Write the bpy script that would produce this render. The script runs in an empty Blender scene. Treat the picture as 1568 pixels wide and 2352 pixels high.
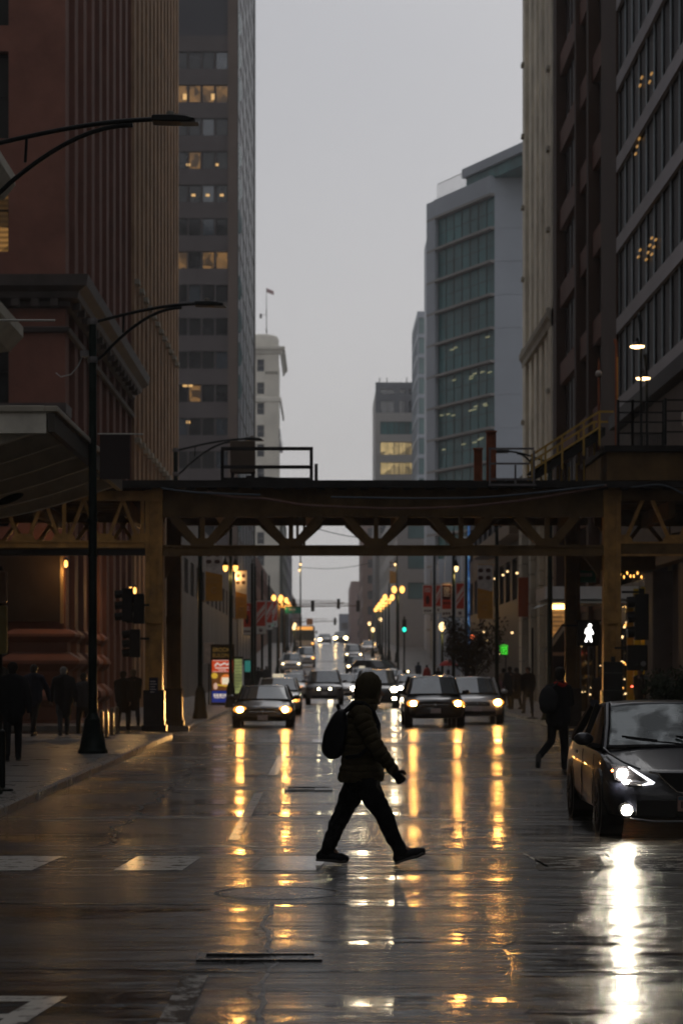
import bpy, bmesh, math, random
from mathutils import Vector, Matrix
R = math.radians
random.seed(11)
scene = bpy.context.scene
COL = scene.collection

# ---------------------------------------------------------------- camera, sky, sun, exposure
F_PX, VP_X, VP_Y, CAM_H = 5200.0, 745.0, 1535.0, 1.82      # measured on a 1568 x 2352 view of the photograph
cam_data = bpy.data.cameras.new('camera')
cam = bpy.data.objects.new('camera', cam_data)
COL.objects.link(cam)
scene.camera = cam
cam.location = (0, 0, CAM_H)
cam.rotation_euler = (R(90), 0, 0)
cam_data.sensor_fit = 'VERTICAL'
cam_data.sensor_height = 36.0
cam_data.lens = F_PX / 2352 * 36.0
cam_data.shift_x = (784 - VP_X) / 2352
cam_data.shift_y = (VP_Y - 1176) / 2352
cam_data.clip_start = 0.5
cam_data.clip_end = 6000
cam_data.dof.use_dof = True
cam_data.dof.focus_distance = 21.5
cam_data.dof.aperture_fstop = 3.2

world = bpy.data.worlds.new('World')
scene.world = world
world.use_nodes = True
wn, wl = world.node_tree.nodes, world.node_tree.links
wn.clear()
SUN_EL, SUN_ROT = R(38), R(20)
sky = wn.new('ShaderNodeTexSky')
sky.sky_type = 'NISHITA'
sky.sun_disc = False
sky.sun_elevation = SUN_EL
sky.sun_rotation = SUN_ROT
sky.dust_density = 6.0
sky.air_density = 1.0
hs = wn.new('ShaderNodeHueSaturation')
hs.inputs['Saturation'].default_value = 0.25
wl.new(sky.outputs[0], hs.inputs['Color'])
mx = wn.new('ShaderNodeMix')
mx.data_type = 'RGBA'
mx.inputs[0].default_value = 0.9                      # a closed cloud deck: almost even grey
wl.new(hs.outputs[0], mx.inputs[6])
tcw = wn.new('ShaderNodeTexCoord')
sxy = wn.new('ShaderNodeSeparateXYZ')
wl.new(tcw.outputs['Generated'], sxy.inputs[0])
hor = wn.new('ShaderNodeMapRange')                    # paler towards the horizon, all the way round
hor.interpolation_type = 'SMOOTHSTEP'
hor.inputs[1].default_value = 0.0
hor.inputs[2].default_value = 0.30
hor.inputs[3].default_value = 1.0
hor.inputs[4].default_value = 0.0
wl.new(sxy.outputs[2], hor.inputs[0])
cn = wn.new('ShaderNodeTexNoise')                     # faint cloud structure
cn.inputs['Scale'].default_value = 3.0
cn.inputs['Detail'].default_value = 5
wl.new(tcw.outputs['Generated'], cn.inputs['Vector'])
cl1 = wn.new('ShaderNodeMix'); cl1.data_type = 'RGBA'
cl1.inputs[6].default_value = (3.85, 3.97, 4.45, 1)
cl1.inputs[7].default_value = (5.05, 5.07, 5.28, 1)
wl.new(cn.outputs['Fac'], cl1.inputs[0])
cl2 = wn.new('ShaderNodeMix'); cl2.data_type = 'RGBA'
wl.new(hor.outputs[0], cl2.inputs[0])
wl.new(cl1.outputs[2], cl2.inputs[6])
cl2.inputs[7].default_value = (6.5, 6.35, 6.3, 1)
wl.new(cl2.outputs[2], mx.inputs[7])
bg = wn.new('ShaderNodeBackground')
bg.inputs['Strength'].default_value = 0.1
wl.new(mx.outputs[2], bg.inputs['Color'])
wo = wn.new('ShaderNodeOutputWorld')
wl.new(bg.outputs[0], wo.inputs['Surface'])

sun_data = bpy.data.lights.new('sun', 'SUN')
sun_data.energy = 0.15
sun_data.angle = R(30)
sun_data.color = (1.0, 0.97, 0.93)
sun = bpy.data.objects.new('sun', sun_data)
COL.objects.link(sun)
sun.location = (0, 0, 120)
sun.rotation_euler = (R(90) - SUN_EL, 0, math.pi - SUN_ROT)   # weak glow behind the clouds, ahead of the camera

vs_ = scene.view_settings
vs_.view_transform = 'Standard'
vs_.look = 'None'
vs_.exposure = 0.0
vs_.gamma = 1.0
vs_.use_curve_mapping = False
scene.cycles.use_denoising = True
scene.cycles.max_bounces = 6
scene.cycles.diffuse_bounces = 3
scene.cycles.glossy_bounces = 4
scene.cycles.transmission_bounces = 4
scene.cycles.volume_bounces = 0
scene.cycles.sample_clamp_indirect = 6.0
scene.cycles.caustics_reflective = False
scene.cycles.caustics_refractive = False

def wx(vx, y): return (vx - VP_X) * y / F_PX            # metres across, at distance y
def wz(vy, y): return CAM_H + (VP_Y - vy) * y / F_PX    # metres up, at distance y

def road_z(y):
    if y <= 150: return 0.0
    g = 0.033
    if y <= 175: return g * (y - 150) ** 2 / 50
    z = g * 12.5
    if y <= 310: return z + g * (y - 175)
    z += g * 135
    if y <= 350: return z + g * ((y - 310) - (y - 310) ** 2 / 80)
    return z + g * 20

# ---------------------------------------------------------------- materials
MATS = {}
def _new(name):
    m = bpy.data.materials.new(name)
    m.use_nodes = True
    nt = m.node_tree
    p = nt.nodes['Principled BSDF']
    return m, nt, p
def mat(name, col, rough=0.6, metal=0.0, var=0.0, scale=3.0, bump=0.0, bscale=40.0, spec=0.1, coat=0.0,
        rvar=0.0, stretch=(1, 1, 1), col2=None, ior=None, bdist=0.02):
    if name in MATS: return MATS[name]
    m, nt, p = _new(name)
    c = (*col, 1)
    p.inputs['Base Color'].default_value = c
    p.inputs['Roughness'].default_value = rough
    p.inputs['Metallic'].default_value = metal
    p.inputs['Specular IOR Level'].default_value = spec
    p.inputs['Coat Weight'].default_value = coat
    p.inputs['Coat Roughness'].default_value = 0.06
    if ior: p.inputs['IOR'].default_value = ior
    if var or bump or rvar or col2:
        tc = nt.nodes.new('ShaderNodeNewGeometry')
        mp = nt.nodes.new('ShaderNodeMapping')
        mp.inputs['Scale'].default_value = stretch
        nt.links.new(tc.outputs['Position'], mp.inputs['Vector'])
    if var or rvar or col2:
        n1 = nt.nodes.new('ShaderNodeTexNoise')
        n1.inputs['Scale'].default_value = scale
        n1.inputs['Detail'].default_value = 6
        n1.inputs['Roughness'].default_value = 0.65
        nt.links.new(mp.outputs[0], n1.inputs['Vector'])
        rmp = nt.nodes.new('ShaderNodeMapRange')
        rmp.inputs[1].default_value = 0.3
        rmp.inputs[2].default_value = 0.7
        nt.links.new(n1.outputs['Fac'], rmp.inputs[0])
        mxx = nt.nodes.new('ShaderNodeMix')
        mxx.data_type = 'RGBA'
        a = col2 if col2 else tuple(x * (1 - var) for x in col)
        b = col if col2 else tuple(min(1, x * (1 + var)) for x in col)
        mxx.inputs[6].default_value = (*a, 1)
        mxx.inputs[7].default_value = (*b, 1)
        nt.links.new(rmp.outputs[0], mxx.inputs[0])
        nt.links.new(mxx.outputs[2], p.inputs['Base Color'])
        if rvar:
            r2 = nt.nodes.new('ShaderNodeMapRange')
            r2.inputs[1].default_value = 0.3
            r2.inputs[2].default_value = 0.7
            r2.inputs[3].default_value = max(0.02, rough - rvar)
            r2.inputs[4].default_value = min(1, rough + rvar)
            nt.links.new(n1.outputs['Fac'], r2.inputs[0])
            nt.links.new(r2.outputs[0], p.inputs['Roughness'])
    if bump:
        n2 = nt.nodes.new('ShaderNodeTexNoise')
        n2.inputs['Scale'].default_value = bscale
        n2.inputs['Detail'].default_value = 5
        nt.links.new(mp.outputs[0], n2.inputs['Vector'])
        bp = nt.nodes.new('ShaderNodeBump')
        bp.inputs['Strength'].default_value = bump
        bp.inputs['Distance'].default_value = bdist
        nt.links.new(n2.outputs['Fac'], bp.inputs['Height'])
        nt.links.new(bp.outputs[0], p.inputs['Normal'])
    MATS[name] = m
    return m
def emit(name, col, strength, base=(0.1, 0.1, 0.1), patch=0.0, pscale=1.5):
    if name in MATS: return MATS[name]
    m, nt, p = _new(name)
    p.inputs['Base Color'].default_value = (*base, 1)
    p.inputs['Emission Color'].default_value = (*col, 1)
    p.inputs['Emission Strength'].default_value = strength
    p.inputs['Roughness'].default_value = 0.2
    if patch:
        g = nt.nodes.new('ShaderNodeNewGeometry')
        v = nt.nodes.new('ShaderNodeTexVoronoi')
        v.inputs['Scale'].default_value = pscale
        nt.links.new(g.outputs['Position'], v.inputs['Vector'])
        mr = nt.nodes.new('ShaderNodeMapRange')
        mr.inputs[1].default_value = 0.1
        mr.inputs[2].default_value = 0.9
        mr.inputs[3].default_value = strength * (1 - patch)
        mr.inputs[4].default_value = strength
        sp = nt.nodes.new('ShaderNodeSeparateColor')
        nt.links.new(v.outputs['Color'], sp.inputs[0])
        nt.links.new(sp.outputs[0], mr.inputs[0])
        wv = nt.nodes.new('ShaderNodeTexWave'); wv.wave_type = 'BANDS'; wv.bands_direction = 'Z'; wv.inputs['Scale'].default_value = 1.9; wv.inputs['Distortion'].default_value = 0.6
        nt.links.new(g.outputs['Position'], wv.inputs['Vector'])
        w2 = nt.nodes.new('ShaderNodeMapRange'); w2.inputs[3].default_value = 0.45; w2.inputs[4].default_value = 1.1
        nt.links.new(wv.outputs['Fac'], w2.inputs[0])
        mm = nt.nodes.new('ShaderNodeMath'); mm.operation = 'MULTIPLY'
        nt.links.new(mr.outputs[0], mm.inputs[0]); nt.links.new(w2.outputs[0], mm.inputs[1])
        nt.links.new(mm.outputs[0], p.inputs['Emission Strength'])
    MATS[name] = m
    return m

def asphalt_mat(name='wet_asphalt', r0=0.05, r1=0.28, pudr=0.035, bright=1.0, seed=0.0):
    m, nt, p = _new(name)
    N, L = nt.nodes, nt.links
    g = N.new('ShaderNodeNewGeometry')
    def noise(scale, detail=4, rough=0.55, st=(1, 1, 1)):
        mp = N.new('ShaderNodeMapping')
        mp.inputs['Scale'].default_value = st
        mp.inputs['Location'].default_value = (seed, seed, 0)
        L.new(g.outputs['Position'], mp.inputs['Vector'])
        n = N.new('ShaderNodeTexNoise')
        n.inputs['Scale'].default_value = scale
        n.inputs['Detail'].default_value = detail
        n.inputs['Roughness'].default_value = rough
        L.new(mp.outputs[0], n.inputs['Vector'])
        return n.outputs['Fac']
    def rng(src, a, b, c, d):
        r = N.new('ShaderNodeMapRange')
        for k, v in zip((1, 2, 3, 4), (a, b, c, d)): r.inputs[k].default_value = v
        L.new(src, r.inputs[0])
        return r.outputs[0]
    def mth(op, a, b):
        r = N.new('ShaderNodeMath')
        r.operation = op
        for k, v in enumerate((a, b)):
            if isinstance(v, (int, float)): r.inputs[k].default_value = v
            else: L.new(v, r.inputs[k])
        return r.outputs[0]
    big = noise(0.55, 5, 0.6, (0.55, 1.0, 1))                 # where water stands
    mid = noise(2.3, 5, 0.6, (0.4, 1.3, 1))
    grit = noise(70, 3, 0.7)
    wav = noise(1.1, 3, 0.5, (0.3, 1.6, 1))
    pud = rng(mth('ADD', mth('MULTIPLY', big, 0.65), mth('MULTIPLY', mid, 0.35)), 0.515, 0.57, 0, 1)
    # colour
    mc = N.new('ShaderNodeMix'); mc.data_type = 'RGBA'
    mc.inputs[6].default_value = (0.034 * bright, 0.030 * bright, 0.027 * bright, 1)
    mc.inputs[7].default_value = (0.013, 0.011, 0.010, 1)
    L.new(pud, mc.inputs[0])
    md = N.new('ShaderNodeMix'); md.data_type = 'RGBA'; md.blend_type = 'MULTIPLY'
    md.inputs[0].default_value = 0.6
    L.new(mc.outputs[2], md.inputs[6])
    L.new(rng(grit, 0.3, 0.7, 0.45, 1.5), md.inputs[7])
    # cracks
    vo = N.new('ShaderNodeTexVoronoi'); vo.feature = 'DISTANCE_TO_EDGE'
    vo.inputs['Scale'].default_value = 0.35
    wp = N.new('ShaderNodeVectorMath'); wp.operation = 'ADD'
    nn = N.new('ShaderNodeTexNoise'); nn.inputs['Scale'].default_value = 1.2; nn.inputs['Detail'].default_value = 6
    L.new(g.outputs['Position'], nn.inputs['Vector'])
    L.new(g.outputs['Position'], wp.inputs[0]); L.new(nn.outputs['Color'], wp.inputs[1])
    L.new(wp.outputs[0], vo.inputs['Vector'])
    crack = rng(vo.outputs['Distance'], 0.0, 0.007, 0, 1)
    me = N.new('ShaderNodeMix'); me.data_type = 'RGBA'
    me.inputs[6].default_value = (0.006, 0.006, 0.006, 1)
    L.new(crack, me.inputs[0]); L.new(md.outputs[2], me.inputs[7])
    L.new(me.outputs[2], p.inputs['Base Color'])
    strk = noise(5, 6, 0.7, (0.14, 1.7, 1))
    rr = rng(mth('ADD', mth('MULTIPLY', mid, 0.35), mth('MULTIPLY', strk, 0.65)), 0.34, 0.66, r0, r1)
    rmix = N.new('ShaderNodeMix'); rmix.data_type = 'FLOAT'
    dry = rng(noise(0.17, 5, 0.62, (0.35, 1.0, 1)), 0.47, 0.60, 0.0, 0.13)
    rr = mth('ADD', rr, dry)
    L.new(pud, rmix.inputs[0]); L.new(rr, rmix.inputs[2]); rmix.inputs[3].default_value = pudr
    L.new(rmix.outputs[0], p.inputs['Roughness'])
    p.inputs['IOR'].default_value = 1.31
    p.inputs['Specular IOR Level'].default_value = 0.5
    # relief: grit stands out of the film of water only where it is not a puddle
    b1 = N.new('ShaderNodeBump'); b1.inputs['Strength'].default_value = 1.0; b1.inputs['Distance'].default_value = 0.022
    L.new(wav, b1.inputs['Height'])
    crs = mth('ABSOLUTE', mth('SUBTRACT', noise(1.0, 5, 0.6, (0.16, 1.25, 1)), 0.5), 0.0)
    b6 = N.new('ShaderNodeBump'); b6.inputs['Strength'].default_value = 0.9; b6.inputs['Distance'].default_value = 0.035
    L.new(rng(crs, 0.0, 0.12, 0, 1), b6.inputs['Height']); L.new(b1.outputs[0], b6.inputs['Normal'])
    b2 = N.new('ShaderNodeBump'); b2.inputs['Distance'].default_value = 0.0026
    L.new(rng(pud, 0, 1, 1.0, 0.12), b2.inputs['Strength'])
    b4 = N.new('ShaderNodeBump'); b4.inputs['Strength'].default_value = 0.8; b4.inputs['Distance'].default_value = 0.024
    L.new(noise(7, 5, 0.65, (0.22, 1.5, 1)), b4.inputs['Height']); L.new(b6.outputs[0], b4.inputs['Normal'])
    b5 = N.new('ShaderNodeBump'); b5.inputs['Distance'].default_value = 0.007
    L.new(rng(pud, 0, 1, 1.0, 0.05), b5.inputs['Strength']); L.new(noise(14, 5, 0.75, (0.7, 1.2, 1)), b5.inputs['Height']); L.new(b4.outputs[0], b5.inputs['Normal'])
    L.new(grit, b2.inputs['Height']); L.new(b5.outputs[0], b2.inputs['Normal'])
    b3 = N.new('ShaderNodeBump'); b3.inputs['Strength'].default_value = 0.15; b3.inputs['Distance'].default_value = 0.008
    L.new(crack, b3.inputs['Height']); L.new(b2.outputs[0], b3.inputs['Normal'])
    L.new(b3.outputs[0], p.inputs['Normal'])
    MATS[name] = m
    return m

def paint_mat(name, col, wear):
    m, nt, p = _new(name)
    N, L = nt.nodes, nt.links
    g = N.new('ShaderNodeNewGeometry')
    n = N.new('ShaderNodeTexNoise'); n.inputs['Scale'].default_value = 5; n.inputs['Detail'].default_value = 8
    n.inputs['Roughness'].default_value = 0.75
    L.new(g.outputs['Position'], n.inputs['Vector'])
    r = N.new('ShaderNodeMapRange'); r.inputs[1].default_value = wear - 0.05; r.inputs[2].default_value = wear + 0.06
    L.new(n.outputs['Fac'], r.inputs[0])
    mc = N.new('ShaderNodeMix'); mc.data_type = 'RGBA'
    mc.inputs[6].default_value = (0.028, 0.027, 0.026, 1)
    mc.inputs[7].default_value = (*col, 1)
    L.new(r.outputs[0], mc.inputs[0]); L.new(mc.outputs[2], p.inputs['Base Color'])
    p.inputs['Roughness'].default_value = 0.16
    MATS[name] = m
    return m

ASPHALT = asphalt_mat()
ASPHALT2 = asphalt_mat('patched_asphalt', 0.07, 0.26, 0.05, 1.2, 7.3)
M_TAR = mat('wet_tar', (0.006, 0.006, 0.006), 0.35, rvar=0.2, scale=9, spec=0.3)
M_PAINT = paint_mat('worn_white_paint', (0.80, 0.76, 0.69), 0.43)
M_PAINT2 = paint_mat('faded_white_paint', (0.50, 0.48, 0.44), 0.50)
M_SLAB = mat('wet_concrete_slab', (0.17, 0.16, 0.15), 0.35, var=0.25, scale=1.4, rvar=0.15, bump=0.35, bscale=30, bdist=0.004)
M_KERB = mat('granite_kerb', (0.16, 0.15, 0.14), 0.33, var=0.35, scale=6, rvar=0.15, bump=0.5, bscale=25, bdist=0.01)
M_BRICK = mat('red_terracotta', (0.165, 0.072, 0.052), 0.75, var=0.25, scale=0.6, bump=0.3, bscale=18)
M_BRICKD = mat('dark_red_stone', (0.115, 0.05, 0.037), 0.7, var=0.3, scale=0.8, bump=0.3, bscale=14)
M_BROWN = mat('brown_brick', (0.32, 0.20, 0.115), 0.8, var=0.3, scale=0.7, bump=0.3, bscale=20)
M_TOWER = mat('grey_spandrel', (0.085, 0.072, 0.072), 0.55, var=0.15, scale=0.5)
M_TOWERP = mat('brown_grey_pier', (0.115, 0.085, 0.07), 0.6, var=0.12, scale=0.4)
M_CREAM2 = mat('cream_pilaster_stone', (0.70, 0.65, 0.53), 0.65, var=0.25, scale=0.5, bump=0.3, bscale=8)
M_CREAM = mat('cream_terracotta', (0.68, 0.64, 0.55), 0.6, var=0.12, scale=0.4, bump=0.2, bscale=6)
M_CREAMD = mat('dark_cream_stone', (0.36, 0.335, 0.275), 0.7, var=0.25, scale=0.6, bump=0.3, bscale=8)  # darker cream; on the pilaster building low light is put into the colour
M_RBROWN = mat('dark_brown_cladding', (0.055, 0.028, 0.018), 0.6, var=0.2, scale=0.5)
M_RBROWN2 = mat('reddish_brown_spandrel', (0.14, 0.06, 0.04), 0.6, var=0.2, scale=0.5)
M_BAND = mat('pale_metal_band', (0.33, 0.32, 0.34), 0.5, var=0.08, scale=0.5)
M_MULL = mat('aluminium_mullion', (0.33, 0.37, 0.39), 0.35, metal=0.6)
M_PANEL = mat('grey_panel', (0.40, 0.435, 0.48), 0.45, var=0.06, scale=0.2)
M_PANELD = mat('warm_grey_slab', (0.30, 0.28, 0.265), 0.55, var=0.1, scale=0.3)
M_STONE = mat('grey_streaked_stone', (0.085, 0.075, 0.068), 0.6, var=0.35, scale=0.35, stretch=(1, 1, 0.5), bump=0.2, bscale=6)
M_DARKB = mat('dark_navy_cladding', (0.022, 0.022, 0.028), 0.45, var=0.2, scale=0.4)
M_DSTONE = mat('dark_wet_stone', (0.075, 0.062, 0.057), 0.55, var=0.25, scale=0.8, bump=0.3, bscale=8)
M_GLASS = mat('dark_window_glass', (0.012, 0.013, 0.015), 0.06, spec=0.6, var=0.5, scale=0.35, bump=0.05, bscale=0.8, bdist=0.05)
M_GLASSB = mat('blue_window_glass', (0.03, 0.045, 0.06), 0.08, spec=0.9, ior=1.7, var=0.3, scale=0.3)
M_GLASST = mat('teal_glass', (0.028, 0.15, 0.155), 0.3, spec=0.08, var=0.45, scale=0.25, stretch=(2, 2, 0.6), bump=0.08, bscale=0.5, bdist=0.1)
M_GLASSD = mat('dim_street_glass', (0.018, 0.017, 0.022), 0.35, spec=0.25, var=0.4, scale=0.4)
M_GLASSN = mat('dim_blue_glass', (0.035, 0.045, 0.062), 0.4, spec=0.25, var=0.3, scale=0.3)
M_GLASSC = mat('pale_teal_glass', (0.10, 0.20, 0.20), 0.12, spec=0.8, var=0.25, scale=0.2)
M_FRAME = mat('dark_window_frame', (0.03, 0.028, 0.027), 0.5)
M_LITW = emit('lit_office_window', (1.0, 0.50, 0.14), 0.24, base=(0.03, 0.025, 0.02), patch=0.85, pscale=1.6)
M_LITY = emit('lit_yellow_window', (1.0, 0.72, 0.30), 0.62, base=(0.05, 0.04, 0.03), patch=0.75, pscale=1.0)
M_STEELY = mat('ochre_painted_steel', (0.56, 0.31, 0.09), 0.5, var=0.4, scale=2.2, bump=0.25, bscale=14, col2=(0.22, 0.12, 0.045))
M_STEELD = mat('dark_brown_steel', (0.135, 0.080, 0.032), 0.6, var=0.4, scale=1.5, bump=0.25, bscale=12)  # darker, browner steel than the ochre
M_STEELK = mat('black_track_steel', (0.022, 0.02, 0.019), 0.55, var=0.4, scale=2)
M_TIMBER = mat('creosoted_timber', (0.035, 0.028, 0.024), 0.75, var=0.4, scale=6, bump=0.4, bscale=30)
M_RUST = mat('rust_red_steel', (0.22, 0.072, 0.035), 0.65, var=0.3, scale=3, bump=0.2, bscale=20)
M_YRAIL = mat('yellow_rail_paint', (0.42, 0.26, 0.06), 0.5, var=0.25, scale=3)
M_GREYST = mat('grey_galvanised_steel', (0.16, 0.15, 0.15), 0.5, metal=0.3, var=0.25, scale=4)
M_BLACK = mat('black_painted_metal', (0.012, 0.014, 0.014), 0.35, var=0.3, scale=4)
M_GREENBK = mat('dark_green_cast_iron', (0.011, 0.018, 0.015), 0.32, var=0.3, scale=4)
M_CANOPY = mat('grey_canopy_steel', (0.72, 0.68, 0.58), 0.5, var=0.2, scale=1.5, bump=0.15, bscale=8)
M_CANOPYL = mat('pale_canopy_trim', (0.45, 0.41, 0.33), 0.4, var=0.15, scale=2)
M_CABLE = mat('brown_conduit', (0.16, 0.09, 0.07), 0.4, var=0.2, scale=3)
M_CABLEB = mat('blue_grey_cable', (0.08, 0.095, 0.11), 0.45)
M_WHITE = mat('white_print', (0.75, 0.73, 0.69), 0.5, var=0.1, scale=3)
M_REDP = mat('red_print', (0.60, 0.075, 0.045), 0.5, var=0.15, scale=2)
M_DREDP = mat('dark_red_print', (0.07, 0.022, 0.02), 0.5, var=0.3, scale=3)
M_GOLDP = mat('gold_print', (0.42, 0.21, 0.04), 0.5, var=0.2, scale=2)
M_GOLDL = mat('pale_gold_print', (0.38, 0.24, 0.10), 0.5)
M_GREYP = mat('pale_grey_print', (0.45, 0.42, 0.40), 0.5, var=0.3, scale=5)
M_DBROWNP = mat('dark_brown_print', (0.06, 0.03, 0.025), 0.5)
M_GREENS = mat('green_sign_sheeting', (0.01, 0.16, 0.11), 0.4, var=0.1, scale=4)
M_GLOW_AMBER = emit('amber_lamp', (1.0, 0.44, 0.09), 3.2)
M_GLOW_WARM = emit('warm_white_lamp', (1.0, 0.66, 0.30), 2.6)
M_HEADA = emit('amber_headlamp', (1.0, 0.45, 0.10), 170)
M_HEADW = emit('white_headlamp', (1.0, 0.82, 0.54), 60)
M_HEADF = emit('far_headlamp', (1.0, 0.68, 0.30), 22)
M_FOGW = emit('yellowish_fog_lamp', (1.0, 0.86, 0.50), 90)
M_LED = emit('cool_led_strip', (0.92, 0.93, 1.0), 1.8)
M_ORANGES = emit('orange_turn_lamp', (1.0, 0.40, 0.08), 6)
M_LENSA = emit('amber_halo_lens', (1.0, 0.36, 0.05), 1.6)  # glowing lens stands in for the orange halo of a headlamp
M_LENSW = emit('white_halo_lens', (1.0, 0.82, 0.52), 0.8)  # same stand-in halo for white headlamps

# ---------------------------------------------------------------- mesh builder
class MB:
    def __init__(s):
        s.v, s.f, s.m = [], [], []
    def add(s, vs, fs, mi=0):
        o = len(s.v)
        s.v += [tuple(x) for x in vs]
        s.f += [tuple(i + o for i in f) for f in fs]
        s.m += [mi] * len(fs)
        return s
    def box(s, x0, x1, y0, y1, z0, z1, mi=0):
        vs = [(x, y, z) for z in (z0, z1) for y in (y0, y1) for x in (x0, x1)]
        return s.add(vs, [(0, 2, 3, 1), (4, 5, 7, 6), (0, 1, 5, 4), (2, 6, 7, 3), (0, 4, 6, 2), (1, 3, 7, 5)], mi)
    def bar(s, a, b, w, d, mi=0, up=(0, 1, 0)):
        # square beam from a to b; w across, d along "up"
        a, b = Vector(a), Vector(b)
        t = (b - a).normalized()
        u = Vector(up)
        u = (u - t * u.dot(t))
        if u.length < 1e-5:
            u = Vector((1, 0, 0)) - t * t.x
        u.normalize()
        q = t.cross(u)
        vs = []
        for p in (a, b):
            for i, j in ((-1, -1), (1, -1), (1, 1), (-1, 1)):
                vs.append(p + q * (i * w / 2) + u * (j * d / 2))
        return s.add(vs, [(3, 2, 1, 0), (4, 5, 6, 7), (0, 1, 5, 4), (1, 2, 6, 5), (2, 3, 7, 6), (3, 0, 4, 7)], mi)
    def tube(s, pts, r, n=10, mi=0, caps=True):
        pts = [Vector(p) for p in pts]
        rr = r if isinstance(r, (list, tuple)) else [r] * len(pts)
        rings = []
        prev = None
        for i, p in enumerate(pts):
            t = (pts[min(i + 1, len(pts) - 1)] - pts[max(i - 1, 0)]).normalized()
            if prev is None:
                u = Vector((0, 1, 0)) if abs(t.y) < 0.9 else Vector((1, 0, 0))
            else:
                u = prev
            u = (u - t * u.dot(t)).normalized()
            prev = u
            q = t.cross(u)
            rings.append([p + (u * math.cos(2 * math.pi * k / n) + q * math.sin(2 * math.pi * k / n)) * rr[i] for k in range(n)])
        return s.loft(rings, mi, caps)
    def loft(s, rings, mi=0, caps=True, closed=True):
        n = len(rings[0])
        vs = [v for r in rings for v in r]
        fs = []
        for i in range(len(rings) - 1):
            for k in range(n if closed else n - 1):
                a, b = i * n + k, i * n + (k + 1) % n
                fs.append((a, b, b + n, a + n))
        if caps:
            fs.append(tuple(range(n - 1, -1, -1)))
            fs.append(tuple(range((len(rings) - 1) * n, len(rings) * n)))
        return s.add(vs, fs, mi)
    def lathe(s, prof, c=(0, 0), n=16, mi=0, sq=None):
        rings = []
        for r, z in prof:
            rings.append([(c[0] + r * math.cos(2 * math.pi * k / n), c[1] + r * math.sin(2 * math.pi * k / n), z) for k in range(n)])
        return s.loft(rings, mi)
    def ball(s, c, r, n=12, m=8, mi=0, rot=None):
        rx, ry, rz = r if isinstance(r, (list, tuple)) else (r, r, r)
        rings = []
        for i in range(1, m):
            t = math.pi * i / m
            ring = []
            for k in range(n):
                v = Vector((rx * math.sin(t) * math.cos(2 * math.pi * k / n), ry * math.sin(t) * math.sin(2 * math.pi * k / n), -rz * math.cos(t)))
                if rot is not None: v = rot @ v
                ring.append(v + Vector(c))
            rings.append(ring)
        return s.loft(rings, mi)
    def prism(s, poly, axis, a, b, mi=0):
        # polygon (2-D) extruded along axis 'x','y' or 'z' from a to b
        def P(p, t):
            return {'x': (t, p[0], p[1]), 'y': (p[0], t, p[1]), 'z': (p[0], p[1], t)}[axis]
        n = len(poly)
        vs = [P(p, a) for p in poly] + [P(p, b) for p in poly]
        fs = [tuple(range(n)), tuple(range(2 * n - 1, n - 1, -1))]
        fs += [(i, i + n, (i + 1) % n + n, (i + 1) % n) for i in range(n)]
        return s.add(vs, fs, mi)
    def quad(s, a, b, c, d, mi=0):
        return s.add([a, b, c, d], [(0, 1, 2, 3)], mi)
    def mesh(s, name, mats, smooth=False, weld=False, bevel=0.0):
        me = bpy.data.meshes.new(name)
        me.from_pydata(s.v, [], s.f)
        for m in (mats if isinstance(mats, (list, tuple)) else [mats]): me.materials.append(m)
        me.polygons.foreach_set('material_index', s.m)
        bm = bmesh.new()
        bm.from_mesh(me)
        if weld: bmesh.ops.remove_doubles(bm, verts=bm.verts, dist=1e-4)
        bmesh.ops.recalc_face_normals(bm, faces=bm.faces)
        bm.to_mesh(me)
        bm.free()
        if smooth:
            me.polygons.foreach_set('use_smooth', [True] * len(me.polygons))
            try: me.set_sharp_from_angle(angle=R(smooth if smooth is not True else 40))
            except Exception: pass
        me.update()
        return me
    def build(s, name, mats, parent=None, loc=(0, 0, 0), rot=(0, 0, 0), smooth=False, weld=False, bevel=0.0):
        o = put(name, s.mesh(name, mats, smooth, weld), parent, loc, rot)
        if bevel:
            b = o.modifiers.new('bevel', 'BEVEL')
            b.width = bevel
            b.segments = 2
            b.limit_method = 'ANGLE'
        return o

def put(name, me, parent=None, loc=(0, 0, 0), rot=(0, 0, 0)):
    o = bpy.data.objects.new(name, me)
    COL.objects.link(o)
    o.location = loc
    o.rotation_euler = rot
    if parent is not None: o.parent = parent
    return o
def tag(o, label=None, cat=None, group=None, kind=None):
    if label: o['label'] = label
    if cat: o['category'] = cat
    if group: o['group'] = group
    if kind: o['kind'] = kind
    return o
def thing(name, label, cat, loc=(0, 0, 0), rz=0.0, group=None):
    o = bpy.data.objects.new(name, None)
    o.empty_display_size = 0.2
    COL.objects.link(o)
    o.location = loc
    o.rotation_euler = (0, 0, rz)
    return tag(o, label, cat, group)
def text(name, body, size, m, parent, loc, rot, ext=0.003, align='CENTER', sx=1.0):
    cu = bpy.data.curves.new(name, 'FONT')
    cu.body = body
    cu.size = size
    cu.extrude = ext
    cu.align_x = align
    cu.align_y = 'CENTER'
    cu.materials.append(m)
    tmp = bpy.data.objects.new(name, cu)
    COL.objects.link(tmp)
    bpy.context.view_layer.update()
    me = bpy.data.meshes.new_from_object(tmp)
    bpy.data.objects.remove(tmp)
    o = put(name, me, parent, loc, rot)
    o.scale = (sx, 1, 1)
    return o
def copy_tree(o, parent=None):
    c = o.copy()
    COL.objects.link(c)
    if parent is not None: c.parent = parent
    for ch in list(KIDS.get(o.name, [])): copy_tree(ch, c)
    return c
KIDS = {}
def index_kids(root):
    ks = [k for k in COL.objects if k.parent == root]
    KIDS[root.name] = ks
    for k in ks: index_kids(k)
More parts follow.
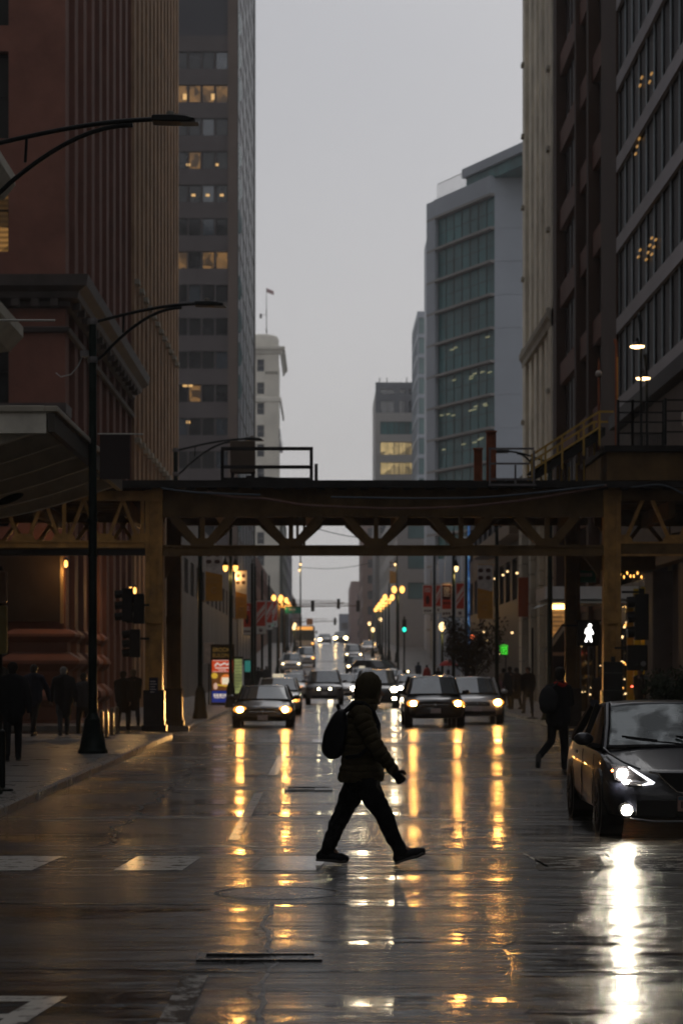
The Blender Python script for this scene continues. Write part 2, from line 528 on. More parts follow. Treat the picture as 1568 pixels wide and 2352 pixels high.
ORD = ['nearest', 'second nearest', 'third nearest', 'fourth nearest', 'fifth nearest', 'sixth nearest', 'seventh nearest', 'eighth nearest', 'ninth nearest', 'farthest']

# ---------------------------------------------------------------- ground, road, pavements
KL, KR = -3.95, 7.05            # kerb lines
BL, BR = -8.0, 11.0             # building lines
g = MB().quad((-3000, -200, -0.6), (3000, -200, -0.6), (3000, 5000, -0.6), (-3000, 5000, -0.6))
tag(g.build('ground', mat('dark_ground', (0.05, 0.05, 0.05), 0.7)), 'flat dark ground beyond the street', 'ground', kind='structure')
ys = [-30, 0, 60, 120, 150] + [150 + 4 * k for k in range(1, 51)] + [370, 420, 600, 900, 1500]
g = MB()
xs = [-60, -8, KL, 0, KR, 11, 60]
g.add([(x, y, road_z(y)) for y in ys for x in xs],
      [(j * 7 + i, j * 7 + i + 1, j * 7 + i + 8, j * 7 + i + 7) for j in range(len(ys) - 1) for i in range(6)])
ROAD = g.build('road', ASPHALT, smooth=True)
tag(ROAD, 'wet dark asphalt street with glossy reflections', 'road', kind='structure')

def pavement(name, label, x0, x1, y0, y1, kerb_side, slabs_to):
    n = max(2, int((y1 - y0) / 4)) if y1 > 150 else 1
    yy = [y0 + (y1 - y0) * k / n for k in range(n + 1)]
    m = MB()
    a, b = (x0, x1 - 0.28) if kerb_side > 0 else (x0 + 0.28, x1)
    rings = [[(a, y, road_z(y) - 0.1), (b, y, road_z(y) - 0.1), (b, y, road_z(y) + 0.095), (a, y, road_z(y) + 0.095)] for y in yy]
    m.loft(rings)
    pv = m.build(name, M_SLAB)
    tag(pv, label, 'pavement', kind='structure')
    # slabs
    cols = 3
    w = (b - a) / cols
    sw = [MB().box(0, w - 0.02, 0, 1.48, 0.0, 0.038).mesh('paving_slab', M_SLAB) for _ in range(1)][0]
    y = y0 + 0.02
    k = 0
    while y + 1.5 < min(slabs_to, y1):
        for c in range(cols):
            o = put('paving_slab', sw, pv, (a + c * w + 0.01, y, road_z(y) + 0.093 + random.uniform(-0.004, 0.004)))
        y += 1.5
    if slabs_to < y1:
        m = MB()
        yy2 = [yv for yv in yy if yv > y] or [y1]
        yy2 = [y] + yy2
        m.loft([[(a, v, road_z(v) + 0.09), (b, v, road_z(v) + 0.09), (b, v, road_z(v) + 0.13), (a, v, road_z(v) + 0.13)] for v in yy2])
        m.build('paved_surface', M_SLAB, pv)
    # kerb stones
    kb = MB()
    prof = [(0, -0.12), (0.272, -0.12), (0.272, 0.105), (0.245, 0.135), (0, 0.138)]
    if kerb_side < 0: prof = [(0.272 - p[0], p[1]) for p in prof]
    kb.prism(prof, 'y', 0, 1.83)
    km = kb.mesh('kerb_stone', M_KERB)
    y = y0
    kx = b if kerb_side > 0 else x0
    while y + 1.84 < min(slabs_to + 40, y1 + 1.0):
        put('kerb_stone', km, pv, (kx + 0.002 + random.uniform(-0.006, 0.006), y, road_z(y + 0.9) + random.uniform(-0.006, 0.006)), (0, 0, random.uniform(-0.002, 0.002)))
        y += 1.85
    if y < y1 - 1.9:
        yy2 = [y] + [v for v in yy if v > y]
        MB().loft([[(kx, v, road_z(v) - 0.1), (kx + 0.27, v, road_z(v) - 0.1), (kx + 0.27, v, road_z(v) + 0.135), (kx, v, road_z(v) + 0.135)] for v in yy2]).build('kerb', M_KERB, pv)
    return pv
pavement('pavement_left_near', 'wet left pavement of concrete slabs before the railway', -20, KL, 22, 59.4, 1, 60)
pavement('pavement_left_far', 'left pavement running on beyond the railway', -12, KL, 66.2, 600, 1, 112)
pavement('pavement_right_far', 'right pavement running on beyond the railway', KR, 15, 69, 600, -1, 112)
pavement('pavement_right_near', 'right pavement beside the near dark car', KR, 20, 22, 57, -1, 60)

# painted markings (sheets 4 mm above the asphalt), each its own object
def marking(name, label, poly, m=None, grp=None, z=0.004):
    o = MB().add([(x, y, z) for x, y in poly], [tuple(range(len(poly)))]).build(name, m or M_PAINT)
    tag(o, label, 'road marking', grp, kind='structure')
    return o
def bar_poly(x0, x1, y0, y1, sk=0.0): return [(x0, y0), (x1, y0), (x1 + sk, y1), (x0 + sk, y1)]
for k, (x, mm, lab) in enumerate(((-3.25, M_PAINT, 'white crosswalk bar at the left edge of the photo'), (-1.90, M_PAINT, 'white crosswalk bar left of the walking man'),
                                  (-0.68, M_PAINT2, 'faded crosswalk bar under the walking man'), (0.62, M_PAINT2, 'faded crosswalk bar ahead of the walking man'),
                                  (1.92, M_PAINT2, 'faint crosswalk bar before the near dark car'), (2.85, M_PAINT2, 'crosswalk bar in front of the near dark car'))):
    marking('crosswalk_bar', lab, bar_poly(x, x + 0.62, 20.35, 21.9, 0.1), mm, 'bars of the near crosswalk')
for k in range(7):
    x = -3.3 + k * 1.5
    marking('crosswalk_bar', 'worn bar of the far crosswalk, %s from the left kerb' % ['first', 'second', 'third', 'fourth', 'fifth', 'sixth', 'seventh'][k],
            bar_poly(x, x + 0.65, 55.6, 58.2), M_PAINT2, 'bars of the far crosswalk')
marking('lane_line', 'white lane line left of the walking man', bar_poly(-1.02, -0.90, 24.0, 33.0), M_PAINT)
marking('lane_line', 'white lane dash beyond the walking man', bar_poly(-0.96, -0.80, 38.5, 47.5), M_PAINT)
marking('stop_line', 'white stop line under the waiting cars', bar_poly(KL + 0.4, KR - 0.4, 66.9, 67.5), M_PAINT2)
marking('road_arrow_edge', 'hooked white pavement marking in the bottom left corner', [(-1.95, 12.55), (-1.42, 12.55), (-1.50, 11.9), (-1.55, 11.35), (-1.70, 11.35), (-1.66, 11.75), (-1.9, 11.72), (-1.9, 11.86), (-1.66, 11.9), (-1.6, 12.35), (-1.95, 12.33)], M_PAINT)
marking('lane_line', 'broad white line at the bottom of the photo', bar_poly(-0.86, -0.71, 11.0, 13.4, 0.02), M_PAINT2)
marking('lane_line', 'thin white diagonal line before the near car', [(2.02, 20.7), (2.06, 20.7), (1.97, 22.2), (1.94, 22.2)], M_PAINT)

# patches and tar-filled joints
def wavy(x0, y0, x1, y1, w, amp, n, seed):
    rn_ = random.Random(seed)
    ph = [rn_.uniform(0, 6.3) for _ in range(3)]
    d = Vector((x1 - x0, y1 - y0)); L_ = d.length; d /= L_; q = Vector((-d.y, d.x))
    a, b = [], []
    for k in range(n + 1):
        t = k / n * L_
        o = amp * (math.sin(t * 1.7 + ph[0]) + 0.6 * math.sin(t * 4.3 + ph[1]) + 0.35 * math.sin(t * 11 + ph[2])) + rn_.uniform(-1, 1) * amp * 0.25
        ww = w * rn_.uniform(0.35, 1.2)
        c = Vector((x0, y0)) + d * t + q * o
        a.append(c + q * ww / 2); b.append(c - q * ww / 2)
    return a, b
def seam(label, x0, y0, x1, y1, w=0.05, amp=0.06, seed=1):
    n = int(max(12, math.hypot(x1 - x0, y1 - y0) * 5))
    a, b = wavy(x0, y0, x1, y1, w, amp, n, seed)
    m = MB()
    m.add([(p.x, p.y, 0.0045) for p in a] + [(p.x, p.y, 0.0045) for p in b], [(k, k + 1, k + 2 + n, k + 1 + n) for k in range(n)])
    tag(m.build('tar_seam', M_TAR), label, 'road seam', 'dark tar seams in the asphalt', kind='structure')
seam('wavy dark seam running from the bottom edge left of centre', -0.30, 11.3, -0.42, 17.6, 0.035, 0.03, 2)
seam('dark seam across the road below the iron cover', -2.2, 13.7, 2.6, 13.5, 0.05, 0.05, 3)
seam('dark seam across the road in front of the round cover', -3.0, 17.5, 3.4, 17.4, 0.06, 0.06, 4)
seam('short dark seam right of the bottom centre', 0.1, 12.9, 1.0, 12.95, 0.06, 0.03, 5)
seam('dark seam across the road behind the walking man', KL + 0.1, 38.6, KR - 0.2, 38.4, 0.10, 0.08, 6)
seam('dark seam across the road at the far crosswalk', KL + 0.1, 54.8, KR - 0.2, 55.0, 0.14, 0.08, 7)
seam('dark seam across the road before the waiting cars', KL + 0.1, 61.5, KR - 0.2, 61.2, 0.16, 0.08, 8)
seam('long dark seam along the left lane', -2.3, 23.0, -2.45, 52.0, 0.05, 0.08, 9)
seam('dark seam before the near dark car', 1.2, 18.9, 4.0, 18.7, 0.07, 0.06, 10)
a, b = wavy(-0.36, 11.0, -0.45, 17.3, 0.0, 0.04, 40, 2)
a2, b2_ = wavy(1.0, 11.0, 1.35, 17.3, 0.0, 0.06, 40, 12)
pt = MB().add([(p.x, p.y, 0.0022) for p in a] + [(p.x, p.y, 0.0022) for p in a2], [(k, k + 1, k + 42, k + 41) for k in range(40)]).build('asphalt_patch', ASPHALT2)
tag(pt, 'smoother asphalt patch in the bottom centre of the road', 'road patch', kind='structure')
pt = MB().add([(x, y, 0.0022) for x, y in ((-2.2, 30.2), (0.2, 30.4), (0.3, 38.2), (-2.3, 38.0))], [(0, 1, 2, 3)]).build('asphalt_patch', ASPHALT2)
tag(pt, 'asphalt patch around the thin iron cover behind the walking man', 'road patch', kind='structure')

# iron covers in the road
M_IRON = mat('wet_cast_iron', (0.03, 0.028, 0.026), 0.3, metal=0.3, var=0.3, scale=8, rvar=0.12, spec=0.5, bump=0.8, bscale=45, bdist=0.006)
def manhole(x, y, r, label):
    t = thing('manhole_cover', label, 'manhole cover', (x, y, 0))
    MB().lathe([(r * 1.07, -0.02), (r * 1.07, 0.003), (r * 1.0, 0.005), (r * 0.97, -0.004), (r * 0.96, -0.02)], n=40).build('rim', M_IRON, t, smooth=30)
    MB().lathe([(r * 0.955, -0.02), (r * 0.955, 0.002), (r * 0.5, 0.004), (0.01, 0.005)], n=40).build('lid', M_IRON, t, smooth=30)
manhole(wx(638, 18.35), 18.35, 0.48, 'large round manhole cover left of the walking man')
def grate(x, y, w, d, label):
    t = thing('drain_cover', label, 'drain cover', (x, y, 0))
    for nm, b in (('frame_side', (-w / 2, w / 2, -d / 2, -d / 2 + 0.05)), ('frame_side', (-w / 2, w / 2, d / 2 - 0.05, d / 2)),
                  ('frame_end', (-w / 2, -w / 2 + 0.05, -d / 2 + 0.05, d / 2 - 0.05)), ('frame_end', (w / 2 - 0.05, w / 2, -d / 2 + 0.05, d / 2 - 0.05))):
        MB().box(*b, -0.03, 0.016).build(nm, M_IRON, t)
    MB().box(-w / 2 + 0.05, 0.08, -d / 2 + 0.05, d / 2 - 0.05, -0.03, -0.004).build('plate', M_IRON, t)
    MB().box(0.1, w / 2 - 0.05, -d / 2 + 0.05, d / 2 - 0.05, -0.03, 0.006).build('plate', M_IRON, t)
grate(wx(597, 14.2), 14.2, 0.78, 0.34, 'rectangular iron cover with a bright frame near the bottom edge')
grate(wx(708, 34.0), 34.0, 0.72, 1.0, 'thin iron cover behind the walking man')

# ---------------------------------------------------------------- facade helpers
def facade(parent, O, a, us, vs, depth, mats, mfun=None, name='wall', edge=0.0):
    """cells between us / vs; depth(i,j) -> outward offset, or ('w', offset) for a window opening. Returns the openings."""
    U = Vector((math.cos(a), math.sin(a), 0)); N = Vector((math.sin(a), -math.cos(a), 0)); Z = Vector((0, 0, 1))
    O = Vector(O)
    m = MB()
    n, k = len(us) - 1, len(vs) - 1
    D = [[depth(i, j) for j in range(k)] for i in range(n)]
    dep = lambda i, j: (-edge if not (0 <= i < n and 0 <= j < k) else (D[i][j][1] if isinstance(D[i][j], tuple) else D[i][j]))
    P = lambda u, v, d: O + U * u + Z * v + N * d
    opens = []
    for i in range(n):
        for j in range(k):
            d = dep(i, j)
            mi = mfun(i, j) if mfun else 0
            if isinstance(D[i][j], tuple):
                opens.append((us[i], us[i + 1], vs[j], vs[j + 1], d, i, j))
            else:
                m.quad(P(us[i], vs[j], d), P(us[i + 1], vs[j], d), P(us[i + 1], vs[j + 1], d), P(us[i], vs[j + 1], d), mi)
    for i in range(n + 1):
        for j in range(k):
            d0, d1 = dep(i - 1, j), dep(i, j)
            if abs(d0 - d1) > 1e-4:
                ii = i if d1 > d0 and i < n else max(i - 1, 0)
                m.quad(P(us[i], vs[j], d0), P(us[i], vs[j], d1), P(us[i], vs[j + 1], d1), P(us[i], vs[j + 1], d0), mfun(min(ii, n - 1), j) if mfun else 0)
    for i in range(n):
        for j in range(k + 1):
            d0, d1 = dep(i, j - 1), dep(i, j)
            if abs(d0 - d1) > 1e-4:
                jj = j if d1 > d0 and j < k else max(j - 1, 0)
                m.quad(P(us[i], vs[j], d0), P(us[i + 1], vs[j], d0), P(us[i + 1], vs[j], d1), P(us[i], vs[j], d1), mfun(i, min(jj, k - 1)) if mfun else 0)
    m.build(name, mats, parent, weld=True)
    return opens, U, N
WCACHE = {}
def window_mesh(w, h, nx=1, ny=2, fr=0.06, frame=None, glass=None):
    frame = frame or M_FRAME; glass = glass or M_GLASS
    key = (round(w, 2), round(h, 2), nx, ny, fr, frame.name, glass.name)
    if key in WCACHE: return WCACHE[key]
    m = MB()
    m.box(0, w, 0.05, 0.07, 0, h, 1)
    m.box(0, fr, -0.0, 0.05, 0, h); m.box(w - fr, w, -0.0, 0.05, 0, h)
    m.box(fr, w - fr, -0.0, 0.05, 0, fr); m.box(fr, w - fr, -0.0, 0.05, h - fr, h)
    for k in range(1, nx): m.box(w * k / nx - fr * 0.4, w * k / nx + fr * 0.4, 0.003, 0.05, fr, h - fr)
    for k in range(1, ny): m.box(fr, w - fr, 0.006, 0.05, h * k / ny - fr * 0.4, h * k / ny + fr * 0.4)
    me = m.mesh('window', [frame, glass])
    WCACHE[key] = me
    return me
def place_windows(parent, O, a, opens, U, N, nx=1, ny=2, fr=0.06, frame=None, glass=None, pick=None, name='window'):
    for (u0, u1, v0, v1, d, i, j) in opens:
        gl = pick(i, j) if pick else None
        me = window_mesh(u1 - u0, v1 - v0, nx, ny, fr, frame, gl or glass)
        p = Vector(O) + U * u0 + Vector((0, 0, v0)) + N * d
        put(name, me, parent, p, (0, 0, a))
def sweep(parent, name, prof, path, m, smooth=False):
    """profile [(out, z)] carried along path [((x,y),(nx,ny))]"""
    rings = [[(p[0] + n[0] * o, p[1] + n[1] * o, z) for o, z in prof] for p, n in path]
    return MB().loft(rings).build(name, m, parent, smooth=smooth)
def alt(start, pier, open_, n, end=None):
    us = [start]
    for _ in range(n): us += [us[-1] + pier, us[-1] + pier + open_]
    us.append(us[-1] + pier if end is None else end)
    return us

# ---------------------------------------------------------------- left side
# red corner building
RB = thing('red_brick_building', 'red terracotta corner building with dark cornice behind the railway on the left', 'building', (BL, 70, 0))
MB().box(-12, -0.45, 0.45, 23.9, 0, 46).build('core', M_BRICKD, RB)
us = alt(0, 0.95, 1.70, 9)
vs = [0, 3.1, 4.0, 6.6, 7.3, 9.6, 10.3, 12.6, 13.2] + [13.9 + 3.5 * k + dz for k in range(9) for dz in (0, 0.9)] + [46]
pos = lambda j: vs[j]
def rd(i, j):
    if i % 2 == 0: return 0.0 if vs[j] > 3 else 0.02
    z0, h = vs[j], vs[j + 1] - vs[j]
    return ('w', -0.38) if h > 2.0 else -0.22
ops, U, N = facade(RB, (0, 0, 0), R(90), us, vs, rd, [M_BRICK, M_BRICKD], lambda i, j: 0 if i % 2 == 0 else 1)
place_windows(RB, (0, 0, 0), R(90), ops, U, N, 1, 2)
us = [0, 1.4, 2.8, 4.7, 6.25, 8.0]
vsf = [0, 3.2, 5.2, 6.2, 8.9, 9.8, 12.3, 13.2] + [13.9 + 3.5 * k + dz for k in range(9) for dz in (0, 0.8)] + [46]
def rf(i, j):
    h = vsf[j + 1] - vsf[j]
    return ('w', -0.35) if (i in (1, 3) and h > 1.9) else 0.0
vs_keep = vsf
ops, U, N = facade(RB, (-8, 0, 0), 0.0, us, vsf, rf, [M_BRICK])
place_windows(RB, (-8, 0, 0), 0.0, ops, U, N, 1, 2, pick=lambda i, j: M_LITW if (i == 3 and abs(vsf[j] - 14.7) < 0.3) else None)
C3 = [((-8, 0), (0, -1)), ((0, 0), (1, -1)), ((0, 23.9), (1, 0))]
sweep(RB, 'cornice', [(0.0, 12.95), (0.16, 12.98), (0.18, 13.15), (0.42, 13.22), (0.46, 13.4), (0.72, 13.55), (0.78, 13.88), (0.0, 13.95)], C3, M_DSTONE)
sweep(RB, 'belt_course', [(0.0, 12.2), (0.12, 12.22), (0.16, 12.34), (0.0, 12.4)], C3, M_DSTONE)
for k in range(22):                                              # cornice brackets
    if k < 6: MB().box(-0.12, 0.12, -0.4, -0.02, 12.97, 13.2).build('bracket', M_DSTONE, RB, (-3.3 + 0.6 * k, 0, 0))
    else: MB().box(0.02, 0.4, -0.12, 0.12, 12.97, 13.2).build('bracket', M_DSTONE, RB, (0, 0.6 + 1.45 * (k - 6), 0))
PL = [(0, 3.05), (.28, 2.93), (.33, 2.88), (.33, 2.80), (.06, 2.62), (.06, 2.32), (.42, 2.12), (.47, 2.06), (.47, 1.96), (.10, 1.72), (.10, 1.27), (.56, 1.04), (.61, .97), (.61, .85), (.2, .62), (.2, .2), (.55, .15), (.55, 0), (0, 0)]
sweep(RB, 'moulded_base', PL, [((-1.55, 0.9), (-1, 0)), ((-1.55, 0.02), (-1, -1)), ((0, 0.02), (1, -1)), ((0, 1.0), (1, 0))], M_BRICK, smooth=25)
PL2 = [(o * 0.55, z) for o, z in PL]
for k in range(1, 5):
    y0 = k * 2.65
    sweep(RB, 'moulded_base', PL2, [((-0.4, y0), (0, -1)), ((0.02, y0), (1, -1)), ((0.02, y0 + 0.95), (1, 1)), ((-0.4, y0 + 0.95), (0, 1))], M_BRICK, smooth=25)
MB().box(-2.6, -0.05, -0.12, -0.02, 3.25, 5.4).build('bronze_panel', mat('dark_bronze_panel', (0.035, 0.025, 0.02), 0.3, var=0.3, scale=1), RB)
for k in range(2):
    MB().box(-0.14 + 0.0, -0.04, -0.2, -0.1, 3.2, 5.5).build('brass_mullion', mat('brass_trim', (0.35, 0.24, 0.13), 0.3, metal=0.7), RB, (-1.0 * k * 2.4, 0, 0))
# glass box canopy on the corner above the tracks
MB().box(-6.0, 0.2, -1.6, -0.05, 9.55, 9.85).build('roof_slab', M_DSTONE, RB)
for k in range(4): MB().box(0.12, 0.17, -1.5 + k * 0.36, -1.5 + k * 0.36 + 0.34, 8.6, 9.54).build('glass_panel', M_GLASSC, RB)

# brown building
BB = thing('brown_brick_building', 'tall brown building of narrow brick piers next to the red one', 'building', (BL, 94, 0))
MB().box(-14, -0.5, 0.1, 27.6, 0, 60).build('core', M_DSTONE, BB)
us = alt(0, 0.95, 1.35, 12)
vs = [0, 4.4] + [4.4 + 3.45 * k + dz for k in range(16) for dz in (1.35, 3.45)]
def bd(i, j):
    if i % 2 == 0: return 0.12
    return ('w', -0.25) if (j >= 2 and j % 2 == 0) else -0.05
ops, U, N = facade(BB, (0, 0, 0), R(90), us, vs, bd, [M_BROWN, M_DSTONE], lambda i, j: 0)
place_windows(BB, (0, 0, 0), R(90), ops, U, N, 1, 2)
facade(BB, (-14, 0, 0), 0.0, [0, 14.0], [0, 30, 60], lambda i, j: 0.0, [M_BROWN], name='end_wall')
for k in range(12): MB().box(0.02, 0.36, 0.08, 0.86, 0, 0.22).build('pier_ledge', M_CREAMD, BB, (0, 2.3 * k, 11.2 + (k % 2) * 0.02))
for k in range(12): MB().box(0.02, 0.32, 0.08, 0.86, 0, 0.2).build('pier_ledge', M_CREAMD, BB, (0, 2.3 * k, 17.8))

# dark tower with lit floors
TW = thing('dark_office_tower', 'dark grey office tower with a few lit floors and blue glass edge', 'building', (BL, 208, 0))
MB().box(-26, -0.5, 0.6, 52, 0, 86).build('core', M_TOWER, TW)
W0 = 18.0
us = [W0, W0 - 0.85]
k_ = 0
while us[-1] > 1.6:
    us += [us[-1] - 1.14, us[-1] - 1.14 - (0.10 if k_ % 4 != 3 else 0.5)]
    k_ += 1
us = sorted(us + [0.0])
if len(us) % 2: us.pop(1)
nfl = 27
vs = [0, 12.0]
zz = 12.0
LV = {}
fl0 = wz(1000, 208) - 3.06 * 3
zz = fl0
vs = [0, zz]
for k in range(24):
    vs += [zz + 1.62, zz + 3.06]
    zz += 3.06
vs.append(86)
top_dark = wz(110, 208)
def td(i, j):
    if i == len(us) - 2: return 0.25
    if j == 0 or j >= len(vs) - 2: return 0.0
    if vs[j] > top_dark: return -0.1
    if j % 2 == 0: return 0.0
    return ('w', -0.2) if i % 2 == (len(us) - 3) % 2 else -0.02
# rows alternate: even index = spandrel above a window row
ops, U, N = facade(TW, (-W0, 0, 0), 0.0, us, vs, td, [M_TOWER, M_TOWERP, mat('louvre_panel', (0.05, 0.05, 0.058), 0.5)],
                   lambda i, j: 1 if i == len(us) - 2 else (2 if vs[j] > top_dark else 0))
litz = {round(min(vs[1:-2:2], key=lambda v: abs(v + 0.8 - wz(vy, 208))), 3): sh for vy, sh in ((228, 1.0), (604, 0.6), (380, 0.35), (885, 0.12))}
def tpick(i, j):
    sh = litz.get(round(vs[j], 3))
    if sh and random.random() < sh: return M_LITW
    return M_GLASSB if random.random() < 0.25 else M_GLASS
place_windows(TW, (-W0, 0, 0), 0.0, ops, U, N, 1, 1, 0.07, M_FRAME, pick=tpick)
for vy, vx, n in ((228, 420, 2), (380, 428, 2), (888, 420, 1), (972, 428, 1), (450, 440, 3)):
    for q in range(n):
        MB().box(0, 0.35 if vy != 888 else 0.9, 0.0, 0.03, 0, 0.55 if vy < 300 else 0.22).build('ceiling_lamp', emit('office_ceiling_lamp', (1.0, 0.58, 0.20), 0.8), TW,
                                                                          (wx(vx, 208) - BL + q * (2.6 if vy != 450 else 1.3), -0.02 + 0.2, wz(vy, 208)))
# blue glass street face with added convex panes standing in for curved reflections
us2 = [0, 6, 7, 25, 26, 52]
vs2 = [0, fl0] + [fl0 + 3.06 * (k + 1) for k in range(24)] + [86]
ops, U, N = facade(TW, (0.02, 0, 0), R(90), [0, 1.0, 26, 51.5, 52], vs2, lambda i, j: 0.06 if i in (0, 3) else ('w', -0.06), [M_FRAME], name='street_frame')
place_windows(TW, (0.02, 0, 0), R(90), ops, U, N, 3, 1, 0.12, M_FRAME, M_GLASSN)
bp = MB()
ring = []
for q in range(9):
    t = math.pi * q / 8
    ring.append([(0.30 * math.sin(t) * math.cos(ph), 14 + 9 * math.cos(ph) * math.sin(t) * 0.2, 1.15 * -math.cos(t)) for ph in [(-math.pi / 2 + math.pi * e / 6) for e in range(7)]])
bp.loft(ring, caps=False, closed=False)
bme = bp.mesh('reflection_pane', M_GLASSC, smooth=True)
for k in (0, 1, 2, 4, 5, 6, 7, 9, 10, 11, 13, 14, 15): put('reflection_pane', bme, TW, (0.05, -13, fl0 + 3.06 * (k + 0.5)))

# white building with a flag
WB = thing('white_tower', 'cream white tower with a rounded top, cornice and rooftop flagpole', 'building', (BL, 396, 0))
SC = F_PX / 396
def W(vx): return wx(vx, 396) - BL
top = wz(765, 396)
zt = lambda vy: wz(vy, 396)
MB().box(-20, -0.4, 0.4, 30, 0, zt(800)).build('core', M_CREAM, WB)
us = [-18, W(590) - 4.2, W(590) - 3.0, W(590), W(607), W(641)]
vs = [0]
wys = [(853, 825), (905, 878), (952, 925), (1004, 976), (1049, 1020), (1100, 1072), (1150, 1122), (1200, 1172), (1250, 1222), (1300, 1272)]
for b, t in reversed(wys): vs += [zt(b), zt(t)]
vs.append(zt(808))
ops, U, N = facade(WB, (0, 0, 0), 0.0, us, vs, lambda i, j: ('w', -0.3) if (i in (1, 3) and j % 2 == 1) else (0.0 if i != 4 else 0.15), [M_CREAM])
place_windows(WB, (0, 0, 0), 0.0, ops, U, N, 1, 2, 0.08, M_CREAMD, M_GLASSB)
e = W(641)
sweep(WB, 'cornice', [(0.15, zt(815)), (0.4, zt(812)), (0.6, zt(806)), (0.95, zt(803)), (1.0, zt(797)), (0.1, zt(795))], [((-18, 0), (0, -1)), ((e, 0), (1, -1)), ((e, 30), (1, 0))], M_CREAM)
sweep(WB, 'belt_course', [(0.1, zt(925)), (0.35, zt(922)), (0.35, zt(914)), (0.1, zt(911))], [((-18, 0), (0, -1)), ((e, 0), (1, -1)), ((e, 30), (1, 0))], M_CREAM)
MB().lathe([(2.9, zt(796)), (2.9, zt(775)), (2.6, zt(768)), (1.6, zt(764)), (0.1, zt(763))], (e - 3.0, 3.0), 24).build('round_top', M_CREAM, WB, smooth=40)
for k in range(6): MB().box(-0.14, 0.14, -0.22, 0.0, zt(1240), zt(812)).build('pilaster', M_CREAM, WB, (W(611) + k * 0.42, 0, 0))
for k in range(4): MB().ball((0, -0.2, 0), (0.32, 0.2, 0.3), 8, 6).build('carved_boss', M_CREAMD, WB, (W(613) + k * 0.55, 0, zt(856)))
for k in range(8): MB().box(-0.5, 0.5, 0, 3.0, 0, 1.6).build('street_window', M_GLASSB, WB, (e - 0.35, 1.5 + k * 3.5, zt(1004)))
FL = thing('rooftop_flag', 'flag flying from a mast on top of the white tower', 'flag', (wx(612, 400), 400, zt(765)))
MB().tube([(0, 0, -0.5), (0, 0, 8.6)], [0.09, 0.04], 8).build('pole', M_GREYST, FL)
m = MB()
rows = []
for q in range(7):
    tt = q / 6
    rows.append([(0.04 + 1.25 * tt, 0.12 * math.sin(tt * 7), 8.5 - 0.45 * tt - 0.72 * h + 0.04 * math.sin(tt * 6)) for h in (0, 0.33, 0.66, 1)])
m.loft(rows, caps=False, closed=False)
m.build('cloth', mat('flag_cloth', (0.42, 0.13, 0.14), 0.7, col2=(0.5, 0.48, 0.47), scale=5, stretch=(0.2, 1, 1)), FL, smooth=True).modifiers.new('solid', 'SOLIDIFY').thickness = 0.02
for q, (dx, dz, sz) in enumerate(((-1.0, 3.6, 0.4), (0.0, 1.0, 0.25), (0.0, 4.4, 0.2))):
    MB().box(dx - sz * 0.5, dx + sz * 0.5, -0.2, 0.2, dz - sz, dz + sz).build('antenna_box', M_GREYST, FL)
MB().bar((-1.0, 0, 3.8), (0.3, 0, 3.8), 0.06, 0.06).build('antenna_arm', M_GREYST, FL)

def simple_block(name, label, x0, x1, y0, y1, z0, h, wm, side, bay, floor, glass=None, lit=0.1, frame=None, front=True, ww=0.6, wh=0.55, base=4.2, litm=None):
    """block along the street: the street face (side +1 faces +x, -1 faces -x) and the end wall towards the camera get windows"""
    t = thing(name, label, 'building', (x1 if side > 0 else x0, y0, 0))
    ox = x1 if side > 0 else x0
    MB().box(x0 - ox + (0 if side > 0 else 0.4), x1 - ox - (0.4 if side > 0 else 0), 0.4, y1 - y0 - 0.05, 0, z0 + h).build('core', wm, t)
    def mk(O, a, width, nm):
        n = max(1, int(width / bay))
        b = width / n
        uu = alt(0, b * (1 - ww) / 1, b * ww, n, None)
        uu = [0.0]
        for q in range(n): uu += [q * b + b * (1 - ww) / 2, q * b + b * (1 + ww) / 2]
        uu.append(width)
        vv = [0.0, z0 + base]
        k = 0
        while vv[-1] + floor < z0 + h:
            vv += [vv[1] + floor * k + floor * (1 - wh), vv[1] + floor * (k + 1)]
            k += 1
        vv.append(z0 + h)
        o2, U, N = facade(t, O, a, uu, vv, lambda i, j: ('w', -0.18) if (i % 2 == 1 and j >= 2 and j % 2 == 0 and j < len(vv) - 2) else 0.0, [wm], name=nm)
        place_windows(t, O, a, o2, U, N, 1, 1, 0.07, frame, glass, pick=lambda i, j: (litm or M_LITW) if random.random() < lit else None)
    if side > 0: mk((0, 0, 0), R(90), y1 - y0, 'wall')
    else: mk((0, y1 - y0, 0), R(-90), y1 - y0, 'wall')
    if front: mk((x0 - ox, 0, 0), 0.0, x1 - x0, 'end_wall')
    return t
simple_block('grey_stone_building', 'low grey streaked stone block between the brown building and the dark tower', -16, BL, 122.2, 207, 0, 11, M_STONE, 1, 6.0, 4.0, lit=0.25, ww=0.6, wh=0.5)
simple_block('brown_shop_building', 'low brown shop building past the dark tower on the left', -20, BL, 262, 318, 2.5, 12.5, M_BRICKD, 1, 4, 3.4, lit=0.2)
simple_block('grey_shop_building', 'low grey shop building before the white tower', -20, BL + 0.3, 320, 394, 4.5, 9, M_STONE, 1, 5, 3.2, lit=0.3)
simple_block('green_grey_block', 'dark green grey block just beyond the white tower', -20, BL, 430, 480, 5.4, 26, mat('dark_green_cladding', (0.05, 0.075, 0.06), 0.5, var=0.2), 1, 5, 3.6, lit=0.08)
simple_block('blue_grey_block', 'blue grey block far down on the left', -24, BL, 485, 560, 5.4, 24, mat('slate_cladding', (0.10, 0.11, 0.14), 0.5, var=0.2), 1, 6, 3.6, lit=0.05)
simple_block('pinkish_block', 'hazy pinkish block near the end of the street on the left', -30, BL, 565, 800, 5.4, 15, mat('pinkish_stone', (0.22, 0.15, 0.14), 0.7, var=0.15), 1, 12, 4.2, lit=0.1, front=False)

